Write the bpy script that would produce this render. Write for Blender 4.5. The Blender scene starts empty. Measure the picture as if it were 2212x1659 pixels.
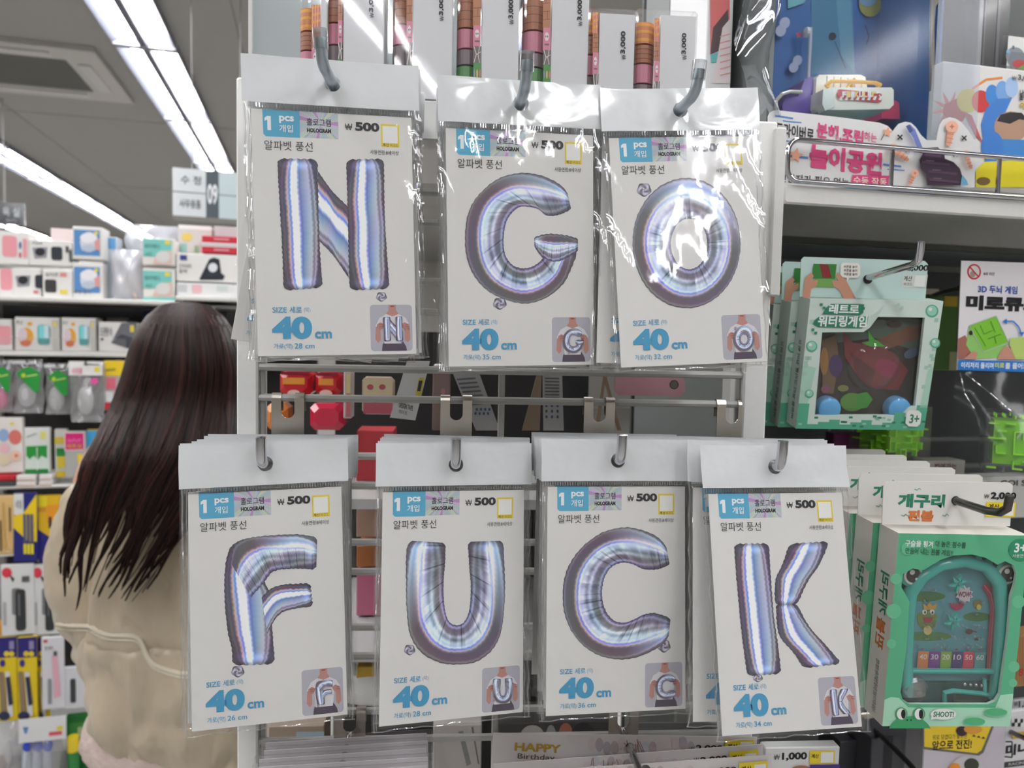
import bpy, math, random
import numpy as np
from mathutils import Matrix, Vector, noise as mnoise
from mathutils.bvhtree import BVHTree

rnd = random.Random(7)
S = bpy.context.scene
COL = S.collection
# ---------------------------------------------------------------- camera
FPX, CX, CY = 1640.0, 1106.0, 829.5
cam = bpy.data.cameras.new('camera')
cam.sensor_width = 36.0
cam.lens = 36.0 * FPX / 2212.0
cam.clip_start = 0.02
co = bpy.data.objects.new('camera', cam)
COL.objects.link(co)
CM = Matrix.Translation((0, 0, 1.5)) @ Matrix.Rotation(math.radians(90 - 3.55), 4, 'X') @ Matrix.Rotation(math.radians(1.2), 4, 'Z')
co.matrix_world = CM
S.camera = co
cam.dof.use_dof = True
cam.dof.focus_distance = 0.60
cam.dof.aperture_fstop = 8.0
# ---------------------------------------------------------------- world, exposure
w = bpy.data.worlds.new('world')
S.world = w
w.use_nodes = True
bg = w.node_tree.nodes['Background']
bg.inputs[0].default_value = (0.93, 0.95, 1.0, 1)
bg.inputs[1].default_value = 0.25
S.view_settings.view_transform = 'Standard'
S.view_settings.look = 'None'
S.view_settings.gamma = 1.0
S.view_settings.use_curve_mapping = False
S.view_settings.exposure = 0.52
TUBE_POWER = 26.0
cy = S.cycles
cy.max_bounces = 6
cy.diffuse_bounces = 3
cy.glossy_bounces = 3
cy.transmission_bounces = 4
cy.transparent_max_bounces = 28
cy.caustics_reflective = False
cy.caustics_refractive = False
cy.sample_clamp_indirect = 6.0
cy.use_denoising = True
cy.use_adaptive_sampling = True
cy.adaptive_threshold = 0.08
cy.adaptive_min_samples = 16

R3 = CM.to_3x3()
CPOS = Vector((0, 0, 1.5))


def ray(x, y):
    return R3 @ Vector(((x - CX) / FPX, -(y - CY) / FPX, -1.0))


def P(x, y, d):
    return CPOS + ray(x, y) * d


def s2l(v):
    v = v / 255.0
    return v / 12.92 if v <= 0.04045 else ((v + 0.055) / 1.055) ** 2.4


def c(r, g, b, k=1.0):
    return (min(1, s2l(r) * k), min(1, s2l(g) * k), min(1, s2l(b) * k), 1.0)


# ---------------------------------------------------------------- materials
MATS = {}


def mat(name, rough=0.5, metal=0.0, base=None, spec=0.5, coat=0.0, bump=0.0, bscale=60.0, vary=0.04, sss=0.0, bdist=0.001, emit=None, power=0.0, aniso_noise=None):
    if name in MATS:
        return MATS[name]
    m = bpy.data.materials.new(name)
    m.use_nodes = True
    nt = m.node_tree
    N, L = nt.nodes, nt.links
    b = N['Principled BSDF']
    b.inputs['Roughness'].default_value = rough
    b.inputs['Metallic'].default_value = metal
    b.inputs['Specular IOR Level'].default_value = spec
    b.inputs['Coat Weight'].default_value = coat
    b.inputs['Coat Roughness'].default_value = 0.08
    tc = N.new('ShaderNodeTexCoord')
    no = N.new('ShaderNodeTexNoise')
    no.inputs['Scale'].default_value = bscale
    no.inputs['Detail'].default_value = 3.0 if bump else 1.0
    if aniso_noise:
        mp = N.new('ShaderNodeMapping')
        mp.inputs['Scale'].default_value = aniso_noise
        L.new(tc.outputs['Object'], mp.inputs[0])
        L.new(mp.outputs[0], no.inputs['Vector'])
    else:
        L.new(tc.outputs['Object'], no.inputs['Vector'])
    mr = N.new('ShaderNodeMapRange')
    mr.inputs['To Min'].default_value = 1.0 - vary
    mr.inputs['To Max'].default_value = 1.0 + vary
    L.new(no.outputs['Fac'], mr.inputs['Value'])
    mx = N.new('ShaderNodeMix')
    mx.data_type = 'RGBA'
    mx.blend_type = 'MULTIPLY'
    mx.inputs[0].default_value = 1.0
    if base is None:
        at = N.new('ShaderNodeAttribute')
        at.attribute_name = 'Col'
        L.new(at.outputs['Color'], mx.inputs[6])
    else:
        mx.inputs[6].default_value = base
    L.new(mr.outputs[0], mx.inputs[7])
    L.new(mx.outputs[2], b.inputs['Base Color'])
    if bump:
        bp = N.new('ShaderNodeBump')
        bp.inputs['Strength'].default_value = bump
        bp.inputs['Distance'].default_value = bdist
        L.new(no.outputs['Fac'], bp.inputs['Height'])
        L.new(bp.outputs[0], b.inputs['Normal'])
    if emit:
        b.inputs['Emission Color'].default_value = emit
        b.inputs['Emission Strength'].default_value = power
    MATS[name] = m
    return m


def film(name, haze=0.02, rough=0.05, bump=0.6, bscale=22.0, refl=0.09, tint=(1, 1, 1, 1), bdist=0.002, hcol=(0.9, 0.9, 0.92, 1), stretch=(1, 1, 0.35), fac=.55):
    """clear plastic film: see-through, glossy on bumps, slightly milky"""
    if name in MATS:
        return MATS[name]
    m = bpy.data.materials.new(name)
    m.use_nodes = True
    nt = m.node_tree
    N, L = nt.nodes, nt.links
    N.remove(N['Principled BSDF'])
    out = N['Material Output']
    tr = N.new('ShaderNodeBsdfTransparent')
    tr.inputs[0].default_value = tint
    gl = N.new('ShaderNodeBsdfGlossy')
    gl.inputs['Roughness'].default_value = rough
    df = N.new('ShaderNodeBsdfDiffuse')
    df.inputs[0].default_value = hcol
    tc = N.new('ShaderNodeTexCoord')
    mp = N.new('ShaderNodeMapping')
    mp.inputs['Scale'].default_value = stretch
    no = N.new('ShaderNodeTexNoise')
    no.inputs['Scale'].default_value = bscale
    no.inputs['Detail'].default_value = 0.6
    no.inputs['Distortion'].default_value = 0.0
    L.new(tc.outputs['Object'], mp.inputs[0])
    L.new(mp.outputs[0], no.inputs['Vector'])
    bp = N.new('ShaderNodeBump')
    bp.inputs['Strength'].default_value = bump
    bp.inputs['Distance'].default_value = bdist
    L.new(no.outputs['Fac'], bp.inputs['Height'])
    L.new(bp.outputs[0], gl.inputs['Normal'])
    lw = N.new('ShaderNodeLayerWeight')
    lw.inputs['Blend'].default_value = 0.25
    L.new(bp.outputs[0], lw.inputs['Normal'])
    ad = N.new('ShaderNodeMath')
    ad.operation = 'MULTIPLY_ADD'
    ad.inputs[1].default_value = fac
    ad.inputs[2].default_value = refl
    L.new(lw.outputs['Facing'], ad.inputs[0])
    m1 = N.new('ShaderNodeMixShader')
    m1.inputs[0].default_value = haze
    L.new(tr.outputs[0], m1.inputs[1])
    L.new(df.outputs[0], m1.inputs[2])
    m2 = N.new('ShaderNodeMixShader')
    L.new(ad.outputs[0], m2.inputs[0])
    L.new(m1.outputs[0], m2.inputs[1])
    L.new(gl.outputs[0], m2.inputs[2])
    L.new(m2.outputs[0], out.inputs['Surface'])
    MATS[name] = m
    return m


PRINT = mat('printed_card', 0.42, bscale=300, vary=0.015)
MATTE = mat('matte_paint', 0.6, bscale=90, vary=0.03, bump=0.15, bdist=0.0004)
PLAST = mat('glossy_plastic', 0.22, coat=0.3, bscale=40, vary=0.03)
STEEL = mat('painted_steel', 0.38, bscale=150, vary=0.035, bump=0.25, bdist=0.0003)
CHROME = mat('chrome', 0.06, 1.0, c(206, 206, 210), bscale=80, vary=0.03)
NICKEL = mat('brushed_nickel', 0.26, 1.0, c(205, 198, 188), bscale=60, vary=0.05, aniso_noise=(1, 1, 12))
DARKMETAL = mat('dark_steel', 0.3, 0.9, c(92, 90, 88), bscale=60, vary=0.1)
FOIL = mat('foil_print', 0.33, 0.0, bscale=200, vary=0.02)
HEADER = mat('white_header_film', 0.28, 0, c(218, 220, 221), spec=0.6, coat=0.9, bump=0.6, bscale=24, vary=0.02, bdist=0.003)
FILM = film('clear_bag_film', 0.02, 0.03, 0.34, 15.0, 0.032, bdist=0.0030)
EDGE = film('clear_film_fold', 0.05, 0.08, 0.9, 120.0, 0.12, bdist=0.001)
ACET = film('clear_acetate', 0.01, 0.03, 0.30, 9.0, 0.028, bdist=0.004, fac=.4)
ACRYL = film('clear_acrylic', 0.03, 0.05, 0.1, 9.0, 0.06)


# ---------------------------------------------------------------- mesh builder
class MB:
    def __init__(s):
        s.v, s.f, s.c = [], [], []

    def add(s, vs, fs, col):
        o = len(s.v)
        s.v += [tuple(p) for p in vs]
        s.f += [tuple(i + o for i in f) for f in fs]
        s.c += [col] * len(fs)

    def poly(s, pts, col):
        s.add(pts, [tuple(range(len(pts)))], col)

    def box(s, x0, x1, y0, y1, z0, z1, col, cols=None, bev=0.0):
        if bev:
            b = min(bev, abs(x1 - x0) * .45, abs(z1 - z0) * .45, abs(y1 - y0) * .45)
            vs, rings = [], []
            for (y, ins) in ((y0, b), (y0 + b, 0), (y1 - b, 0), (y1, b)):
                r = []
                a0, a1, c0, c1 = x0 + ins, x1 - ins, z0 + ins, z1 - ins
                for (x, z) in ((a0 + b, c0), (a1 - b, c0), (a1, c0 + b), (a1, c1 - b), (a1 - b, c1), (a0 + b, c1), (a0, c1 - b), (a0, c0 + b)):
                    r.append(len(vs))
                    vs.append((x, y, z))
                rings.append(r)
            fs = [tuple(rings[0]), tuple(reversed(rings[-1]))]
            for a, d in zip(rings, rings[1:]):
                for i in range(8):
                    fs.append((a[i], d[i], d[(i + 1) % 8], a[(i + 1) % 8]))
            s.add(vs, fs, col)
            return
        vs = [(x0, y0, z0), (x1, y0, z0), (x1, y1, z0), (x0, y1, z0), (x0, y0, z1), (x1, y0, z1), (x1, y1, z1), (x0, y1, z1)]
        fs = [(0, 1, 5, 4), (1, 2, 6, 5), (2, 3, 7, 6), (3, 0, 4, 7), (4, 5, 6, 7), (3, 2, 1, 0)]
        s.add(vs, fs, col)
        if cols:
            for i, cc in cols.items():
                s.c[len(s.c) - 6 + i] = cc

    def tube(s, path, r, col, n=8, caps=True):
        path = [Vector(p) for p in path]
        rs = r if isinstance(r, (list, tuple)) else [r] * len(path)
        vs, fs = [], []
        t = (path[1] - path[0]).normalized()
        up = Vector((0, 0, 1)) if abs(t.z) < .9 else Vector((1, 0, 0))
        a = t.cross(up).normalized()
        for i, p in enumerate(path):
            if i == 0:
                t = path[1] - path[0]
            elif i == len(path) - 1:
                t = path[-1] - path[-2]
            else:
                t = (path[i + 1] - p).normalized() + (p - path[i - 1]).normalized()
            t.normalize()
            a = (a - t * a.dot(t)).normalized()
            b = t.cross(a)
            for k in range(n):
                th = 2 * math.pi * k / n
                vs.append(p + (a * math.cos(th) + b * math.sin(th)) * rs[i])
        for i in range(len(path) - 1):
            for k in range(n):
                k2 = (k + 1) % n
                fs.append((i * n + k, i * n + k2, (i + 1) * n + k2, (i + 1) * n + k))
        if caps:
            fs.append(tuple(reversed(range(n))))
            fs.append(tuple(range((len(path) - 1) * n, len(path) * n)))
        s.add(vs, fs, col)

    def lathe(s, prof, col, n=20, o=(0, 0, 0), axis='Z', sx=1.0):
        vs, fs = [], []
        for (r, h) in prof:
            for k in range(n):
                th = 2 * math.pi * k / n
                a, b = r * math.cos(th) * sx, r * math.sin(th)
                q = (a, b, h) if axis == 'Z' else ((a, h, b) if axis == 'Y' else (h, a, b))
                vs.append((q[0] + o[0], q[1] + o[1], q[2] + o[2]))
        m = len(prof)
        for i in range(m - 1):
            for k in range(n):
                k2 = (k + 1) % n
                fs.append((i * n + k, i * n + k2, (i + 1) * n + k2, (i + 1) * n + k))
        fs.append(tuple(reversed(range(n))))
        fs.append(tuple(range((m - 1) * n, m * n)))
        s.add(vs, fs, col)

    def prism(s, pts, y0, y1, col, side=None):
        """outline in x,z extruded along y"""
        n = len(pts)
        vs = [(x, y0, z) for x, z in pts] + [(x, y1, z) for x, z in pts]
        s.add(vs, [tuple(range(n)), tuple(reversed(range(n, 2 * n)))], col)
        s.add(vs, [(i, i + n, (i + 1) % n + n, (i + 1) % n) for i in range(n)], side or col)

    def build(s, name, m, parent=None, M=None, org=None, smooth=False):
        me = bpy.data.meshes.new(name)
        o = Vector(org) if org is not None else Vector((0, 0, 0))
        vv = s.v if org is None else [(p[0] - o.x, p[1] - o.y, p[2] - o.z) for p in s.v]
        me.from_pydata(vv, [], s.f)
        at = me.color_attributes.new('Col', 'FLOAT_COLOR', 'CORNER')
        tot = np.array([len(f) for f in s.f])
        cc = np.repeat(np.array(s.c, dtype=np.float32), tot, axis=0).ravel()
        at.data.foreach_set('color', cc)
        me.materials.append(m)
        if smooth:
            me.shade_smooth() if smooth is True else me.set_sharp_from_angle(angle=smooth)
        ob = bpy.data.objects.new(name, me)
        COL.objects.link(ob)
        if parent is not None:
            ob.parent = parent
            if M is not None:
                ob.matrix_local = M @ Matrix.Translation(o)
        else:
            ob.matrix_world = (M if M is not None else Matrix()) @ Matrix.Translation(o)
        return ob


def tag(o, label=None, cat=None, group=None, kind=None):
    if label:
        o['label'] = label
    if cat:
        o['category'] = cat
    if group:
        o['group'] = group
    if kind:
        o['kind'] = kind
    return o


def empty(name, M, label, cat, group=None):
    o = bpy.data.objects.new(name, None)
    o.empty_display_size = 0.02
    COL.objects.link(o)
    o.matrix_world = M
    return tag(o, label, cat, group)


# ---------------------------------------------------------------- lettering
TXT = {}


def txt(body, bold=0.0):
    k = (body, bold)
    if k not in TXT:
        cu = bpy.data.curves.new('t', 'FONT')
        cu.body = body
        cu.resolution_u = 5 if body.isascii() and len(body) < 6 else 2
        cu.offset = bold
        ob = bpy.data.objects.new('t', cu)
        me = bpy.data.meshes.new_from_object(ob)
        n = len(me.vertices)
        v = np.empty(n * 3, dtype=np.float32)
        me.vertices.foreach_get('co', v)
        v = v.reshape(-1, 3)[:, :2]
        lo, hi = v.min(0), v.max(0)
        v = (v - lo) / np.maximum(hi - lo, 1e-6)
        TXT[k] = (v, [tuple(p.vertices) for p in me.polygons])
        bpy.data.objects.remove(ob)
        bpy.data.meshes.remove(me)
        bpy.data.curves.remove(cu)
    return TXT[k]


class Pr:
    """flat print laid on a face; m maps (x, y-down) to local (x, z); every shape a hair in front of the last"""

    def __init__(s, m, y=0.0, mb=None, step=0.00003, layer=1):
        s.m, s.y, s.mb, s.step = m, y, mb or MB(), step
        s.n = layer

    def _y(s):
        s.n += 1
        return s.y - s.step * s.n

    def poly(s, pts, col):
        y = s._y()
        s.mb.poly([(q[0], y, q[1]) for q in (s.m(*p) for p in pts)], col)

    def box4(s, x0, y0, x1, y1):
        xc, yc = (x0 + x1) / 2, (y0 + y1) / 2
        return s.m(x0, yc)[0], s.m(x1, yc)[0], s.m(xc, y1)[1], s.m(xc, y0)[1]

    def rect(s, x0, y0, x1, y1, col, r=0.0):
        a, b, d, e = s.box4(x0, y0, x1, y1)
        y = s._y()
        if r:
            k = r * min(abs(b - a), abs(e - d))
            pts = []
            for (cx_, cz_, t0) in ((b - k, e - k, 0), (a + k, e - k, 90), (a + k, d + k, 180), (b - k, d + k, 270)):
                for i in range(5):
                    t = math.radians(t0 + i * 22.5)
                    pts.append((cx_ + k * math.cos(t), y, cz_ + k * math.sin(t)))
            s.mb.poly(pts, col)
        else:
            s.mb.poly([(a, y, d), (b, y, d), (b, y, e), (a, y, e)], col)

    def ell(s, cx, cy_, rx, ry, col, n=20, a0=0, a1=360, rot=0):
        pts = []
        ca, sa = math.cos(math.radians(rot)), math.sin(math.radians(rot))
        for i in range(n):
            t = math.radians(a0 + (a1 - a0) * i / (n if a1 - a0 == 360 else n - 1))
            u, v = rx * math.cos(t), ry * math.sin(t)
            pts.append((cx + u * ca - v * sa, cy_ + u * sa + v * ca))
        s.poly(pts, col)

    def line(s, x0, y0, x1, y1, wd, col):
        dx, dy = x1 - x0, y1 - y0
        L = math.hypot(dx, dy) or 1
        nx, ny = -dy / L * wd / 2, dx / L * wd / 2
        s.poly([(x0 + nx, y0 + ny), (x1 + nx, y1 + ny), (x1 - nx, y1 - ny), (x0 - nx, y0 - ny)], col)

    def arc(s, pts, wd, col):
        for a, b in zip(pts, pts[1:]):
            s.n -= 1
            s.line(a[0], a[1], b[0], b[1], wd, col)
        s.n += 1

    def star(s, cx, cy_, r, col, n=5, rot=0, inner=.45):
        s.poly([(cx + (r if i % 2 == 0 else r * inner) * math.sin(math.pi * i / n + rot), cy_ - (r if i % 2 == 0 else r * inner) * math.cos(math.pi * i / n + rot)) for i in range(2 * n)], col)

    def text(s, body, x0, y0, x1, y1, col, bold=0.0, rot=0, slant=0.0):
        v, fs = txt(body, bold)
        a, b, d, e = s.box4(x0, y0, x1, y1)
        y = s._y()
        u, w_ = v[:, 0], v[:, 1]
        if rot == 90:      # reads upwards
            X, Z = b + (a - b) * w_, d + (e - d) * u
        elif rot == -90:
            X, Z = a + (b - a) * w_, e + (d - e) * u
        else:
            X, Z = a + (b - a) * u, d + (e - d) * w_
            if slant:
                Z = Z + slant * (X - a)
        s.mb.add([(float(x), y, float(z)) for x, z in zip(X, Z)], fs, col)


# ---------------------------------------------------------------- frames
class Surf:
    def __init__(s, M):
        s.M, s.I = M, M.inverted()
        s.o = s.I @ CPOS
        s.r = s.I.to_3x3()

    def m(s, x, y, yo=0.0):
        d = s.r @ ray(x, y)
        t = (yo - s.o.y) / d.y
        q = s.o + d * t
        return q.x, q.z

    def at(s, yo):
        return lambda x, y: s.m(x, y, yo)

    def at3(s, x, y, yo=0.0):
        a, b = s.m(x, y, yo)
        return (a, yo, b)


def frame(yaw, p):
    return Surf(Matrix.Translation(p) @ Matrix.Rotation(math.radians(yaw), 4, 'Z'))


def pose(quad, W, H, top, yaw=4.3, sig=4.0):
    """rigid pose of a W x H card (its top edge at z=top, centred on x=0) from its four corners TL TR BR BL"""
    loc = np.array([[-W / 2, 0, top], [W / 2, 0, top], [W / 2, 0, top - H], [-W / 2, 0, top - H]])
    q = np.array(quad, float)
    Rc, C0 = np.array(R3), np.array(CPOS)
    wpx = np.linalg.norm(q[1] - q[0]) / 2 + np.linalg.norm(q[2] - q[3]) / 2
    d = FPX * W / wpx
    t0 = np.array(P(q[:, 0].mean(), q[:, 1].mean(), d)) - np.array([0, 0, top - H / 2])
    x = np.concatenate([[0, 0, math.radians(yaw)], t0])
    pri = x[:3].copy()

    def rot(v):
        th = np.linalg.norm(v) + 1e-12
        return np.array(Matrix.Rotation(th, 3, Vector(v / th)))

    def res(x):
        pw = loc @ rot(x[:3]).T + x[3:]
        pc = (pw - C0) @ Rc
        px = np.stack([CX + FPX * pc[:, 0] / -pc[:, 2], CY - FPX * pc[:, 1] / -pc[:, 2]], 1)
        return np.concatenate([((px - q) / 2.0).ravel(), (x[:3] - pri) / math.radians(sig)])
    for _ in range(15):
        r = res(x)
        J = np.stack([(res(x + np.eye(6)[i] * 1e-6) - r) / 1e-6 for i in range(6)], 1)
        x = x - np.linalg.solve(J.T @ J + 1e-9 * np.eye(6), J.T @ r)
    M = Matrix([list(row) for row in rot(x[:3])]).to_4x4()
    M.translation = Vector(x[3:])
    return M


PN = frame(4.3, P(1106, 870, 0.69))      # the wire panel of the end unit
FR = frame(12.5, P(1680, 430, 0.775))    # front of the neighbouring shelves
ST = frame(15.0, (0, 0, 0))              # the shop's own grid
FL = frame(15.0, P(250, 760, 2.40))      # front of the far shelves

# ================================================================ STRUCTURE
CEIL = 2.98
mb = MB()
mb.box(-7, 7, -5, 15.5, CEIL, CEIL + .05, c(166, 164, 160))
cl = mb.build('ceiling', mat('ceiling_board', 0.85, bscale=3, vary=0.04, bump=0.2, bdist=0.002), M=ST.M)
tag(cl, kind='structure')
for i, (x0, x1, y0, y1) in enumerate([(-7, 7, 3.3, 3.306), (-7, 7, 6.03, 6.036), (-7, 7, 8.8, 8.806), (-1.98, -1.974, -5, 15), (-.35, -.344, -5, 15)]):
    mb = MB()
    mb.box(x0, x1, y0, y1, CEIL - .002, CEIL + .001, c(120, 116, 112))
    tag(mb.build('trim_%d' % (i + 1), MATTE, M=ST.M), kind='structure')
mb = MB()
mb.box(-7, 7, -5, 15.5, -.05, 0, c(176, 174, 170))
tag(mb.build('floor', mat('floor_tile', 0.25, bscale=4, vary=0.05), M=ST.M), kind='structure')
for nm, b in (('wall_left', (-7.1, -7, -5, 15.5)), ('wall_right', (7, 7.1, -5, 15.5)), ('wall_back', (-7, 7, 15.5, 15.6)), ('wall_front', (-7, 7, -5.1, -5))):
    mb = MB()
    mb.box(b[0], b[1], b[2], b[3], 0, CEIL, c(196, 193, 188))
    tag(mb.build(nm, MATTE, M=ST.M), kind='structure')

# ---------------------------------------------------------------- ceiling lights
TUBE = mat('lit_tube', 0.4, base=c(250, 250, 250), emit=(1.0, 0.995, 0.985, 1), power=TUBE_POWER)
REFL = mat('light_reflector', 0.35, base=c(112, 114, 128), bscale=20)


def fixture():
    r = empty('ceiling_light', Matrix(), 'x', 'light', 'fluorescent ceiling lights')
    m = MB()
    W, L, z = .145, .67, -.045
    for sgn in (-1, 1):
        pts = [(0, -.002), (0, -.045), (sgn * .018, -.052), (sgn * .034, -.03), (sgn * .066, -.012), (sgn * .105, -.02), (sgn * W, z), (sgn * (W + .002), -.002)]
        n = len(pts)
        vs = [(x, -L, q) for x, q in pts] + [(x, L, q) for x, q in pts]
        m.add(vs, [(i, i + 1, i + 1 + n, i + n) for i in range(n - 1)], c(225, 226, 232))
    m.build('reflector', REFL, r)
    for s in (-1, 1):
        m = MB()
        m.box(-W, W, s * L - .004, s * L + .004, -.05, -.002, c(205, 206, 214))
        m.build('end_plate', STEEL, r)
    for sgn in (-1, 1):
        m = MB()
        m.tube([(sgn * .066, -L + .03, -.034), (sgn * .066, L - .03, -.034)], .017, c(255, 255, 255), 10)
        m.build('tube', TUBE, r)
    return r


def copy_tree(o, parent=None, skip=()):
    n = o.copy()
    COL.objects.link(n)
    n.parent = parent
    if parent is not None:
        n.matrix_parent_inverse = o.matrix_parent_inverse
        n.matrix_basis = o.matrix_basis
    for ch in list(o.children):
        if ch.name.split('.')[0] not in skip:
            copy_tree(ch, n, skip)
    return n


fx = fixture()
first = True
ordw = ['first', 'second', 'third', 'fourth', 'fifth', 'sixth', 'seventh', 'eighth', 'ninth', 'tenth', 'eleventh', 'twelfth', 'thirteenth', 'fourteenth', 'fifteenth']
rows = [(-.815, 'the row nearest the aisle sign', range(-5, 8)), (-2.51, 'the far row beyond the air conditioner', range(-3, 8)), (-4.2, 'the farthest low row', range(2, 9)),
        (.875, 'the row above the wire display', range(-5, 5)), (2.56, 'the row above the toy shelves', range(-4, 4))]
for sx, what, rg in rows:
    for n, k in enumerate(rg):
        o = fx if first else copy_tree(fx)
        first = False
        o.matrix_world = ST.M @ Matrix.Translation((sx, 3.64 + k * 1.385, CEIL))
        o['label'] = '%s twin tube ceiling light along %s' % (ordw[n], what)

# ---------------------------------------------------------------- air conditioner cassette
r = empty('ceiling_air_conditioner', ST.M @ Matrix.Translation((-1.575, 5.01, CEIL)), 'square four-way cassette air conditioner set flush in the ceiling', 'air conditioner')
m = MB()
for s in (-1, 1):
    m.box(-.475, .475, s * .475, s * .29, -.028, 0, c(196, 192, 186))
    m.box(s * .475, s * .29, -.29, .29, -.028, 0, c(196, 192, 186))
m.build('cover_panel', MATTE, r)
for i, (x0, x1, y0, y1) in enumerate([(-.24, .24, .33, .40), (-.24, .24, -.40, -.33), (.33, .40, -.24, .24), (-.40, -.33, -.24, .24)]):
    m = MB()
    m.box(x0, x1, y0, y1, -.036, -.026, c(205, 202, 198), bev=.004)
    m.build('air_flap', MATTE, r)
m = MB()
m.box(-.29, .29, -.29, .29, -.012, 0, c(92, 92, 88))
for i in range(34):
    q = -.28 + i * .56 / 33
    m.box(q - .003, q + .003, -.29, .29, -.022, -.012, c(138, 138, 132))
    if i % 3 == 0:
        m.box(-.29, .29, q - .003, q + .003, -.0235, -.012, c(138, 138, 132))
m.build('grille', MATTE, r)

# ---------------------------------------------------------------- hanging aisle sign
SG = frame(20, P(440, 415, 3.4))
r = empty('aisle_sign', SG.M, 'white hanging aisle sign with dark number 09 panel', 'sign')
a0, _ = SG.m(373, 415)
a1, _ = SG.m(560, 415)
zt, zb = SG.m(440, 368)[1], SG.m(440, 470)[1]
m = MB()
m.box(a0, a1, -.008, .008, zb, zt, c(214, 218, 220))
xs = [a0, SG.m(445, 415)[0], SG.m(473, 415)[0], a1]
m.build('sign_board', PLAST, r)
m = MB()
zm = (zt + zb) / 2
pr = Pr(lambda x, y: (x, y), -.008, m, .0003)
pr.rect(xs[1], zb, xs[2], zt, c(74, 84, 92))
pr.rect(xs[2], zb, a1, zt, c(190, 204, 206))
pr.rect(a0, zm - .0025, xs[1], zm + .0025, c(120, 126, 130))
pr.rect(xs[2], zm - .0025, a1, zm + .0025, c(120, 126, 130))


def tx(pr_, s_, x0, y0, x1, y1, col, b=.02):
    pr_.text(s_, x0, y0, x1, y1, col, b)


W1 = xs[1] - a0
# y grows upwards here, so bottoms are given first
pr.text('수 정', a0 + W1 * .25, zt - .03, a0 + W1 * .85, zm + .035, c(70, 74, 78), .01)
pr.text('사무용품', a0 + W1 * .2, zm - .03, a0 + W1 * .85, zb + .035, c(70, 74, 78), .01)
for s_, q0, q1 in (('09', zb + .06, zt - .06),):
    pr.text(s_, xs[1] + .006, q1, xs[2] - .006, q0, c(225, 228, 230), .03)
m.build('lettering', PRINT, r)
m = MB()
m.box(a0, a1, -.012, .012, zb - .02, zb, c(120, 118, 112))
m.build('bottom_rail', STEEL, r)
zc = (SG.I @ Vector((0, 0, CEIL))).z
for q in (a0 + .08, a1 - .08):
    m = MB()
    m.tube([(q, 0, zt), (q, 0, zc)], .0025, c(150, 150, 150), 6)
    m.build('hanging_wire', STEEL, r)

SG2 = frame(20, P(22, 460, 5.0))
r = empty('aisle_sign', SG2.M, 'small dark grey aisle sign with two pale characters', 'sign')
m = MB()
b0, b1 = SG2.m(-60, 460)[0], SG2.m(54, 460)[0]
q0, q1 = SG2.m(20, 486)[1], SG2.m(20, 438)[1]
m.box(b0, b1, -.01, .01, q0, q1, c(52, 54, 60))
m.build('sign_board', PLAST, r)
pr = Pr(SG2.at(-.01), -.01, step=.0003)
pr.text('욕 실', 6, 448, 42, 468, c(200, 205, 210), .01)
pr.text('BATH', 14, 473, 36, 479, c(150, 155, 160), .01)
pr.mb.build('lettering', PRINT, r)
zc = (SG2.I @ Vector((0, 0, CEIL))).z
m = MB()
m.tube([(SG2.m(10, 440)[0], 0, q1), (SG2.m(10, 440)[0], 0, zc)], .005, c(150, 150, 150), 6)
m.build('hanging_wire', STEEL, r)

# ================================================================ WIRE PANEL OF THE END UNIT
POST = c(240, 240, 237)
WIRE = c(186, 185, 181)


def pn(x, y, yo=0.0):
    return PN.at3(x, y, yo)


floor_z = (PN.I @ Vector((0, 0, 0))).z
top_z = pn(915, 219)[2]
xl0, xl1 = pn(515, 870)[0], pn(560, 870)[0]
xr0, xr1 = pn(1600, 870)[0], pn(1650, 870)[0]
unit = empty('wire_display_unit', PN.M @ Matrix.Translation((0, 0, floor_z)), 'white framed wire grid display unit that the balloon packs hang on', 'display rack')
U = Matrix.Translation((0, 0, -floor_z))
for a, b in ((xl0, xl1), (xr0, xr1)):
    m = MB()
    m.box(a, b, -.006, .03, floor_z, top_z + (.012 if a < 0 else -.006), POST, bev=.0015)
    m.build('post', STEEL, unit, U)
m = MB()
m.box(xl0, xr1 - .01, -.01, .30, floor_z, floor_z + .12, POST)
m.build('plinth', STEEL, unit, U)
zb2 = pn(1100, 866)[2]
bars = []
for k in range(-9, 9):
    for dz in (0, .0270):
        z = zb2 + k * .0787 + dz
        if z > top_z - .04:
            continue
        bars.append(z)
        m = MB()
        m.tube([(xl1 - .002, 0, z), (xr0 + .002, 0, z)], .0034, WIRE, 8)
        m.build('wire_bar', STEEL, unit, U)
for x in (1084,):
    q = pn(x, 860)[0]
    m = MB()
    m.tube([(q, .006, floor_z + .12), (q, .006, top_z)], .0031, WIRE, 8)
    m.build('upright_wire', STEEL, unit, U)
for q in (xl1 + .0015, xr0 - .0015):
    m = MB()
    m.tube([(q, .004, floor_z + .12), (q, .004, top_z)], .003, WIRE, 6)
    m.build('upright_wire', STEEL, unit, U)
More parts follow.
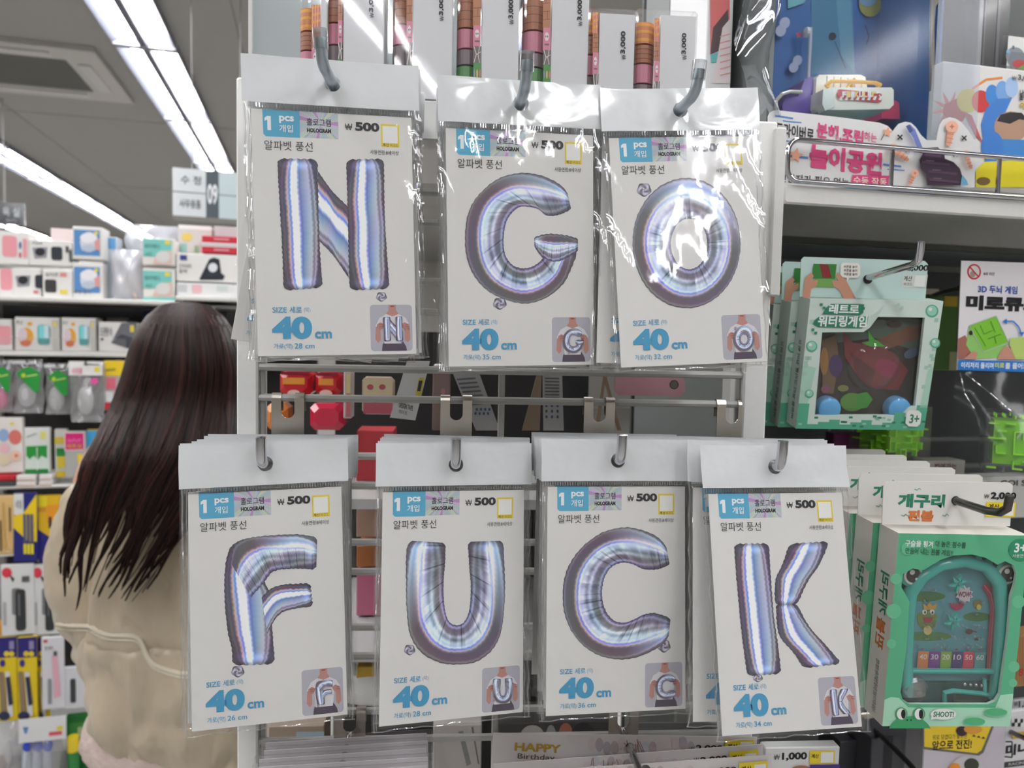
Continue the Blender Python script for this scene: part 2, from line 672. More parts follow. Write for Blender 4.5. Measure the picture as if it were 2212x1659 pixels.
# pale side cheek running back on the toy side, and grey back wall of the unit
m = MB()
m.box(xr1 - .004, xr1, .03, .10, floor_z, top_z, c(205, 204, 200))
m.build('side_panel', STEEL, unit, U)
m = MB()
m.box(pn(1480, 860, .14)[0], xr1 - .005, .13, .14, floor_z + .12, top_z - .35, c(150, 150, 147))
m.build('back_plate', STEEL, unit, U)
m = MB()
m.box(xr1 - .004, xr1 + .006, -.012, .0, pn(1660, 640)[2], pn(1660, 282)[2], c(222, 221, 217), bev=.001)
m.build('corner_strip', STEEL, unit, U)
m = MB()
m.box(xl1, xr0, -.004, .03, top_z - .034, top_z, c(214, 214, 212), bev=.001)
m.build('cross_rail', STEEL, unit, U)
m = MB()
m.box(xl1, xr0, .03, .30, top_z - .012, top_z - .008, c(214, 214, 212))
m.build('top_board', STEEL, unit, U)
# glossy grey panel that mirrors the ceiling lights
zt_ = pn(600, -200)[2]
q0 = pn(498, 300, .012)[0] - .004
q1 = pn(1000, 300, .10)[0]
mp = empty('mirror_panel', PN.M @ Matrix.Translation((q0, .1, top_z - .007)), 'tall glossy grey panel mirroring the ceiling lights behind the N packs', 'panel')
Z0 = top_z - .007
m = MB()
m.box(0, q1 - q0, 0, .006, 0, zt_ - Z0, c(158, 166, 168))
m.build('mirror_sheet', mat('mirror_sheet', 0.07, 0.3, c(196, 204, 205), bscale=5, vary=.02), mp)
m = MB()
m.box(-.003, .0005, -.004, .01, -.0, zt_ - Z0, c(205, 205, 203))
m.build('edge_trim', STEEL, mp)

# ================================================================ BALLOON PACKS
CW, CH = .115, .178
CT = -.021                       # card top below the hole
CY_BLUE = c(86, 178, 214)
BLUE = c(66, 160, 204)
INK = c(28, 28, 34)
CARDC = c(232, 230, 226)


def uv(u, v):
    return (u - .5) * CW, CT - v * CH


def spline(pts, n):
    p = np.array(pts, float)
    if len(p) == 2:
        t = np.linspace(0, 1, n)[:, None]
        return p[0] * (1 - t) + p[1] * t
    q = np.vstack([2 * p[0] - p[1], p, 2 * p[-1] - p[-2]])
    out = []
    L = np.concatenate([[0], np.cumsum(np.linalg.norm(np.diff(p, axis=0), axis=1))])
    for s_ in np.linspace(0, L[-1] - 1e-6, n):
        i = min(np.searchsorted(L, s_, side='right') - 1, len(p) - 2)
        t = (s_ - L[i]) / (L[i + 1] - L[i])
        a, b, d, e = q[i], q[i + 1], q[i + 2], q[i + 3]
        out.append(.5 * ((2 * b) + (-a + d) * t + (2 * a - 5 * b + 4 * d - e) * t * t + (-a + 3 * b - 3 * d + e) * t ** 3))
    return np.array(out)


def ramp(x, stops):
    xs = [q[0] for q in stops]
    return np.stack([np.interp(x, xs, [q[1][k] for q in stops]) for k in range(3)], -1)


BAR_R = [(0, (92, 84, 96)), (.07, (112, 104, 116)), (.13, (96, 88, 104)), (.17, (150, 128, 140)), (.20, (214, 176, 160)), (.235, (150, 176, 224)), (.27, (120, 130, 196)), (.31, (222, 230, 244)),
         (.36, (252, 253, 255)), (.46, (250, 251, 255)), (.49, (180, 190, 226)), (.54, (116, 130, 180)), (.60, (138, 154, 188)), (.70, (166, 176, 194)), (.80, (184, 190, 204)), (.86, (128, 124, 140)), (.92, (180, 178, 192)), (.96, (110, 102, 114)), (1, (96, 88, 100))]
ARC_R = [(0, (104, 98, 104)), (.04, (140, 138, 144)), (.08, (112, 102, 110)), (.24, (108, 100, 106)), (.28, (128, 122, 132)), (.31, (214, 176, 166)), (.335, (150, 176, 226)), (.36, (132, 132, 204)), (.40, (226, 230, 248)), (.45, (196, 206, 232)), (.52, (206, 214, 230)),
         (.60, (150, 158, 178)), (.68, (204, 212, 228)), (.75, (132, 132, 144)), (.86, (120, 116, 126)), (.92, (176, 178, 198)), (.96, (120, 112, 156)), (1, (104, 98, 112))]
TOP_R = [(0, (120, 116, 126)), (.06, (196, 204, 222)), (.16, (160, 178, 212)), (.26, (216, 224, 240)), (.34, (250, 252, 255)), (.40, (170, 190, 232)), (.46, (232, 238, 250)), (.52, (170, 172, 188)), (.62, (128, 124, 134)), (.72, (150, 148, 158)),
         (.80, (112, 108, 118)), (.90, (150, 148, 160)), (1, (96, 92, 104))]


def ribbon(A, B, kind, seed, nu=170, nv=44, sc=(1, 1), capa=1, capb=1, mix=None):
    """foil stroke printed between two edge lines; returns points (px), rgb 0-255 per point, faces"""
    rg = np.random.RandomState(seed)
    a, b = spline(A, nu), spline(B, nu)
    u = np.linspace(0, 1, nu)[:, None]
    v = np.linspace(0, 1, nv)[None, :]
    ln = np.linalg.norm(np.diff((a + b) / 2, axis=0), axis=1).sum()
    wd = np.linalg.norm(a - b, axis=1).mean()
    k = max(3, ln / 26.0)
    dirn = (a - b) / (np.linalg.norm(a - b, axis=1)[:, None] + 1e-9)
    nz = np.interp(u[:, 0], np.linspace(0, 1, int(k * 2)), rg.uniform(0, 1, int(k * 2)))[:, None]
    a = a + dirn * (np.abs(np.sin(u * math.pi * k)) * 3.4 * sc[0] * (.4 + nz) - 1.5)
    b = b - dirn * (np.abs(np.sin(u * math.pi * k + 1)) * 3.4 * sc[1] * (.4 + nz[::-1]) - 1.5)
    dc_ = np.minimum(u * ln if capa else 1e3 + u, (1 - u) * ln if capb else 1e3 + u) / wd
    nar = (.09 * np.clip(1 - dc_ / .12, 0, 1) ** 2)
    mid = (a + b) / 2
    a, b = a + (mid - a) * nar * 2, b + (mid - b) * nar * 2
    pts = a[:, None, :] * (1 - v[..., None]) + b[:, None, :] * v[..., None]
    ax = mid[-1] - mid[0]
    ax = ax / (np.linalg.norm(ax) + 1e-9)
    if kind == 'bar' and capa:
        puf = np.sin(np.clip(v, 0, 1) * math.pi * 5) ** 2 * 5
        pts[0] -= (puf.T * ax)[:, :]
    if kind == 'bar' and capb:
        pts[-1] += (np.sin(np.clip(v, 0, 1) * math.pi * 5).T ** 2 * 5 * ax)[:, :]
    U_, V_ = np.broadcast_arrays(u, v)
    f1 = rg.uniform(1.2, 2.4)
    wob = .014 * np.sin(U_ * 6.3 * f1 + rg.uniform(0, 6)) + .003 * np.sin(U_ * 41 + V_ * 9)
    w_ = V_ + wob
    dcap = np.minimum(U_ * ln if capa else 1e3, (1 - U_) * ln if capb else 1e3) / wd
    w_ = .5 + (w_ - .5) * (1 + .5 * np.exp(-dcap * 3.0))
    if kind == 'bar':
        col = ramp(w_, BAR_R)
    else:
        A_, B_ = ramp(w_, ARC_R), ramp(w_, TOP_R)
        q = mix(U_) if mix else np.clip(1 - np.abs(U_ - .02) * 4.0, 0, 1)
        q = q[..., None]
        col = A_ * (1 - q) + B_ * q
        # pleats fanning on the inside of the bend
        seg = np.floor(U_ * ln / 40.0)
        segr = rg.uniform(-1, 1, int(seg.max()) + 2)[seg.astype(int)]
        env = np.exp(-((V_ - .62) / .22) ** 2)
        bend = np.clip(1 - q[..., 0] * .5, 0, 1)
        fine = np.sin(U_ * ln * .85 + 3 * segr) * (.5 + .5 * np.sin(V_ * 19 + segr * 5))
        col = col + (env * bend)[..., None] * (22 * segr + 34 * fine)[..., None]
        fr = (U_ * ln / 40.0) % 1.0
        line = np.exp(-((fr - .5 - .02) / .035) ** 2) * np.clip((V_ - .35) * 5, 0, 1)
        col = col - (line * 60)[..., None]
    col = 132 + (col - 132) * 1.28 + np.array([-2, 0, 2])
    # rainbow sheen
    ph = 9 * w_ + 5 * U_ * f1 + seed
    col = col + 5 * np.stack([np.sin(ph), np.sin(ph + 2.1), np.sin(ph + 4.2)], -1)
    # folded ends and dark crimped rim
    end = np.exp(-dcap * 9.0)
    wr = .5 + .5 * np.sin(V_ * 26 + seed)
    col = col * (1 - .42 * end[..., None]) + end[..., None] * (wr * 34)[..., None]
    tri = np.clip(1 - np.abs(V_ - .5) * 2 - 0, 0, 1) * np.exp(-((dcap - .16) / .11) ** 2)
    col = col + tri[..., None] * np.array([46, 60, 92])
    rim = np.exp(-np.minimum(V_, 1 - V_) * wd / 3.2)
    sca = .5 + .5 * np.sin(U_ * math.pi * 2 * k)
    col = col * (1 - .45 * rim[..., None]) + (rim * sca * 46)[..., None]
    idx = np.arange(nu * nv).reshape(nu, nv)
    fs = np.stack([idx[:-1, :-1], idx[1:, :-1], idx[1:, 1:], idx[:-1, 1:]], -1).reshape(-1, 4)
    return pts.reshape(-1, 2), np.clip(col, 40, 255).reshape(-1, 3), fs


# strokes in each crop's own pixels: (edge A, edge B, kind, seed); crop = (x offset, y offset, scale)
LET = {
    'N': dict(crop=(500, 80, 2.304), quad=[(545, 232), (884, 254), (900, 768), (558, 771)], cm='28', valve=(745, 1292, 26, 24), strokes=[
        ([(430, 662), (500, 760), (578, 840)], [(436, 1008), (505, 1080), (582, 1195)], 'bar', 5, 'nocap'),
        ([(232, 600), (236, 690), (248, 900), (258, 1100), (262, 1255)], [(428, 605), (432, 800), (440, 1050), (455, 1240)], 'bar', 1),
        ([(568, 608), (575, 800), (580, 1000), (588, 1255)], [(752, 605), (755, 800), (765, 1000), (784, 1250)], 'bar', 2)]),
    'G': dict(crop=(930, 120, 2.370), quad=[(961.6, 276), (1281, 292), (1282, 791), (972, 791)], cm='35', valve=(355, 1272, 34, 30), strokes=[
        ([(696, 700), (670, 672), (630, 645), (560, 615), (460, 603), (350, 630), (260, 700), (200, 790), (178, 900), (185, 1030), (225, 1130), (300, 1210), (400, 1258), (500, 1272), (600, 1240), (680, 1170), (720, 1090), (752, 1010)],
         [(718, 792), (650, 820), (590, 822), (550, 790), (500, 778), (450, 780), (405, 820), (382, 870), (372, 950), (380, 1020), (405, 1065), (440, 1088), (480, 1094), (520, 1085), (560, 1058), (585, 1020), (600, 990), (612, 960)], 'arc', 3),
        ([(528, 935), (600, 918), (680, 925), (752, 942)], [(530, 985), (575, 1040), (650, 1060), (752, 1010)], 'arc', 4)]),
    'O': dict(crop=(1280, 120, 2.370), quad=[(1318, 299), (1622.6, 292), (1657, 782.5), (1340, 794)], cm='32', valve=(265, 682, 36, 34), strokes=[
        ([(480 + 275 * math.cos(math.radians(a)), 955 - 333 * math.sin(math.radians(a))) for a in range(5, 366, 15)],
         [(492 + 93 * math.cos(math.radians(a)), 957 - 130 * math.sin(math.radians(a))) for a in range(5, 366, 15)], 'arc', 6)]),
    'F': dict(crop=(370, 890, 2.3047), quad=[(405.6, 1068), (738.8, 1049.7), (746.6, 1543), (417.7, 1584)], cm='26', valve=(335, 1300, 32, 28), strokes=[
        ([(345, 640), (292, 690), (270, 800), (270, 950), (285, 1100), (305, 1190), (308, 1268)], [(430, 650), (432, 760), (470, 860), (500, 930), (502, 1050), (508, 1150), (516, 1258)], 'bar', 7),
        ([(452, 930), (500, 885), (560, 866), (620, 862), (690, 858)], [(480, 1110), (505, 1060), (548, 1008), (620, 985), (702, 975)], 'bar', 9, 'joint'),
        ([(300, 760), (318, 668), (400, 630), (600, 612), (728, 624)], [(400, 930), (462, 858), (510, 800), (600, 785), (722, 788)], 'arc', 8, 'joint')]),
    'U': dict(crop=(800, 890, 2.305), quad=[(827, 1065), (1133, 1054), (1126, 1541), (821, 1570)], cm='28', valve=(196, 1190, 27, 26), strokes=[
        ([(190, 645), (178, 720), (178, 850), (182, 1000), (200, 1120), (260, 1210), (350, 1255), (430, 1262), (520, 1250), (600, 1190), (645, 1100), (664, 950), (665, 800), (660, 640)],
         [(372, 655), (370, 740), (362, 850), (364, 960), (378, 1030), (400, 1060), (425, 1068), (440, 1066), (460, 1055), (480, 1020), (493, 960), (496, 860), (490, 780), (482, 648)], 'arc', 10)]),
    'C': dict(crop=(1140, 890, 2.3056), quad=[(1182, 1053), (1481, 1047), (1477, 1535), (1183, 1546)], cm='36', valve=(672, 1175, 32, 32), strokes=[
        ([(686, 668), (650, 632), (600, 603), (490, 578), (370, 605), (265, 685), (198, 790), (175, 905), (190, 1030), (240, 1130), (325, 1205), (430, 1238), (540, 1230), (645, 1182), (676, 1156), (694, 1134)],
         [(704, 768), (640, 790), (575, 790), (520, 765), (470, 757), (420, 775), (385, 820), (368, 880), (370, 950), (390, 1010), (430, 1050), (480, 1058), (530, 1040), (570, 1020), (630, 1012), (706, 1036)], 'arc', 11)]),
    'K': dict(crop=(1480, 890, 2.305), quad=[(1536, 1071), (1813, 1059), (1865, 1573), (1556, 1589)], cm='34', valve=(355, 1312, 24, 20), strokes=[
        ([(445, 940), (460, 1090), (530, 1180), (582, 1262)], [(550, 940), (610, 1050), (690, 1140), (775, 1238)], 'bar', 14),
        ([(512, 645), (480, 740), (445, 820), (440, 940)], [(708, 628), (660, 740), (600, 830), (550, 940)], 'bar', 13),
        ([(246, 652), (255, 800), (270, 1000), (285, 1150), (302, 1298)], [(413, 646), (420, 800), (435, 1000), (455, 1150), (470, 1288)], 'bar', 12)]),
}


def homog(src, dst):
    A = []
    for (x, y), (X, Y) in zip(src, dst):
        A.append([x, y, 1, 0, 0, 0, -X * x, -X * y, -X])
        A.append([0, 0, 0, x, y, 1, -Y * x, -Y * y, -Y])
    h = np.linalg.svd(np.array(A))[2][-1].reshape(3, 3)
    return h


S2L = np.array([s2l(i) for i in range(256)])


def balloon_mesh(key):
    d = LET[key]
    ox, oy, sc = d['crop']
    H = homog([((x - ox) * sc, (y - oy) * sc) for x, y in d['quad']], [(0, 0), (1, 0), (1, 1), (0, 1)])
    V, Cc, Fs, off = [], [], [], 0
    layer = 0

    def put(p, rgb, f, y):
        nonlocal off
        q = np.c_[p, np.ones(len(p))] @ H.T
        q = q[:, :2] / q[:, 2:]
        V.append(np.c_[(q[:, 0] - .5) * CW, np.full(len(q), y), CT - q[:, 1] * CH])
        Cc.append(rgb)
        Fs.extend([tuple(int(i) + off for i in ff) for ff in f])
        off += len(p)
    vx, vy, rx, ry = d['valve']
    nr, na = 7, 20
    p, col, f = [], [], []
    for i in range(nr):
        for j in range(na):
            t = 2 * math.pi * j / na
            rr = i / (nr - 1) * (1 + .08 * math.sin(5 * t))
            p.append((vx + rx * rr * math.cos(t), vy + ry * rr * math.sin(t)))
            g = 150 + 60 * math.sin(3 * t + i) + 25 * math.sin(i * 2.1) - (50 if i == nr - 1 else 0)
            col.append((g, g * .98, g * 1.08))
    for i in range(nr - 1):
        for j in range(na):
            f.append((i * na + j, i * na + (j + 1) % na, (i + 1) * na + (j + 1) % na, (i + 1) * na + j))
    put(np.array(p), np.clip(np.array(col), 40, 255), f, -.00010)
    for st in d['strokes']:
        layer += 1
        mixf = None
        ca = cb = 1
        if key == 'O':
            mixf = lambda U_: np.clip(1.3 - np.abs((U_ - .18 + .5) % 1 - .5) * 6, 0, 1)
        if key == 'U':
            mixf = lambda U_: np.clip(1.3 - np.minimum(U_, 1 - U_) * 4.2, 0, 1)
        if key == 'C':
            mixf = lambda U_: np.clip(1.2 - np.minimum(U_, (1 - U_) * 1.4) * 5.0, 0, 1)
        if key == 'F':
            mixf = lambda U_: np.clip(U_ * 2.6 - .9, 0, 1)
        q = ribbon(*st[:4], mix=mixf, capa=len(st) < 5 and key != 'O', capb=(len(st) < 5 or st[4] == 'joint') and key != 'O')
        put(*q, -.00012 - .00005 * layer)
    V, Cc = np.vstack(V), np.vstack(Cc)
    me = bpy.data.meshes.new('balloon_picture')
    me.from_pydata([tuple(x) for x in V], [], Fs)
    at = me.color_attributes.new('Col', 'FLOAT_COLOR', 'POINT')
    lin = S2L[np.clip(Cc, 0, 255).astype(int)] * 1.12
    at.data.foreach_set('color', np.c_[lin, np.ones(len(lin))].astype(np.float32).ravel())
    me.materials.append(FOIL)
    lo, hi = V.min(0), V.max(0)
    return me, lo, hi


def film_sheet(name, m_, x0, x1, z0, z1, y, parent, amp, seed, nx=18, nz=30, hole=None, edge=True, wave=1.0):
    """crumpled sheet; hole=(radius) cuts a round hole at 0,0"""
    rg = random.Random(seed)
    ph = [rg.uniform(0, 6.3) for _ in range(8)]

    def dy(x, z):
        e = 1.0
        if edge:
            e = .35 + 1.3 * (abs((x - (x0 + x1) / 2) / (x1 - x0) * 2) ** 4)
        return y - abs(amp * e * (math.sin(x * 150 * wave + ph[0] + 2 * math.sin(z * 40 + ph[1])) * .5 + math.sin(z * 95 * wave + ph[2] + 60 * x) * .35 + math.sin(x * 420 + z * 210 + ph[3]) * .22))
    m = MB()
    if hole:
        n = 40
        rings = []
        for k in range(9):
            t = (k / 8.0) ** 1.5
            ring = []
            for j in range(n):
                th = 2 * math.pi * j / n
                ca, sa = math.cos(th), math.sin(th)
                sx_ = (x1 if ca > 0 else -x0) / max(abs(ca), 1e-6)
                sz_ = (z1 if sa > 0 else -z0) / max(abs(sa), 1e-6)
                s_ = min(sx_, sz_)
                r_ = hole * (1 - t) + s_ * t
                ring.append((ca * r_, sa * r_))
            rings.append(ring)
        # snap outer ring to the corners
        for (cx_, cz_) in ((x0, z0), (x1, z0), (x1, z1), (x0, z1)):
            j = min(range(n), key=lambda i: (rings[-1][i][0] - cx_) ** 2 + (rings[-1][i][1] - cz_) ** 2)
            rings[-1][j] = (cx_, cz_)
        vs = [(x, dy(x, z), z) for r_ in rings for x, z in r_]
        fs = []
        for k in range(8):
            for j in range(n):
                fs.append((k * n + j, (k + 1) * n + j, (k + 1) * n + (j + 1) % n, k * n + (j + 1) % n))
        m.add(vs, fs, (1, 1, 1, 1))
    else:
        vs = [(x0 + (x1 - x0) * i / nx, dy(x0 + (x1 - x0) * i / nx, z0 + (z1 - z0) * j / nz), z0 + (z1 - z0) * j / nz) for j in range(nz + 1) for i in range(nx + 1)]
        fs = [(j * (nx + 1) + i, j * (nx + 1) + i + 1, (j + 1) * (nx + 1) + i + 1, (j + 1) * (nx + 1) + i) for j in range(nz) for i in range(nx)]
        m.add(vs, fs, (1, 1, 1, 1))
    return m.build(name, m_, parent, smooth=True)


def hologram(pr, x0, y0, x1, y1):
    """soft iridescent patch as one fan of coloured wedges"""
    cols = [(214, 226, 200), (190, 214, 190), (176, 208, 206), (206, 190, 214), (190, 150, 200), (206, 176, 214), (150, 196, 190), (214, 206, 222), (176, 196, 214), (222, 214, 190)]
    cx_, cy_ = x0 * .45 + x1 * .55, y0 * .6 + y1 * .4
    per = []
    n = 12
    for i in range(n):
        per.append((x0 + (x1 - x0) * i / n, y0))
    for i in range(n // 2):
        per.append((x1, y0 + (y1 - y0) * i / (n // 2)))
    for i in range(n):
        per.append((x1 - (x1 - x0) * i / n, y1))
    for i in range(n // 2):
        per.append((x0, y1 - (y1 - y0) * i / (n // 2)))
    y = pr._y()
    for i in range(len(per)):
        a, b = per[i], per[(i + 1) % len(per)]
        pts = [pr.m(cx_, cy_), pr.m(*a), pr.m(*b)]
        q = cols[i % len(cols)]
        q2 = cols[(i * 3 + 2) % len(cols)]
        pr.mb.poly([(p[0], y, p[1]) for p in pts], c(*[(q[k] + q2[k]) / 2 for k in range(3)]))


def pack(key, M, label):
    d = LET[key]
    r = empty('balloon_pack', M, label, 'balloon pack', 'letter balloon packs on hooks')
    seed = ord(key)
    m = MB()
    m.box(-CW / 2, CW / 2, 0, .0007, CT - CH, CT, CARDC, bev=.0003)
    card = m.build('card', PRINT, r)
    pr = Pr(uv)
    pr.poly([(.068, 0), (.292, 0), (.292, .108), (.085, .108), (.07, .098)], CY_BLUE)
    hologram(pr, .292, 0, .53, .106)
    pr.rect(.096, .026, .118, .083, c(250, 250, 250))
    pr.poly([(.096, .026), (.096, .042), (.08, .046), (.08, .034)], c(250, 250, 250))
    pr.text('pcs', .168, .022, .258, .052, c(250, 250, 250), .035)
    pr.text('개입', .168, .058, .25, .088, c(250, 250, 250), .012)
    pr.text('홀로그램', .335, .026, .485, .056, INK, .006)
    pr.text('HOLOGRAM', .335, .066, .485, .084, INK, .05)
    pr.text('₩', .572, .040, .618, .066, INK, -.004)
    pr.text('500', .637, .031, .79, .067, INK, .045)
    pr.text('알파벳 풍선', .075, .124, .368, .162, INK, -.004)
    pr.text('사용연령:8세이상', .728, .143, .912, .162, INK, 0)
    pr.text('SIZE', .096, .800, .183, .822, BLUE, .012)
    pr.text('세로', .20, .797, .275, .824, BLUE, .008)
    pr.text('(약)', .287, .800, .328, .823, BLUE, -.006)
    pr.text('40', .09, .838, .335, .930, BLUE, .055)
    pr.text('cm', .352, .900, .458, .929, BLUE, .03)
    pr.text('가로(약)', .098, .948, .212, .974, BLUE, .004)
    pr.text(d['cm'] + ' cm', .225, .948, .348, .970, BLUE, .008)
    pr.mb.build('lettering', PRINT, card)
    st = MB()
    ps = Pr(uv, 0, st)
    ps.rect(.800, .033, .918, .128, c(240, 214, 60))
    ps.rect(.811, .041, .907, .111, c(244, 244, 240))
    ps.text('계산', .808, .1135, .85, .1265, INK, .01)
    ps.text('바코드', .857, .1135, .91, .1265, c(90, 80, 30), -.005)
    st.build('price_sticker', PRINT, card)
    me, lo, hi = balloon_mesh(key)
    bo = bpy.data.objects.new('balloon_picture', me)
    COL.objects.link(bo)
    bo.parent = card
    # small photograph of somebody holding the balloon
    ph = MB()
    pp = Pr(uv, 0, ph)
    pp.rect(.703, .79, .975, .985, c(186, 184, 194), .08)
    X = lambda u, v: (.703 + .272 * u, .79 + .195 * v)
    SK, SK2 = c(196, 140, 128), c(164, 104, 96)

    def pg(pts, col):
        pp.poly([X(*p) for p in pts], col)
    pg([(.26, 1), (.28, .86), (.34, .78), (.76, .78), (.84, .9), (.86, 1)], c(78, 66, 84))
    pg([(.12, .46), (.22, .28), (.38, .2), (.68, .2), (.84, .28), (.94, .44), (.78, .5), (.74, .84), (.32, .84), (.30, .5)], c(226, 224, 228))
    pg([(.44, 0), (.62, 0), (.62, .12), (.68, .2), (.53, .25), (.38, .2), (.44, .12)], SK)
    pg([(.48, .02), (.58, .02), (.57, .045), (.49, .045)], c(150, 60, 64))
    for s_ in (0, 1):
        f = (lambda x: x) if s_ == 0 else (lambda x: 1.06 - x)
        pg([(f(.13), .48), (f(.24), .5), (f(.24), .76), (f(.18), .82), (f(.11), .74)], SK)
        pg([(f(.16), .42), (f(.24), .38), (f(.33), .42), (f(.3), .5), (f(.22), .56), (f(.14), .52)], SK)
    photo = ph.build('model_photo', PRINT, card)
    sc_ = .50 * .195 * CH / (hi[2] - lo[2]) * 1.15
    mo = bpy.data.objects.new('small_balloon_picture', me)
    COL.objects.link(mo)
    mo.parent = card
    cx_, cz_ = uv(.703 + .272 * .54, .79 + .195 * .54)
    mo.scale = (sc_, 1, sc_)
    mo.location = (cx_ - (lo[0] + hi[0]) / 2 * sc_, -.0007, cz_ - (lo[2] + hi[2]) / 2 * sc_)
    hn = MB()
    pp = Pr(uv, -.0011, hn)
    for q in (.2, .84) if key in 'NFUK' else (.2, .74):
        for k in range(4):
            pg([(q + .0, .42 + k * .022), (q + .09, .415 + k * .022), (q + .09, .43 + k * .022), (q, .436 + k * .022)], SK if k % 2 else SK2)
    hn.build('holding_fingers', PRINT, card)
    # bag: printed header with the hole, crimped seal, clear film front and back
    hx = .0632
    film_sheet('header', HEADER, -hx, hx, -.0165, .017, -.0012, r, .0016, seed, hole=.0058, edge=True)
    sl = MB()
    n = 62
    for i in range(n):
        x = -hx + .0006 + (2 * hx - .0012) * (i + .5) / n
        sl.box(x - .00045, x + .00045, -.0020, -.0012, -.0200, -.0168, (1, 1, 1, 1))
    q = sl.build('seal_strip', EDGE, r)
    q['kind'] = 'stuff'
    film_sheet('front_film', FILM, -hx, hx, -.2022, -.0166, -.0018, r, {'O': .0006, 'G': .0010}.get(key, .0017), seed + 3, 30, 46, wave=.8)
    film_sheet('back_film', FILM, -hx, hx, -.2022, .017, .0042, r, .0006, seed + 9, 6, 10)
    em = MB()
    for sgn in (-1, 1):
        pth = []
        for i in range(26):
            z = -.018 - .1842 * i / 25
            pth.append((sgn * (hx - .0012 - .0010 * abs(math.sin(i * .9 + seed))), -.0015 - .0014 * math.sin(i * 1.7 + seed), z))
        em.tube(pth, .0006, (1, 1, 1, 1), 5)
        em.tube([(p[0] - sgn * .0022, p[1] + .004, p[2]) for p in pth], .0004, (1, 1, 1, 1), 5)
    em.tube([(-hx + hx * 2 * i / 16, -.001 - .0012 * math.sin(i * 1.3), -.2018 - .0006 * math.sin(i * 2.1)) for i in range(17)], .0005, (1, 1, 1, 1), 5)
    em.build('folded_seam', EDGE, r)
    return r


WHERE = {'N': 'upper row nearest the shopper', 'G': 'middle of the upper row', 'O': 'upper row beside the toy shelves', 'F': 'lower row nearest the shopper',
         'U': 'lower row under the gap between N and G', 'C': 'lower row between the U and K packs', 'K': 'lower row beside the frog games'}
CNT = {'N': 7, 'G': 6, 'O': 6, 'F': 6, 'U': 5, 'C': 5, 'K': 6}
SPECIAL = {('N', 1): (0, -1.0, .001), ('N', 4): (0, 4.2, .002), ('N', 6): (0, 9.0, -.002), ('O', 1): (0, 4.0, -.001), ('K', 1): (0, 2.3, -.007), ('N', 2): (0, 1.6, 0), ('F', 1): (0, .8, -.003)}
nth = ['second', 'third', 'fourth', 'fifth', 'sixth', 'seventh', 'eighth', 'ninth']
HOLES = {}
for key in 'NGOFUCK':
    d = LET[key]
    M = pose(d['quad'], CW, CH, CT, sig=5.0)
    up = key in 'NGO'
    d['M'] = M
    fr = pack(key, M, 'front silver letter %s foil balloon pack, %s' % (key, WHERE[key]))
    L = PN.I @ M.translation
    HOLES[key] = L
    e = (PN.I @ M).to_euler()
    gap = min(.0118, (-L.y - .02) / (CNT[key] + .5))
    for k in range(1, CNT[key] + 1):
        cp = copy_tree(fr, skip=('price_sticker', 'model_photo', 'small_balloon_picture', 'holding_fingers', 'folded_seam', 'back_film') if k > 2 else ('back_film',))
        sp = SPECIAL.get((key, k), (0, rnd.uniform(-1.2, 1.2), rnd.uniform(-.0018, .0018)))
        f = max(0, 1 - k * .16)
        loc = Vector((L.x + sp[2], L.y + k * gap, L.z - .0004 * k + rnd.uniform(-.001, .001)))
        rot = Matrix.Rotation(e.z * f + math.radians(rnd.uniform(-.4, .4)), 4, 'Z') @ Matrix.Rotation(e.x * f + (math.radians(-.6 * k) if up else 0), 4, 'X') @ Matrix.Rotation(e.y * f + math.radians(sp[1]), 4, 'Y')
        cp.matrix_world = PN.M @ Matrix.Translation(loc) @ rot
        cp['label'] = 'silver letter %s balloon pack, %s on its hook from the front' % (key, nth[k - 1])

# ================================================================ HOOKS
CAP = film('clear_tip_cap', 0.04, 0.02, 0.1, 40, 0.22, tint=(.93, .95, .96, 1))


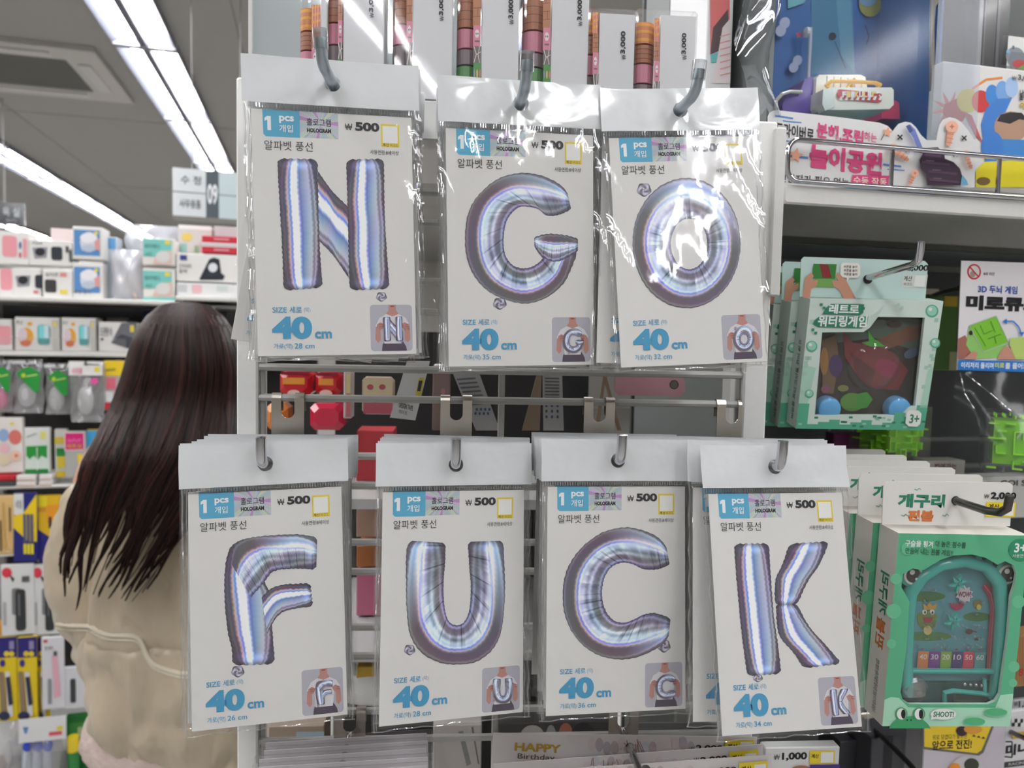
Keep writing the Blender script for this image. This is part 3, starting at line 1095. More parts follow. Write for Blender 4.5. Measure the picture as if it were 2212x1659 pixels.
def hook(name, F, hx, hy, hz, r, fwd, upl, bar_z, label, m_, cap, group, base_y=0.0, side=0.0, plate=True):
    root = empty(name, F.M @ Matrix.Translation((hx, base_y, hz)), label, 'display hook', group)
    m = MB()
    y0, y1 = -.004, hy - base_y - fwd
    pth = [(0, y0, 0), (0, y1 + .006, 0)]
    for i in range(1, 6):
        t = i / 5 * math.radians(75)
        pth.append((side * i / 5 * .004, y1 + .006 - .009 * math.sin(t), .009 * (1 - math.cos(t))))
    tip = (side * .006, pth[-1][1] - .002, pth[-1][2] + upl)
    pth.append(((side * .005), pth[-1][1] - .0015, pth[-1][2] + upl * .5))
    pth.append(tip)
    m.tube(pth, r, c(150, 158, 166), 14)
    m.build('rod', m_, root, smooth=.6)
    if cap:
        m = MB()
        a = Vector(pth[-2]) + (Vector(pth[-1]) - Vector(pth[-2])) * -.2
        b = Vector(tip) + Vector((0, -.0006, .006))
        m.tube([a, (a + b) / 2, b], r * 1.28, (1, 1, 1, 1), 14)
        m.build('tip_cap', CAP, root, smooth=.6)
    if plate:
        m = MB()
        h = bar_z - hz
        y = -.0042
        for s_ in (-1, 1):
            for i in range(6):     # prong curling over the bar
                t0, t1 = math.radians(i * 30), math.radians((i + 1) * 30)
                R_ = .0046
                p = [(-R_ * math.cos(t), h + R_ * math.sin(t)) for t in (t0, t1)]
                x0, x1 = s_ * .0058, s_ * .0142
                m.add([(x0, p[0][0], p[0][1]), (x1, p[0][0], p[0][1]), (x1, p[1][0], p[1][1]), (x0, p[1][0], p[1][1])], [(0, 1, 2, 3)], (1, 1, 1, 1))
                m.add([(x0, p[0][0] * .72, (p[0][1] - h) * .72 + h), (x1, p[0][0] * .72, (p[0][1] - h) * .72 + h), (x1, p[1][0] * .72, (p[1][1] - h) * .72 + h), (x0, p[1][0] * .72, (p[1][1] - h) * .72 + h)], [(3, 2, 1, 0)], (1, 1, 1, 1))
            m.box(min(s_ * .0058, s_ * .0142), max(s_ * .0058, s_ * .0142), .0036, .0046, h - .012, h, (1, 1, 1, 1))
        pts = [(-.0142, h), (-.0058, h), (-.0058, h - .010)]
        pts += [(-.0058 * math.cos(math.radians(a)), h - .012 - .0058 * math.sin(math.radians(a))) for a in range(0, 181, 15)]
        pts += [(.0058, h - .010), (.0058, h), (.0142, h), (.0142, -.004), (.010, -.008), (-.010, -.008), (-.0142, -.004)]
        m.prism(pts, -.0047, -.0036, (1, 1, 1, 1))
        m.build('bracket', NICKEL, root)
    return root


HN = {'N': 'grey hook with clear tip cap holding the N packs', 'G': 'grey hook with clear tip cap holding the G packs', 'O': 'grey hook with clear tip cap holding the O packs',
      'F': 'chrome hook holding the F packs', 'U': 'chrome hook holding the U packs', 'C': 'chrome hook holding the C packs', 'K': 'chrome hook holding the K packs'}
GREYROD = mat('grey_rod', 0.28, 0.75, c(176, 186, 194), bscale=60, vary=.08)
for key in 'NGOFUCK':
    L = HOLES[key]
    bz = min([b for b in bars if b > L.z + .018] or [L.z + .03])
    if key in 'NGO':
        hook('display_hook', PN, L.x, L.y, L.z + .001, .0041, .030, .012, bz, HN[key], GREYROD, True, 'hooks on the wire panel', side={'N': -.5, 'G': .2, 'O': .6}[key])
    else:
        hook('display_hook', PN, L.x, L.y, L.z + .001, .0041, .010, .015, bz, HN[key], CHROME, False, 'hooks on the wire panel')
# empty brackets on the lowest visible bar
zlow = zb2 - 4 * .0787 + .0270

def hooked(F, name, label, cat, group, M=None):
    return empty(name, M, label, cat, group)


def at_bar(x):
    return pn(x, 1549)[0]


for x, lab, grp in ((757, 'nickel hook bracket on the lowest bar above the white header packs', 1), (1345, 'nickel hook bracket on the lowest bar above the birthday cards', 1)):
    hook('display_hook', PN, at_bar(x), -.08, zlow - .022, .0034, .004, .008, zlow, lab, CHROME, False, 'hooks on the wire panel')

# ---------------------------------------------------------------- tape boxes on top of the unit
TAPES = [c(214, 140, 96), c(170, 112, 84), c(206, 132, 152), c(132, 120, 124), c(96, 150, 92), c(220, 160, 120)]


def plaid(pr, x0, y0, x1, y1, kind):
    w_, h = x1 - x0, y1 - y0
    if kind == 0:
        pr.rect(x0, y0, x1, y1, c(222, 130, 120))
        for i in range(3):
            pr.line(x0, y0 + h * (.15 + .3 * i), x1, y0 + h * (.05 + .3 * i), h * .1, c(238, 170, 70))
            pr.line(x0 + w_ * .3 * (i + .5), y0, x0 + w_ * .3 * (i + .3), y1, w_ * .1, c(240, 190, 150))
    elif kind == 1:
        pr.rect(x0, y0, x1, y1, c(190, 132, 100))
        for i in range(1, 4):
            pr.line(x0, y0 + h * i / 4, x1, y0 + h * i / 4 - 1, 1.0, c(130, 84, 62))
        pr.line(x0 + w_ * .4, y0, x0 + w_ * .4, y0 + h * .25, 1, c(130, 84, 62))
        pr.line(x0 + w_ * .6, y0 + h * .5, x0 + w_ * .6, y0 + h * .75, 1, c(130, 84, 62))
    elif kind == 2:
        pr.rect(x0, y0, x1, y1, c(222, 142, 166))
        pr.ell((x0 + x1) / 2, y0 + h * .4, w_ * .28, h * .2, c(238, 226, 226))
        pr.ell((x0 + x1) / 2 - w_ * .12, y0 + h * .4, w_ * .06, h * .05, c(90, 84, 84))
        pr.ell((x0 + x1) / 2 + w_ * .12, y0 + h * .4, w_ * .06, h * .05, c(90, 84, 84))
        pr.rect(x0 + w_ * .2, y0 + h * .72, x1 - w_ * .2, y0 + h * .8, c(130, 110, 112))
    elif kind == 3:
        pr.rect(x0, y0, x1, y1, c(124, 116, 116))
        for a, b in (((.1, .0), (.4, .5)), ((.4, .5), (.1, 1)), ((.4, .5), (1, .35)), ((.7, .42), (.8, 0)), ((.6, .45), (.8, 1))):
            pr.line(x0 + w_ * a[0], y0 + h * a[1], x0 + w_ * b[0], y0 + h * b[1], 1.4, c(226, 220, 214))
    else:
        pr.rect(x0, y0, x1, y1, c(90, 150, 84))
        for i in range(5):
            pr.ell(x0 + w_ * (.15 + .18 * i), y0 + h * (.3 + .35 * (i % 2)), w_ * .1, h * .12, (c(160, 140, 190), c(220, 130, 140), c(230, 200, 120))[i % 3])


tb = [  # roll x0,x1, strip x0,x1, white x0,x1, top y, starts with kind
    (654, 673, 673, 692, 693, 706, -60, [(0, 10, 62), (1, 62, 104), (2, 104, 150), (3, 150, 213)], None),
    (711, 730, 730, 740, 741, 829, -60, [(1, -20, 44), (2, 44, 92), (3, 92, 128), (4, 128, 213)], ((797, -24, 808, 27), None)),
    (853, 878, 878, 891, 892, 976, -60, [(1, -20, 46), (2, 46, 92), (3, 92, 140), (4, 140, 213)], ((948, -14, 959, 34), None)),
    (993, 1022, 1022, 1039, 1040, 1119, -60, [(1, -20, 55), (2, 55, 100), (3, 100, 136), (4, 136, 213)], ((1098, 0, 1110, 41), None)),
    (1136, 1172, 1173, 1189, 1190, 1269, -60, [(1, -10, 60), (2, 60, 108), (3, 108, 140), (4, 140, 213)], ((1247, 0, 1258, 45), None)),
    (1273, 1280, 1280, 1292, 1293, 1369, 19, [(0, 26, 72), (1, 72, 114), (2, 114, 160), (3, 160, 222)], ((1340, 68, 1352, 117), (1338, 42, 1353, 57))),
    (1376, 1412, 1413, 1424, 1425, 1500, 22, [(0, 40, 90), (1, 90, 132), (2, 132, 176), (3, 176, 225)], ((1472, 72, 1483, 118), (1470, 44, 1484, 60))),
]
posn = ['at the mirror panel end of the row', 'above the N packs', 'beside the N hook tip', 'between the N and G hooks', 'right above the G packs', 'shorter, above the gap between G and O', 'shorter, last of the row toward the toys']
zs = top_z
for i, (r0, r1, s0, s1, w0, w1, ty, rolls, price) in enumerate(tb):
    yf = -.004
    a0, a1 = pn(r0 - 6, 150, yf)[0], pn(w1 + 3, 150, yf)[0]
    xc = (a0 + a1) / 2
    ztop = pn((r0 + w1) / 2, ty, yf)[2]
    root = empty('tape_box', PN.M @ Matrix.Translation((xc, yf, zs)), 'clear box of patterned paper tape rolls, %s' % posn[i], 'tape box', 'tape boxes on top of the wire unit')
    T = Matrix.Translation((-xc, -yf, -zs))
    m = MB()
    m.box(pn(w0, 150, yf)[0], pn(w1, 150, yf)[0], yf + .0006, yf + .034, zs + .001, ztop - .004, c(222, 222, 224))
    card = m.build('white_backing', PRINT, root, T)
    pr = Pr(PN.at(yf + .0006), yf + .0006)
    for k, ya, yb in rolls:
        if yb > ty:
            plaid(pr, s0, ya, s1, yb, k)
    if price:
        (x0, y0, x1, y1), q = price
        pr.text('3,000', x0, y0, x1, y1, INK, .03, rot=90)
        pr.text('₩', x0 + 2, y1 + 2, x1, y1 + 12, c(90, 90, 94), 0, rot=90)
    pr.mb.build('printed_strip', PRINT, root, T)
    xm = (pn(r0, 150, yf)[0] + pn(r1, 150, yf)[0]) / 2
    rr = max(.008, (pn(r1, 150, yf)[0] - pn(r0, 150, yf)[0]) / 2 + .003)
    for k, ya, yb in rolls:
        if yb <= ty:
            continue
        za, zb_ = pn(r0, ya, yf)[2], pn(r0, yb, yf)[2]
        zb_ = max(zb_, zs + .002)
        if za - zb_ < .003:
            continue
        m = MB()
        m.lathe([(rr * .55, zb_ + .0003), (rr, zb_ + .0008), (rr, za - .0008), (rr * .55, za - .0003)], TAPES[k], 20, (xm, yf + .004 + rr, 0))
        if k == 1:
            for q in (.25, .5, .75):
                z = zb_ + (za - zb_) * q
                m.lathe([(rr + .0001, z - .0003), (rr + .0001, z + .0003)], c(118, 76, 58), 20, (xm, yf + .004 + rr, 0))
        if k == 0:
            for q in (.2, .55, .85):
                z = zb_ + (za - zb_) * q
                m.lathe([(rr + .0001, z - .0012), (rr + .0001, z + .0012)], c(236, 168, 72), 20, (xm, yf + .004 + rr, 0))
        m.build('tape_roll', PRINT, root, T)
    m = MB()
    m.box(a0, a1, yf - .0022, yf + .036, zs, ztop, (1, 1, 1, 1), bev=.002)
    m.build('clear_case', ACET, root, T)

# ---------------------------------------------------------------- goods seen through the wire
BK = mat('dark_backing', 0.8, base=c(40, 38, 38), bscale=4)
m = MB()
m.box(xl0 + .01, xr1 - .08, .48, .49, floor_z + .1, top_z - .2, c(52, 50, 50))
m.build('back_panel', BK, unit, U)
for z_, lab in ((pn(900, 1043, .3)[2], 0), (pn(900, 1334, .31)[2], 1)):
    m = MB()
    m.box(xl1 + .02, xr0 - .01, .2, .48, z_ - .012, z_, c(190, 190, 188))
    m.build('inner_shelf', STEEL, unit, U)


def block(F, name, label, cat, px, yo, dp, col, draw=None, group=None, m_=PRINT, bev=.001, rot=0.0, step=.00015):
    """a carton whose front fills the pixel box px at local depth yo of frame F; its print is drawn in pixels too"""
    x0, y0, x1, y1 = px
    xm_, ym_ = (x0 + x1) / 2, (y0 + y1) / 2
    a, b = F.m(x0, ym_, yo)[0], F.m(x1, ym_, yo)[0]
    z1_, z0_ = F.m(xm_, y0, yo)[1], F.m(xm_, y1, yo)[1]
    mb_ = MB()
    mb_.box(a, b, yo, yo + dp, z0_, z1_, col, bev=bev)
    if draw:
        draw(Pr(F.at(yo), yo, mb_, step))
    org = ((a + b) / 2, yo + dp / 2, z0_)
    o = mb_.build(name, m_, None, F.M, org)
    if rot:
        o.matrix_world = o.matrix_world @ Matrix.Rotation(math.radians(rot), 4, 'Y')
    if cat:
        tag(o, label, cat, group)
    return o


def slab(F, name, label, cat, pts, yo, dp, col, draw=None, group=None, m_=PRINT, step=.00012, parent=None):
    """flat piece with the outline pts (pixels), dp thick"""
    q = [F.m(x, y, yo) for x, y in pts]
    mb_ = MB()
    mb_.prism(q, yo, yo + dp, col)
    if draw:
        draw(Pr(F.at(yo), yo, mb_, step))
    zs_ = min(p[1] for p in q)
    xs_ = sum(p[0] for p in q) / len(q)
    if parent is not None:
        return mb_.build(name, m_, parent, parent['T'] if 'T' in parent else Matrix())
    o = mb_.build(name, m_, None, F.M, (xs_, yo, zs_))
    if cat:
        tag(o, label, cat, group)
    return o


def snack(pr, x0, y0, x1, y1):
    pr.rect(x0 + 8, y0 + 16, x1 - 16, y0 + 30, c(226, 150, 60))
    pr.ell((x0 + x1) / 2 - 4, y1 - 6, 14, 8, c(230, 200, 190))
    pr.rect(x0 + 4, y0 + 3, x1 - 6, y0 + 10, c(140, 20, 40))


for px, lab in (((603, 800, 674, 856), 'red snack packet nearest the white post behind the wires'), ((680, 802, 736, 856), 'red snack packet beside the clear pouch behind the wires')):
    block(PN, 'snack_packet', lab, 'packet', px, .30, .04, c(196, 30, 42), lambda pr, p=px: snack(pr, *p), 'red packets behind the wires', PLAST, .006)
for px, lab in (((572, 872, 620, 930), 'orange and cream packet low behind the first bracket'), ((668, 872, 742, 930), 'pink red packet low behind the F packs')):
    block(PN, 'snack_packet', lab, 'packet', px, .28, .04, c(206, 40, 70) if px[0] > 650 else c(216, 130, 60), None, 'red packets behind the wires', PLAST, .006)


def sponge(pr):
    pr.rect(785, 817, 848, 855, c(226, 208, 170))
    pr.rect(785, 855, 848, 894, c(196, 92, 110))
    for x in (800, 826):
        pr.ell(x, 836, 7, 6, c(196, 92, 104))


block(PN, 'sponge_pack', 'cream and pink sponge pack hanging behind the wires under the N packs', 'pack', (781, 814, 852, 896), .10, .012, c(214, 190, 166), sponge, None, PLAST, .004)
block(PN, 'slim_box', 'narrow box with pink and yellow side behind the wires', 'box', (742, 802, 760, 904), .10, .02, c(214, 200, 200), lambda pr: (pr.rect(748, 808, 757, 850, c(232, 214, 150)), pr.rect(748, 850, 757, 900, c(220, 120, 130))))


def dtape(pr):
    pr.text('₩ 1,000', 884, 798, 922, 808, INK, .02)
    pr.poly([(905, 816), (917, 816), (909, 856), (897, 856)], c(232, 214, 70))
    pr.poly([(905, 822), (913, 822), (908, 845), (901, 845)], c(60, 60, 60))
    pr.text('DESIGN TAPE', 862, 869, 892, 880, INK, .01, slant=-.25)
    pr.text('테이프', 862, 884, 880, 893, INK, 0, slant=-.25)


slab(PN, 'price_card', 'tilted white tape price card behind the wires between N and G', 'card', [(879, 780), (929, 780), (897, 908), (842, 902)], .06, .001, c(226, 226, 226), dtape)
block(PN, 'brown_box', 'brown pink carton behind the wires beside the tilted price card', 'box', (934, 790, 972, 930), .12, .05, c(140, 116, 112), lambda pr: pr.ell(957, 846, 5, 7, c(190, 130, 130)))


def tagprint(pr):
    for i in range(7):
        pr.poly([(986 + i * 4, 818 + i * 9), (1026 + i * 4, 815 + i * 9), (1028 + i * 4, 819 + i * 9), (988 + i * 4, 822 + i * 9)], c(110, 110, 112))
    for i in range(4):
        for j in range(2):
            pr.ell(1030 + i * 9 - j * 3, 884 + j * 9, 2.4, 3.2, c(60, 80, 120))


slab(PN, 'price_card', 'grey information card leaning the other way behind the wires', 'card', [(978, 806), (1036, 808), (1080, 930), (1028, 930)], .08, .001, c(176, 176, 178), tagprint)


def strip(pr):
    for i in range(7):
        pr.rect(1177, 816 + i * 7, 1208, 819 + i * 7, c(96, 96, 98))
    for i in range(9):
        pr.ell(1180 + (i % 3) * 12, 876 + (i // 3) * 12, 2.5, 3.5, c(70, 84, 120))


slab(PN, 'price_card', 'upright grey information strip behind the wires under the G packs', 'card', [(1172, 806), (1214, 806), (1218, 930), (1174, 930)], .10, .001, c(178, 178, 180), strip)
KR = c(150, 128, 108)
slab(PN, 'folded_card', 'brown card flap leaning beside the information strip', 'card', [(1160, 808), (1170, 808), (1166, 930), (1128, 930)], .07, .002, KR)
for pts, lab in (([(1303, 812), (1309, 812), (1294, 930), (1284, 930)], 'brown tent card, its steep half under the O packs'), ([(1303, 812), (1310, 812), (1342, 930), (1333, 930)], 'brown tent card, its slanting half under the O packs')):
    slab(PN, 'folded_card', lab, 'card', pts, .09, .002, KR)
q = slab(PN, 'pink_plate', 'pink metallic plate with a round hole behind the wires', 'plate', [(1328, 806), (1478, 806), (1480, 846), (1471, 856), (1336, 854), (1328, 844)], .05, .002, c(196, 148, 158), lambda pr: (pr.ell(1456, 831, 10, 10, c(70, 66, 66)), pr.ell(1456, 831, 8, 8, c(110, 106, 104))), None, mat('satin_pink', .3, .5, bscale=60))
for i, (px, col, lab) in enumerate([((770, 930, 850, 1040), c(190, 60, 66), 'red and white carton seen between the F and U packs'), ((770, 1060, 850, 1160), c(196, 160, 140), 'beige box seen between the F and U packs'),
                                    ((770, 1180, 850, 1225), c(176, 110, 60), 'orange box seen between the F and U packs'), ((770, 1232, 850, 1330), c(196, 110, 140), 'pink carton seen between the F and U packs'),
                                    ((750, 1362, 830, 1440), c(226, 206, 206), 'pale pink carton low between the F and U packs')]):
    block(PN, 'carton', lab, 'box', px, .31, .05, col, None, 'cartons inside the wire unit')
m = MB()
m.lathe([(.001, 0), (.03, .001), (.055, .012), (.066, .03), (.062, .05), (.045, .062), (.001, .066)], c(236, 236, 234), 24)
q = m.build('white_bowl', PLAST, None, PN.M @ Matrix.Translation(pn(812, 1500, .28)), smooth=True)
tag(q, 'round white dish low between the F and U packs', 'dish')
block(PN, 'gold_box', 'glittery gold box low between the F and U packs', 'box', (770, 1440, 812, 1500), .22, .03, c(206, 170, 60))
slab(PN, 'display_plate', 'wide grey card behind the lowest bar under the C and K packs', 'card', [(1380, 1562), (1640, 1562), (1640, 1700), (1380, 1700)], .03, .002, c(128, 128, 130))
block(PN, 'carton', 'dark carton with pale shapes behind the birthday cards', 'box', (1075, 1562, 1330, 1700), .10, .05, c(70, 66, 66), lambda pr: (pr.ell(1150, 1590, 26, 24, c(190, 186, 184)), pr.ell(1222, 1585, 15, 24, c(196, 120, 96)), pr.ell(1260, 1600, 30, 40, c(50, 48, 50)), pr.ell(1190, 1595, 12, 30, c(170, 168, 166))), 'cartons inside the wire unit')
block(PN, 'carton', 'cream carton behind the lowest bar beside the white header packs', 'box', (935, 1566, 1040, 1700), .12, .05, c(206, 200, 196), lambda pr: (pr.poly([(990, 1580), (1000, 1578), (1018, 1650), (1008, 1655)], c(150, 150, 148)), pr.line(1020, 1570, 1034, 1650, 3, c(120, 110, 104))), 'cartons inside the wire unit')
block(PN, 'carton', 'pale blue and brown carton behind the lowest bar under the F packs', 'box', (580, 1568, 700, 1650), .2, .05, c(150, 132, 116), lambda pr: pr.rect(640, 1580, 700, 1650, c(150, 170, 180)), 'cartons inside the wire unit')

# ---------------------------------------------------------------- stacks under the balloon packs
for k in range(6):
    yo = -.022 - .0125 * k
    x0 = 577 - 5 * k
    root_px = [(577, 1605), (925, 1583)]
    a = PN.m(577, 1605, -.022)
    b = PN.m(925, 1583, -.022)
    wd_ = b[0] - a[0]
    sl_ = math.atan2(b[1] - a[1], wd_)
    zc_ = (a[1] + b[1]) / 2
    M = PN.M @ Matrix.Translation(((a[0] + b[0]) / 2 + (rnd.uniform(-.002, .002) if k < 5 else .004), yo, zc_ - .0002 * k)) @ Matrix.Rotation(-sl_ + math.radians(rnd.uniform(-.3, .3)), 4, 'Y') @ Matrix.Rotation(math.radians(-6), 4, 'X')
    root = empty('header_pack', M, 'white headed clear pack below the F packs, %s from the wires' % (['first'] + nth)[k], 'pack', 'white headed packs below the F packs')
    m = MB()
    m.box(-wd_ / 2, wd_ / 2, 0, .0008, -.10, 0, c(232, 226, 228), bev=.0003)
    m.build('header_card', PRINT, root)
    m = MB()
    m.box(-wd_ / 2 - .004, wd_ / 2 + .005, -.0012, .0022, -.10, .003, (1, 1, 1, 1), bev=.001)
    m.build('clear_sleeve', FILM, root)


def bcard(k, TL, TR, yo, draw, lab):
    a, b = PN.m(*TL, yo), PN.m(*TR, yo)
    wd_ = math.hypot(b[0] - a[0], b[1] - a[1])
    sl_ = math.atan2(b[1] - a[1], b[0] - a[0])
    M = PN.M @ Matrix.Translation((a[0], yo, a[1])) @ Matrix.Rotation(-sl_, 4, 'Y')
    mb_ = MB()
    mb_.box(0, wd_, 0, .0008, -.12, 0, c(222, 216, 214), bev=.0003)
    F_ = Surf(M)
    draw(Pr(F_.at(0), 0, mb_, .00005))
    o = mb_.build('birthday_card', PRINT, None, M)
    tag(o, lab, 'card', 'birthday banner cards under the wires')


def marble(pr, x0, x1, y0, seed):
    g = random.Random(seed)
    for i in range(14):
        x = x0 + (x1 - x0) * (i + .5) / 14
        pr.ell(x, y0 + 18 + g.uniform(-3, 12), (x1 - x0) / 26, 15, c(*g.choice([(222, 206, 206), (200, 182, 184), (206, 206, 210), (186, 180, 184), (214, 200, 198)])))
    for i in range(8):
        x = x0 + (x1 - x0) * g.random() * .5
        pr.line(x, y0 + 4 + g.uniform(0, 12), x + g.uniform(-12, 12), y0 + 34, 1.2, c(140, 100, 84))


def price2(pr, x, y, txt_='2,000'):
    pr.text(txt_, x, y + 6, x + 58, y + 21, INK, .03)
    pr.text('₩', x - 14, y + 9, x - 3, y + 19, c(90, 90, 92), 0)
    pr.rect(x + 63, y - 6, x + 125, y + 22, c(240, 214, 50))
    pr.text('계산', x + 68, y + 3, x + 90, y + 13, INK, .02)
    pr.rect(x + 96, y - 1, x + 121, y + 22, c(238, 238, 234))


def d1(pr):
    marble(pr, 1270, 1500, 1590, 1)
    pr.text('HAPPY', 1112, 1603, 1212, 1621, c(190, 150, 50), .03, slant=-.04)
    pr.text('Birthday', 1118, 1626, 1198, 1641, c(80, 64, 44), .0, slant=-.04)
    price2(pr, 1502, 1602)


bcard(0, (1065, 1583), (1636, 1592), -.03, d1, 'happy birthday banner card with gold lettering at the back of its stack')
bcard(1, (1066, 1650), (1648, 1607), -.045, lambda pr: (marble(pr, 1260, 1500, 1630, 2), price2(pr, 1512, 1626)), 'marbled birthday card with price 2,000, middle of its stack')
bcard(2, (1067, 1672), (1667, 1630), -.060, lambda pr: (marble(pr, 1270, 1500, 1650, 3), price2(pr, 1532, 1650)), 'marbled birthday card at the front of its stack')


def p1000(pr):
    pr.text('1,000', 1689, 1625, 1743, 1643, INK, .04)
    pr.text('₩', 1672, 1629, 1684, 1641, c(110, 110, 112), 0)
    pr.rect(1748, 1621, 1802, 1649, c(240, 214, 50))
    pr.text('계산', 1752, 1628, 1768, 1637, INK, .02)
    pr.rect(1772, 1624, 1799, 1646, c(240, 240, 236))
    pr.ell(1730, 1662, 22, 10, c(170, 110, 80))
    pr.rect(1748, 1650, 1812, 1680, c(70, 50, 130))


block(PN, 'price_pack', 'white pack with price 1,000 below the K packs', 'pack', (1650, 1614, 1812, 1720), -.03, .012, c(226, 226, 224), p1000)

# ================================================================ TOY SHELVES BESIDE THE UNIT
def fr(x, y, yo=0.0):
    return FR.at3(x, y, yo)


SHELFC = c(222, 220, 216)
fz = (FR.I @ Vector((0, 0, 0))).z
zt1 = FR.m(1950, 415)[1]
zb1 = FR.m(1950, 456)[1]
xl = FR.m(1693, 430)[0]
sh = empty('toy_shelf_unit', FR.M @ Matrix.Translation((xl + .3, .2, fz)), 'white metal toy shelving with chrome wire fence and dark lower bay', 'shelf')
T = Matrix.Translation((-(xl + .3), -.2, -fz))
XR = xl + .95
m = MB()
m.box(xl, XR, 0, .006, zb1, zt1, SHELFC, bev=.002)
m.build('shelf_lip', STEEL, sh, T)
m = MB()
m.box(xl - .004, XR, .006, .36, zt1 - .006, zt1 - .001, SHELFC)
m.build('shelf_board', STEEL, sh, T)
m = MB()
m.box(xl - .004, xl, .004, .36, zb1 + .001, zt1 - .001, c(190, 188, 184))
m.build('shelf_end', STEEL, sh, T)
m = MB()
m.box(xl - .012, XR, .37, .376, fz, zt1 + .7, c(60, 64, 64))
m.build('back_panel', STEEL, sh, T)
for z, h in ((FR.m(1900, 520, .3)[1], .018), (FR.m(1900, 575, .3)[1], .008), (FR.m(1900, 950, .3)[1], .006), (FR.m(1900, 1010, .3)[1], .006)):
    m = MB()
    m.box(xl - .02, XR, .30, .31, z - h / 2, z + h / 2, c(96, 98, 94))
    m.build('hook_rail', STEEL, sh, T)
for q in (.28, .32, .40, .60):
    m = MB()
    m.tube([(xl + q, .305, FR.m(1900, 900, .3)[1]), (xl + q, .305, FR.m(1900, 1100, .3)[1])], .003, c(140, 142, 138), 6)
    m.build('grid_wire', STEEL, sh, T)
m = MB()
m.box(xl - .012, xl - .006, .02, .36, fz, zt1 + .7, c(120, 124, 122))
m.build('end_panel', STEEL, sh, T)
m = MB()
m.box(xl, XR, 0, .36, fz, fz + .15, SHELFC)
m.build('plinth', STEEL, sh, T)
# chrome fence
zf1, zf0 = FR.m(1900, 317, -.003)[1], FR.m(1900, 404, -.003)[1]
xf = FR.m(1701, 350, -.003)[0]
fe = empty('wire_fence', FR.M @ Matrix.Translation((xf, -.003, zf0 - .0022)), 'chrome wire fence along the toy shelf edge', 'fence')
T2 = Matrix.Translation((-xf, .003, -(zf0 - .0022)))
cr = .012
pth = [(XR, -.003, zf1), (xf + cr, -.003, zf1)]
pth += [(xf + cr - cr * math.sin(math.radians(a)), -.003, zf1 - cr + cr * math.cos(math.radians(a))) for a in (22, 45, 68, 90)]
pth += [(xf + cr - cr * math.cos(math.radians(a)), -.003, zf0 + cr - cr * math.sin(math.radians(a))) for a in (0, 22, 45, 68)]
pth += [(xf + cr, -.003, zf0), (XR, -.003, zf0)]
m = MB()
m.tube(pth, .0029, (1, 1, 1, 1), 10)
m.build('outer_wire', CHROME, fe, T2, smooth=.7)
for x in (1926, 2158, 2420):
    q = FR.m(x, 360, -.003)[0]
    m = MB()
    m.tube([(q, -.003, zf0), (q, -.003, zf1)], .0023, (1, 1, 1, 1), 8)
    m.build('fence_upright', CHROME, fe, T2, smooth=.7)

# ---------------------------------------------------------------- construction toy set on the shelf
BL = c(52, 104, 166)
a, b = FR.m(1662, 200, .15)[0], FR.m(2014, 200, .14)[0]
zbt = zt1
ztp = FR.m(1800, -120, .14)[1]
ts = empty('toy_set_box', FR.M @ Matrix.Translation(((a + b) / 2, .08, zbt)), 'big blue window toy box with clouds and a white pink lettered flap', 'toy box')
T = Matrix.Translation((-(a + b) / 2, -.08, -zbt))
m = MB()
m.box(a, b, .145, .150, zbt, ztp, BL)
pr = Pr(FR.at(.145), .145, m, .0003)
# pale teal creature column
pr.poly([(1752, -60), (1840, -60), (1846, 160), (1752, 160)], c(70, 128, 160))
pr.poly([(1800, -60), (1834, -60), (1846, 160), (1816, 120)], c(92, 150, 176))
pr.ell(1797, 79, 8, 8, c(26, 40, 60))
pr.arc([(1802, 90), (1812, 115), (1826, 150)], 2, c(40, 80, 110))
pr.poly([(1700, -20), (1752, -20), (1735, 8), (1700, 20)], c(110, 180, 190))
pr.ell(1877, 10, 24, 28, c(150, 150, 80))
pr.ell(1872, -4, 20, 20, c(110, 150, 176))
for x, y, q in ((1935, 36, 1), (1994, 82, 1), (1917, 108, .7), (1999, 182, .9), (1966, 268, 1), (1685, 62, 1), (1712, 142, .9), (1895, 165, .8)):
    for k in (0, 1):
        pr.ell(x + k * 8 - 4, y + (-8 + 16 * (1 - k)) * q, 11 * q, 13 * q, c(176, 184, 210) if q > .85 else c(92, 124, 176), rot=25)
pr.star(1964, 138, 12, c(210, 160, 70), 5)
pr.star(1718, 80, 9, c(190, 80, 90), 5)
for pts in ([(1860, 60), (1868, 85), (1862, 102)], [(1962, 5), (1976, 25), (1978, 44)]):
    pr.arc(pts, 3, c(34, 60, 110))
m.build('back_card', PRINT, ts, T)
m = MB()
xe = FR.m(2014, 150, .05)[0]
for y0_, y1_ in ((.041, .145),):
    m.box(xe, xe + .003, y0_, y1_, zbt, ztp, c(52, 104, 166))
m.build('side_card', PRINT, ts, T)
m = MB()
pts = [(2018, -120), (2030, -120), (2030, 0), (2022, 14), (2019, 60), (2019, 240), (2024, 262), (2040, 275), (2040, 400), (2012, 400), (2011, 270), (2012, 20)]
q = [FR.m(x, y, .038) for x, y in pts]
m.prism(q, .038, .041, c(150, 140, 128))
m.build('cut_edge', MATTE, ts, T)
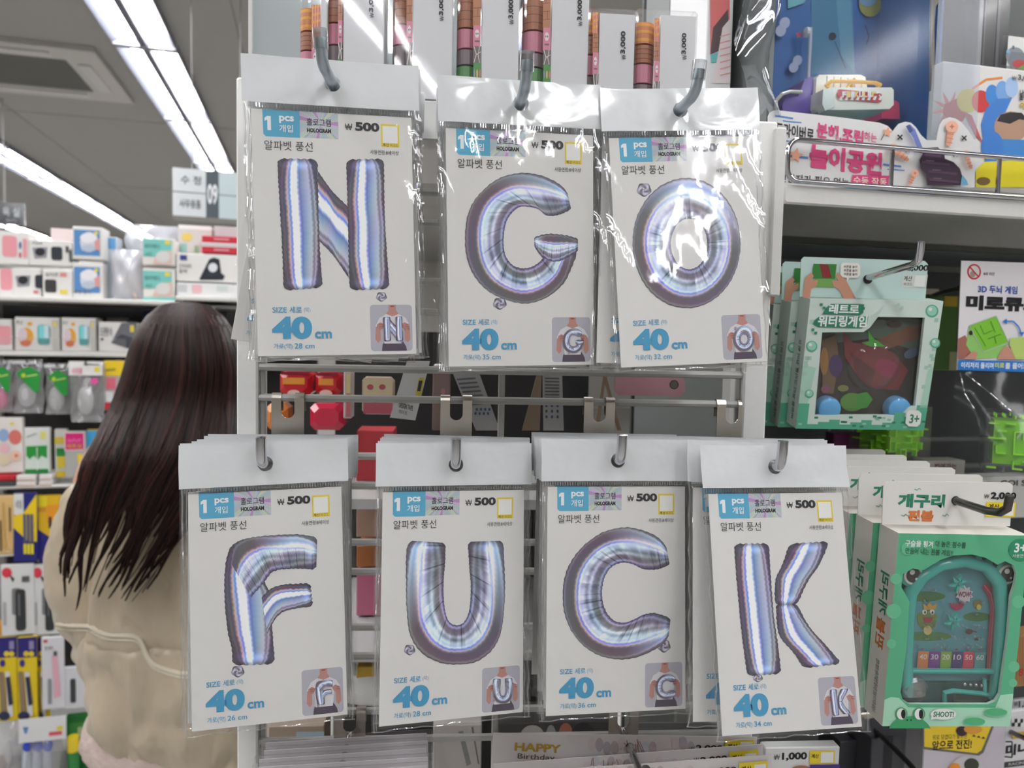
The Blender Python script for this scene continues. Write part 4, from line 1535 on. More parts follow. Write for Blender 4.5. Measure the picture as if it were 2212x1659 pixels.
# clear moulded front
m = MB()
nx, nz = 40, 26
x0_, x1_ = FR.m(1586, 150, .03)[0], FR.m(1672, 150, .03)[0]
z0_ = FR.m(1650, 262, .03)[1]
g = []
for j in range(nz + 1):
    for i in range(nx + 1):
        u, v = i / nx, j / nz
        x = x0_ + (x1_ - x0_) * u
        z = z0_ + (ztp - z0_) * v
        if v < .3:
            x = x1_ - (x1_ - x) * (.35 + .65 * min(1, v / .3))
        y = .03 + .016 * math.sin(u * 7 + 1.3 * math.sin(v * 9)) * (.5 + .5 * math.sin(v * 14 + 2)) - .012 * math.sin(u * 3.14)
        g.append((x, y, z))
m.add(g, [(j * (nx + 1) + i, j * (nx + 1) + i + 1, (j + 1) * (nx + 1) + i + 1, (j + 1) * (nx + 1) + i) for j in range(nz) for i in range(nx)], (1, 1, 1, 1))
MOULD = film('moulded_plastic', .02, .04, .5, 26, .16, tint=(.86, .9, .95, 1), bdist=.004)
m.build('moulded_window', MOULD, ts, T, smooth=True)
WINF = film('window_film', .012, .12, .15, 6, .008, tint=(.94, .96, .98, 1), fac=.06)
m = MB()
m.box(FR.m(1672, 150, .03)[0], FR.m(2012, 150, .03)[0], .030, .0306, zbt, ztp, (1, 1, 1, 1))
m.build('clear_window', WINF, ts, T)
# second clear sheet to the right of the box
m = MB()
a_, b_ = FR.m(2020, 150, .016)[0], FR.m(2117, 150, .016)[0]
m.box(a_, b_, .016, .0168, FR.m(2100, 300, .016)[1], ztp, (1, 1, 1, 1))
SC = film('scuffed_acrylic', .14, .3, .5, 40, .02, fac=.15, tint=(.9, .92, .95, 1))
m.build('clear_side_flap', SC, ts, T)
# white flap
WF = [(1659, 405), (1659, 252), (1663, 243), (1670, 239), (1679, 238), (1821, 254), (1900, 265), (1918, 272), (1929, 284), (1934, 276), (1942, 267), (1955, 263), (1968, 265), (1978, 274), (1990, 292), (2002, 303), (2023, 303), (2026, 285), (2030, 269), (2038, 258), (2051, 253), (2064, 256), (2077, 264), (2092, 282), (2104, 300), (2108, 318), (2105, 405)]
m = MB()
m.prism([FR.m(x, y, .012) for x, y in WF], .012, .0128, c(228, 227, 226))
pr = Pr(FR.at(.012), .012, m, .00008)
PK, OR, LB = c(222, 70, 130), c(238, 170, 140), c(84, 134, 204)
for x0, y0, x1, y1, wd_ in ((1674, 250, 1713, 256, 4), (1691, 261, 1731, 265, 2.5), (1693, 304, 1712, 306, 3), (1669, 334, 1745, 341, 5), (1907, 355, 1946, 360, 4), (1916, 366, 1953, 368, 2)):
    pr.line(x0, y0, x1, y1, wd_, LB)
pr.text('드라이버로', 1675, 266, 1758, 296, INK, .02, slant=-.09)
pr.text('분해,조립', 1763, 268, 1865, 303, PK, .03, slant=-.09)
pr.text('하는', 1866, 285, 1893, 305, PK, .01, slant=-.09)
pr.text('놀이공원', 1747, 317, 1905, 368, PK, .05, slant=-.04)
pr.text('건전지가 필요 없는', 1681, 380, 1833, 399, INK, .012)
pr.poly([(1840, 378), (1920, 380), (1920, 402), (1836, 402)], PK)
pr.text('수동 작동', 1842, 383, 1914, 400, c(248, 236, 214), .01)
for x, y, r_ in ((1718, 336, 17), (1680, 311, 10), (1915, 286, 12), (1676, 372, 7)):
    pr.star(x, y, r_, OR, 5, .2)
for x, y in ((1942, 297), (2080, 299), (1958, 325), (2061, 334)):
    pr.line(x - 5, y - 5, x + 5, y + 5, 3, INK)
    pr.line(x - 5, y + 5, x + 5, y - 5, 3, INK)
for pts in ([(1683, 322), (1688, 333), (1688, 346)], [(1686, 294), (1684, 301)], [(1907, 290), (1900, 304)]):
    pr.arc(pts, 2, c(90, 94, 100))


def screw(x, y, L, ang, w_=11):
    ca, sa = math.cos(math.radians(ang)), math.sin(math.radians(ang))
    pr.poly([(x + sa * w_ * .5 * q1 + ca * L * q2, y - ca * w_ * .5 * q1 + sa * L * q2) for q1, q2 in ((-1, 0), (1, 0), (.6, 1), (-.6, 1))], OR)
    for k in range(4):
        t = (k + .8) / 4.6
        pr.line(x + ca * L * t - sa * w_ * .55, y + sa * L * t + ca * w_ * .55, x + ca * L * t + sa * w_ * .5, y + sa * L * t - ca * w_ * .5, 1.6, c(214, 140, 112))
    pr.ell(x, y, w_ * .85, w_ * .8, c(244, 184, 156))
    pr.star(x, y, w_ * .4, c(206, 120, 96), 4)


screw(2052, 275, 42, 100, 16)
screw(1925, 322, 42, 38, 13)
screw(2081, 334, 34, 70, 10)
screw(1970, 376, 26, 115, 10)
pr.poly([(1950, 275), (1960, 272), (1970, 282), (1988, 326), (1978, 332), (1966, 300)], c(112, 130, 200))
pr.poly([(1950, 275), (1958, 271), (1966, 285), (1958, 290)], c(70, 82, 140))
G1, G2, G3 = c(58, 34, 56), c(86, 58, 84), c(120, 96, 116)
pr.poly([(1992, 322), (2018, 320), (2032, 332), (2034, 345), (2052, 352), (2066, 366), (2072, 385), (2070, 402), (1996, 402), (1993, 378), (1982, 366), (1979, 348)], G1)
for x0, y0, x1, y1 in ((1990, 336, 2026, 340), (1984, 352, 2044, 358), (1998, 372, 2060, 378), (2000, 390, 2064, 396)):
    pr.line(x0, y0, x1, y1, 5, G2)
    pr.line(x0 + 8, y0 - 3, x0 + 26, y0 - 2, 2, G3)
pr.poly([(2070, 380), (2080, 392), (2083, 402), (2066, 402)], c(110, 170, 200))
m.build('printed_flap', PRINT, ts, T)


def toy(name, lab, x, y, yo):
    return Matrix.Translation(fr(x, y, yo))


# ice cream stall toy
cx0 = fr(1842, 240, .05)
tr = empty('stall_toy', FR.M @ Matrix.Translation((cx0[0], .06, zbt)), 'cream toy stall with yellow roof rack inside the blue box', 'toy')
T3 = Matrix.Translation((-cx0[0], -.06, -zbt))


def XZ(x, y, yo=.05):
    return FR.m(x, y, yo)


m = MB()
q = [XZ(*p) for p in ((1766, 242), (1762, 232), (1764, 200), (1784, 195), (1912, 195), (1917, 200), (1917, 232), (1908, 241), (1800, 243))]
m.prism(q, .040, .085, c(236, 234, 214))
q = [XZ(*p) for p in ((1762, 232), (1764, 200), (1784, 196), (1790, 236), (1768, 246))]
m.prism(q, .038, .050, c(214, 222, 208))
m.build('counter', PLAST, tr, T3)
m = MB()
q = [XZ(*p) for p in ((1768, 198), (1770, 165), (1776, 158), (1866, 158), (1876, 163), (1882, 198))]
m.prism(q, .055, .095, c(240, 232, 208))
for k in range(6):
    a_ = XZ(1785 + k * 15, 180, .055)
    m.box(a_[0], a_[0] + .001, .0535, .055, XZ(1800, 197)[1], XZ(1800, 162)[1], c(222, 212, 188))
m.build('cabin', PLAST, tr, T3)
m = MB()
m.tube([fr(1783, 186, .048), fr(1796, 176, .046), fr(1840, 176, .046), fr(1890, 179, .046), fr(1902, 184, .048)], .0022, c(248, 184, 50), 8)
for x in (1788, 1840, 1895):
    m.tube([fr(x, 178, .047), fr(x, 195, .05)], .0018, c(248, 184, 50), 8)
m.tube([fr(1846, 170, .046), fr(1828, 190, .048)], .0016, c(248, 184, 50), 6)
m.build('roof_rack', PLAST, tr, T3)
m = MB()
pr = Pr(FR.at(.0385), .0385, m, .0001)
pr.rect(1808, 197, 1905, 217, c(206, 40, 60), .3)
for k in range(8):
    pr.poly([(1812 + k * 12, 216), (1816 + k * 12, 208), (1821 + k * 12, 208), (1818 + k * 12, 217)], c(244, 240, 236))
for i, ch in enumerate('FiiKULare'):
    pr.text(ch, 1818 + i * 9, 198, 1827 + i * 9, 211, c(245, 214, 110) if i % 2 else c(245, 240, 236), .05)
m.build('shop_sign', PRINT, tr, T3)
# the teal base the stall sits on
m = MB()
g0 = fr(1858, 300, .07)
g1 = XZ(1858, 238)
rx = (XZ(1932, 262)[0] - XZ(1782, 262)[0]) / 2
hz_ = g1[1] - zbt
m.lathe([(rx * 1.05, 0), (rx * 1.03, hz_ * .35), (rx * .95, hz_ * .62), (rx * .75, hz_ * .84), (rx * .45, hz_ * .96), (.001, hz_)], c(120, 206, 212), 28, (0, 0, 0))
q = m.build('turntable_toy', PLAST, None, FR.M @ Matrix.Translation((g0[0], .092, zbt)) @ Matrix.Scale(.55, 4, (0, 1, 0)), smooth=True)
tag(q, 'round teal toy base under the cream stall', 'toy')
q = slab(FR, 'purple_toy', 'purple toy block with slanted fin inside the blue box', 'toy', [(1692, 252), (1690, 228), (1697, 212), (1724, 208), (1738, 172), (1752, 164), (1757, 168), (1760, 252)], .06, .05, c(104, 74, 168), None, None, PLAST)
q = slab(FR, 'pink_toy', 'pink toy cabin showing behind the cream stall', 'toy', [(1905, 256), (1905, 216), (1936, 217), (1942, 222), (1944, 257)], .085, .04, c(238, 80, 116), None, None, PLAST)
m = MB()
m.tube([fr(1676, 218, .052), fr(1690, 203, .05), fr(1706, 198, .05), fr(1732, 199, .05)], .002, c(226, 222, 206), 8)
m.tube([fr(1676, 218, .052), fr(1676, 240, .052)], .002, c(226, 222, 206), 8)
q = m.build('toy_handrail', PLAST, None, FR.M)
tag(q, 'thin cream toy handrail before the purple block', 'toy part')
m = MB()
m.tube([fr(1751, 60, .13), fr(1749, 110, .13), fr(1744, 200, .13)], .0022, c(196, 200, 214), 8)
m.lathe([(.001, -.004), (.006, -.002), (.006, .002), (.001, .004)], c(220, 222, 230), 12, fr(1742, 70, .13), 'X')
q = m.build('toy_mast', PLAST, None, FR.M)
tag(q, 'pale toy mast standing at the blue box back card', 'toy part')


def picbox(pr):
    pr.poly([(1533, -80), (1576, -80), (1576, 60), (1534, 118)], c(226, 120, 116))
    pr.poly([(1540, 60), (1572, 20), (1576, 100), (1534, 118)], c(90, 70, 74))
    pr.poly([(1534, 118), (1554, 112), (1550, 134), (1536, 136)], c(110, 190, 190))
    pr.poly([(1560, 60), (1577, 40), (1577, 180), (1536, 180), (1548, 130)], c(232, 218, 218))
    for k in range(7):
        pr.line(1554, 80 + k * 14, 1577, 74 + k * 14, 2, c(222, 150, 150))


block(FR, 'picture_box', 'white edged box with coral and teal picture beside the mould window', 'box', (1526, -90, 1582, 262), .07, .10, c(226, 226, 226), picbox)
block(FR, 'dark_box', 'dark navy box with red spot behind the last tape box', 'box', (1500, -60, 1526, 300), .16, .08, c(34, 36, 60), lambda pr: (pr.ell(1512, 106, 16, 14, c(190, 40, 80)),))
block(FR, 'dark_stand', 'black glossy box stand at the far end of the toy shelf', 'box', (2110, -90, 2178, 300), .10, .06, c(30, 30, 34), lambda pr: (pr.rect(2122, -90, 2126, 300, c(70, 70, 76)), pr.rect(2150, -90, 2156, 300, c(80, 80, 86))), None, PLAST)


def boxer(pr):
    RD, BLU, YE = c(214, 50, 50), c(60, 130, 214), c(240, 220, 50)
    pr.star(2052, 236, 42, c(222, 120, 120), 9, .3, .35)
    pr.poly([(2040, 225), (2085, 205), (2095, 230), (2080, 262), (2048, 262), (2036, 245)], c(190, 60, 74))
    pr.ell(2090, 218, 24, 26, c(232, 214, 80))
    pr.arc([(2100, 192), (2130, 172), (2165, 168)], 5, c(240, 140, 50))
    pr.ell(2118, 219, 20, 24, RD)
    for k, x in enumerate((2142, 2164, 2184)):
        pr.ell(x, 205 - k * 8, 14, 22, c(*[(60, 140, 220), (120, 170, 230), (170, 200, 240)][k]))
    pr.poly([(2128, 236), (2150, 214), (2185, 212), (2165, 255), (2160, 290), (2124, 310), (2118, 270)], BLU)
    pr.poly([(2080, 240), (2098, 250), (2122, 310), (2108, 296)], c(200, 90, 100))
    pr.ell(2182, 275, 36, 34, c(190, 150, 124))
    pr.poly([(2152, 262), (2160, 248), (2180, 243), (2205, 244), (2222, 262), (2200, 258), (2180, 268)], c(24, 24, 26))
    pr.poly([(2140, 400), (2128, 350), (2128, 306), (2150, 300), (2240, 304), (2240, 400)], c(64, 140, 214))
    pr.ell(2142, 318, 24, 34, BLU)
    pr.poly([(2106, 405), (2106, 368), (2124, 350), (2240, 345), (2240, 405)], c(236, 220, 40))
    pr.ell(2122, 392, 15, 9, c(130, 100, 50))
    pr.text('₩', 2184, 165, 2194, 174, c(90, 90, 92), 0)
    pr.text('3,000', 2196, 164, 2234, 177, INK, .02)
    pr.text('날려', 2200, 195, 2216, 218, c(40, 40, 44), .04)
    pr.text('앵', 2200, 221, 2216, 241, c(200, 170, 30), .04)


block(FR, 'boxing_toy_box', 'white box printed with a blue boxing toy and price 3,000', 'box', (2030, 148, 2330, 408), .022, .02, c(232, 230, 228), boxer, None, PRINT, .001, 0, .00008)


def hippo(pr):
    pr.ell(2192, 120, 20, 18, c(140, 146, 152))
    pr.poly([(2184, 112), (2230, 116), (2230, 150), (2186, 150), (2176, 132)], c(120, 126, 134))
    pr.ell(2200, 138, 14, 9, c(190, 60, 60))
    pr.rect(2186, 99, 2190, 107, c(90, 94, 100))
    pr.ell(2176, 112, 4, 4, c(120, 180, 214))
    pr.poly([(2194, 150), (2220, 134), (2240, 134), (2240, 150)], c(110, 160, 60))


block(FR, 'animal_card_box', 'white box with grey cartoon animal behind the boxing toy box', 'box', (2162, 85, 2330, 152), .10, .05, c(232, 232, 228), hippo)

# ---------------------------------------------------------------- green water game boxes
GM = pose([(1750.5, 645), (2038, 651), (1996, 929), (1719, 926)], .135, .134, 0, yaw=12.5, sig=14)
GF = Surf(GM)
MINT, GRN, DGR = c(212, 228, 219), c(92, 178, 146), c(52, 134, 106)


def gbox(front=True):
    root = empty('water_game_box', GM, 'x', 'game box', 'green water game boxes on a hook')
    W_, H_, D_ = .0675, .134, .026
    A = lambda x, y: GF.m(x, y, 0)
    win = [(1776, 718), (1865, 717), (1879, 708), (1880, 684), (1998, 686), (1977, 877), (1963, 880), (1950, 893), (1945, 897), (1760, 897)]
    q = [A(*p) for p in win]
    # frame of card around the cut window, as a fan of quads between window and border
    m = MB()
    out = [(-W_, 0), (-W_ * .2, 0), (W_ * .05, 0), (W_ * .2, 0), (W_, 0), (W_, -H_ * .8), (W_, -H_), (W_ * .7, -H_), (W_ * .5, -H_), (-W_, -H_)]
    vs = [(x, 0, z) for x, z in out] + [(x, 0, z) for x, z in q] + [(x, .004, z) for x, z in q]
    n = 10
    m.add(vs, [(i, (i + 1) % n, n + (i + 1) % n, n + i) for i in range(n)], MINT)
    m.add(vs, [(n + i, n + (i + 1) % n, 2 * n + (i + 1) % n, 2 * n + i) for i in range(n)], c(200, 214, 206))
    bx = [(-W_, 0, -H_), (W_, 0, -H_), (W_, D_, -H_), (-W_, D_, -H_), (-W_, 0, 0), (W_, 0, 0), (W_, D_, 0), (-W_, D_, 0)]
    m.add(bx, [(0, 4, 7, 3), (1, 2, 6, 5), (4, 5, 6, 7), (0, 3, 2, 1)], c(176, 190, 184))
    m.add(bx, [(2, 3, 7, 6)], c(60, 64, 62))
    pm = m
    pr = Pr(GF.at(0), 0, pm, .00006)
    # lower green water with stepped edge
    for k in range(12):
        x0 = -W_ + k * W_ * 2 / 12
        z_ = -H_ * (.86 + .035 * ((k * 5) % 3) / 2)
        if k in (0, 11):
            z_ = -H_ * .80
        pm.poly([(x0, -.0001, -H_), (x0 + W_ / 6, -.0001, -H_), (x0 + W_ / 6, -.0001, z_ if not 1 <= k <= 8 else max(z_, -H_) * 1.075), (x0, -.0001, z_ if not 1 <= k <= 8 else z_ * 1.075)], GRN)
    pm.poly([(-W_, -.0001, -H_ * .8), (-W_ * .86, -.0001, -H_ * .8), (-W_ * .80, -.0001, -H_ * .52), (-W_, -.0001, -H_ * .5)], c(176, 216, 196))
    pm.poly([(W_ * .88, -.0001, -H_ * .82), (W_, -.0001, -H_ * .82), (W_, -.0001, -H_ * .5), (W_ * .92, -.0001, -H_ * .52)], c(176, 216, 196))
    g = random.Random(3)
    for k in range(46):
        x = g.uniform(-W_, W_ * .95)
        z = -H_ * g.uniform(.9, .985)
        if k % 2:
            pm.poly([(x, -.0002, z), (x + .004, -.0002, z), (x + .004, -.0002, z + .0022), (x, -.0002, z + .0022)], DGR if k % 3 else c(150, 206, 182))
    for k in range(16):
        sd = -1 if k % 2 else 1
        x = sd * W_ * (.955 if sd < 0 else .93) + g.uniform(-.003, .003)
        z = -H_ * g.uniform(.15, .75)
        pm.poly([(x - .002, -.0002, z), (x + .002, -.0002, z), (x + .002, -.0002, z + .004), (x - .002, -.0002, z + .004)], c(172, 208, 190))
    for x, y, r_ in ((2013, 672, 14), (2020, 741, 11), (1753, 748, 12), (1748, 850, 9)):
        pr.ell(x, y, r_, r_, c(90, 176, 144))
        pr.ell(x, y - 1, r_ * .78, r_ * .78, c(160, 214, 190))
        pr.ell(x - r_ * .25, y - r_ * .3, r_ * .28, r_ * .28, c(226, 242, 234))
    pr.poly([(1784, 664), (1795, 656), (1866, 657), (1864, 676), (1856, 681), (1776, 678)], DGR)
    pr.poly([(1758, 692), (1768, 684), (1875, 683), (1872, 700), (1860, 709), (1766, 706), (1756, 700)], DGR)
    pr.text('레트로', 1790, 657, 1855, 678, c(244, 248, 246), .035)
    pr.text('워터링게임', 1766, 681, 1872, 706, c(244, 248, 246), .03)
    for x, y in ((1770, 655), (1776, 662), (1861, 663), (1752, 709), (1758, 716), (1936, 654), (1944, 661)):
        pr.rect(x, y, x + 6, y + 6, DGR if x < 1900 else c(184, 214, 200))
    pr.poly([(1957, 890), (1963, 885), (1983, 886), (1989, 893), (1986, 915), (1979, 921), (1961, 920), (1954, 913)], c(238, 240, 234))
    pr.text('3+', 1963, 894, 1984, 914, DGR, .03)
    pm.build('carton', PRINT, root)
    # hanging tab
    m = MB()
    t = [A(*p) for p in ((1736, 643), (1739, 562), (1745, 556), (2009, 565), (2016, 572), (2010, 650))]
    m.prism(t, D_ * .35, D_ * .35 + .0007, c(198, 222, 216))
    pr = Pr(GF.at(D_ * .35), D_ * .35, m, .0001)
    pr.text('2,000', 1958, 572, 2005, 587, INK, .03)
    pr.rect(1948, 593, 2002, 621, c(214, 220, 214))
    pr.text('계산', 1952, 596, 1970, 607, INK, .01)
    pr.text('바코드', 1952, 610, 1970, 617, c(90, 90, 90), 0)
    pr.rect(1975, 595, 1998, 619, c(232, 236, 232))
    pr.rect(1755, 570, 1805, 602, c(60, 130, 60))
    pr.poly([(1770, 570), (1788, 572), (1796, 600), (1776, 600)], c(140, 50, 50))
    pr.rect(1758, 602, 1802, 620, c(120, 170, 90))
    SK_ = c(206, 150, 124)
    pr.poly([(1733, 643), (1738, 600), (1752, 588), (1757, 596), (1752, 606), (1766, 604), (1764, 616), (1752, 624), (1748, 644)], SK_)
    pr.poly([(1848, 645), (1826, 604), (1808, 588), (1804, 598), (1810, 606), (1796, 606), (1800, 618), (1812, 626), (1822, 645)], SK_)
    pr.poly([(1815, 572), (1820, 567), (1852, 568), (1857, 574), (1857, 594), (1850, 600), (1834, 600), (1828, 609), (1828, 600), (1818, 598), (1814, 592)], c(238, 236, 228))
    for k in range(3):
        pr.text('버튼을 눌러', 1822, 573 + k * 8, 1850, 579 + k * 8, c(60, 60, 60), .01)
    pr.ell(1873, 603, 10, 10, c(40, 44, 44))
    m.build('hang_tab', PRINT, root)
    if front:
        # toy behind the window
        m = MB()
        m.box(-W_ * .93, W_ * .93, .017, .019, -H_ * .94, -H_ * .12, c(66, 58, 50))
        pr = Pr(GF.at(.016), .016, m, .0001)
        g = random.Random(5)
        pr.poly([(1800, 705), (1900, 690), (1990, 690), (1985, 760), (1890, 730), (1810, 740)], c(92, 110, 96))
        pr.poly([(1880, 740), (1960, 705), (1990, 700), (1985, 730), (1900, 760)], c(140, 92, 66))
        pr.poly([(1776, 735), (1806, 722), (1812, 780), (1800, 850), (1776, 850)], c(126, 96, 66))
        pr.ell(1805, 790, 15, 24, c(84, 50, 110))
        pr.ell(1780, 780, 9, 30, c(176, 130, 70))
        pr.poly([(1820, 712), (1842, 740), (1880, 742), (1930, 762), (1962, 800), (1940, 842), (1890, 840), (1850, 810), (1824, 770)], c(136, 50, 52))
        pr.poly([(1836, 760), (1890, 800), (1880, 838), (1850, 812)], c(110, 40, 44))
        pr.ell(1916, 795, 28, 18, c(166, 40, 84), rot=25)
        pr.poly([(1874, 712), (1885, 730), (1912, 748), (1880, 748), (1860, 740), (1876, 736)], c(90, 200, 60))
        pr.ell(1840, 868, 26, 20, c(100, 160, 60))
        pr.poly([(1852, 850), (1872, 846), (1884, 862), (1872, 880), (1846, 884)], c(66, 170, 52))
        pr.ell(1782, 840, 10, 8, c(150, 90, 110))
        pr.ell(1820, 838, 12, 7, c(140, 140, 80))
        pr.ell(1968, 762, 18, 10, c(90, 110, 140), rot=-25)
        pr.ell(1930, 700, 16, 8, c(80, 60, 50))
        m.build('game_picture', PRINT, root)
        for x, y in ((1788, 882), (1938, 882)):
            q = GF.m(x, y, .008)
            m = MB()
            m.lathe([(.0125, .014), (.0125, .006), (.0115, .003), (.009, .0015), (.001, .001)], c(104, 172, 222), 22, (q[0], 0, q[1]), 'Y')
            m.build('push_button', PLAST, root, smooth=.7)
        m = MB()
        q1 = GF.m(1890, 790, .012)
        m.lathe([(.028, .010), (.026, .004), (.018, .0005), (.001, -.001)], (1, 1, 1, 1), 24, (q1[0], .006, q1[1]), 'Y')
        m.build('clear_dome', ACET, root, smooth=True)
        m = MB()
        m.box(-W_ * .93, W_ * .93, .0042, .0046, -H_ * .96, -H_ * .1, (1, 1, 1, 1))
        m.build('window_film', ACET, root)
        for ch in list(root.children):
            pass
    # side lettering
    m = MB()
    y0, y1 = .006, .019
    v, f = txt('버튼을 눌러 고리를 걸어 봐요', 0)
    vs = [(-W_ - .0002, y1 - (y1 - y0) * float(p[1]) * .55 - .003, -H_ * (.94 - .62 * float(p[0]))) for p in v]
    m.add(vs, f, c(60, 70, 66))
    m.build('side_lettering', PRINT, root)
    return root


gb = gbox()
gb['label'] = 'mint green water game box with dinosaur window, foremost on its hook'
hp_ = GF.m(1873, 603, .009)
for k in range(1, 4):
    o = copy_tree(gb, skip=('push_button', 'clear_dome', 'window_film', 'game_picture'))
    o.matrix_world = Matrix.Translation(Vector((-.0095, .033, .0) ) * k) @ GM
    o.location = (FR.M @ (FR.I @ GM.translation + Vector((-.002 * k, .0295 * k, -.002 * k))))
    o['label'] = 'mint green water game box, %s from the front on its hook' % nth[k - 1]


def peg(F, label, pts, r, m_, group):
    """display hook: rod from the rail (last) to the hole and out to the upturned tip"""
    root = empty('display_hook', F.M @ Matrix.Translation(pts[-1]), label, 'display hook', group)
    b = Vector(pts[-1])
    m = MB()
    m.tube([Vector(p) - b for p in pts], r, (1, 1, 1, 1), 12)
    m.build('rod', m_, root, smooth=.8)
    m = MB()
    m.box(-.014, .014, -.002, .0, -.02, .012, (1, 1, 1, 1), bev=.001)
    m.build('bracket', NICKEL, root)
    return root


hg = 'hooks on the toy shelves'
h0 = FR.I @ (GM @ Vector((hp_[0], .009, hp_[1])))
tip = h0 + Vector((.001, -.085, .006))


def ext(px, yo):
    return Vector(fr(px[0], px[1], yo))


peg(FR, 'chrome hook holding the mint water game boxes', [ext((1990, 522), h0.y - .088), ext((1988, 545), h0.y - .086), ext((1984, 562), h0.y - .082), ext((1972, 572), h0.y - .074), h0 + Vector((0, 0, .001)), Vector((h0.x - .004, .30, h0.z - .012))], .0033, CHROME, hg)

# ---------------------------------------------------------------- frog pinball boxes
BM = pose([(1943.7, 1152), (2222, 1157), (2184, 1568.5), (1903, 1569)], .118, .1745, 0, yaw=12.5, sig=14)
BF = Surf(BM)
LG, MG, TEAL = c(176, 226, 196), c(96, 184, 140), c(66, 190, 176)


def fbox(front=True):
    root = empty('frog_game_box', BM, 'x', 'game box', 'frog pinball game boxes on a hook')
    W_, H_, D_ = .059, .1745, .030
    wpx = [(1947, 1268), (1950, 1240), (1972, 1228), (1995, 1232), (2030, 1210), (2060, 1200), (2100, 1198), (2130, 1205), (2155, 1220), (2172, 1212), (2190, 1222), (2196, 1240), (2192, 1265), (2184, 1290), (2178, 1370), (2160, 1500), (2150, 1515), (2135, 1521), (1965, 1521), (1950, 1512), (1945, 1495), (1958, 1400), (1965, 1300)]
    A = lambda x, y: BF.m(x, y, 0)
    q = [A(*p) for p in wpx]
    n = len(q)
    out = []
    cx_ = sum(p[0] for p in q) / n
    cz_ = sum(p[1] for p in q) / n
    for x, z in q:
        dx, dz = x - cx_, z - cz_
        t = min(((W_ if dx > 0 else -W_) - cx_) / dx if abs(dx) > 1e-6 else 99, ((0 if dz > 0 else -H_) - cz_) / dz if abs(dz) > 1e-6 else 99)
        out.append([cx_ + dx * t, cz_ + dz * t])
    for cn in ((-W_, 0), (W_, 0), (W_, -H_), (-W_, -H_)):
        j = min(range(n), key=lambda i: (out[i][0] - cn[0]) ** 2 + (out[i][1] - cn[1]) ** 2)
        out[j] = list(cn)
    m = MB()
    vs = [(x, 0, z) for x, z in out] + [(x, 0, z) for x, z in q] + [(x, .003, z) for x, z in q]
    m.add(vs, [(i, (i + 1) % n, n + (i + 1) % n, n + i) for i in range(n)], MG)
    m.add(vs, [(n + i, n + (i + 1) % n, 2 * n + (i + 1) % n, 2 * n + i) for i in range(n)], c(190, 210, 196))
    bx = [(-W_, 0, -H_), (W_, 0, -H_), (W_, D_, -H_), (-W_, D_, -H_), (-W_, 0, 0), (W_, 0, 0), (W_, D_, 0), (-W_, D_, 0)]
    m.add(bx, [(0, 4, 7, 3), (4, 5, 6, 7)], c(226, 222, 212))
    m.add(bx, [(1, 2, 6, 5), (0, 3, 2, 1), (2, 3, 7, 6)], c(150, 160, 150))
    pm = m
    pr = Pr(BF.at(0), 0, pm, .00006)
    z1 = -H_ * .83
    pts = [(-W_, -.00005, -H_), (W_, -.00005, -H_), (W_, -.00005, -H_ * .825), (W_ * .8, -.00005, -H_ * .832), (W_ * .74, -.00005, -H_ * .9), (-W_ * .62, -.00005, -H_ * .9), (-W_ * .78, -.00005, -H_ * .85), (-W_ * .9, -.00005, -H_ * .845), (-W_, -.00005, -H_ * .86)]
    pm.poly(pts, LG)
    for x, y, r_ in ((2200, 1300, 14), (2190, 1440, 12), (2188, 1475, 9), (1935, 1250, 12), (1930, 1320, 16), (1925, 1390, 10), (1960, 1185, 14)):
        pr.ell(x, y, r_, r_, c(112, 196, 152))
    pr.text('구슬을 튕겨', 1955, 1166, 2015, 1180, c(240, 246, 242), .02, slant=-.04)
    pr.text('더 높은 점수를', 2020, 1168, 2086, 1181, c(50, 84, 70), .01, slant=-.04)
    pr.text('만들어 내는 핀볼 게임!!', 1955, 1183, 2058, 1196, c(50, 84, 70), .01, slant=-.04)
    pr.ell(2204, 1188, 26, 24, c(52, 150, 108))
    pr.text('3+', 2190, 1173, 2216, 1193, c(240, 244, 240), .03)
    pr.text('사용연령', 2186, 1196, 2216, 1204, c(240, 244, 240), 0)
    pr.ell(1964, 1586, 48, 40, c(66, 166, 110), a0=200, a1=340, n=14)
    for x in (1946, 1984):
        pr.ell(x, 1541, 13, 14, c(66, 166, 110))
        pr.ell(x, 1541, 10, 12, c(244, 244, 240))
        pr.ell(x + 4, 1541, 5, 10, c(30, 34, 32))
    for x in (1958, 1966):
        pr.ell(x, 1554, 1.7, 1.8, c(26, 60, 40))
    pr.ell(2036, 1541, 28, 12, c(236, 238, 234))
    pr.poly([(2010, 1545), (2024, 1550), (2008, 1553)], c(236, 238, 234))
    pr.text('SHOOT!', 2014, 1535, 2058, 1547, c(52, 120, 84), .03)
    for x, y, rx_, ry_ in ((2148, 1536, 25, 9), (2102, 1556, 23, 9)):
        pr.ell(x, y + 2, rx_, ry_, c(120, 196, 156))
        pr.ell(x, y, rx_, ry_ * .9, c(88, 184, 128), a0=-25, a1=300, n=18)
    pm.build('carton', PRINT, root)
    m = MB()
    yb = D_ * .45
    t = [A(*p) for p in ((1924, 1142), (1927, 1060), (1932, 1050), (1940, 1047), (2204, 1050), (2212, 1056), (2206, 1146))]
    m.prism(t, yb, yb + .0008, c(232, 230, 224))
    pr = Pr(BF.at(yb), yb, m, .0001)
    pr.text('개구리', 1939, 1067, 2041, 1097, DGR, .05)
    pr.text('핀볼', 1961, 1102, 2016, 1126, c(222, 128, 66), .05)
    for k, (x, y) in enumerate(((1975, 1056), (2035, 1112), (1946, 1112))):
        pr.arc([(x, y), (x + 6, y + 3), (x + 10, y - 2), (x + 14, y + 2)], 1.2, c(70, 150, 110))
    pr.text('₩', 2125, 1067, 2136, 1076, c(90, 90, 90), 0)
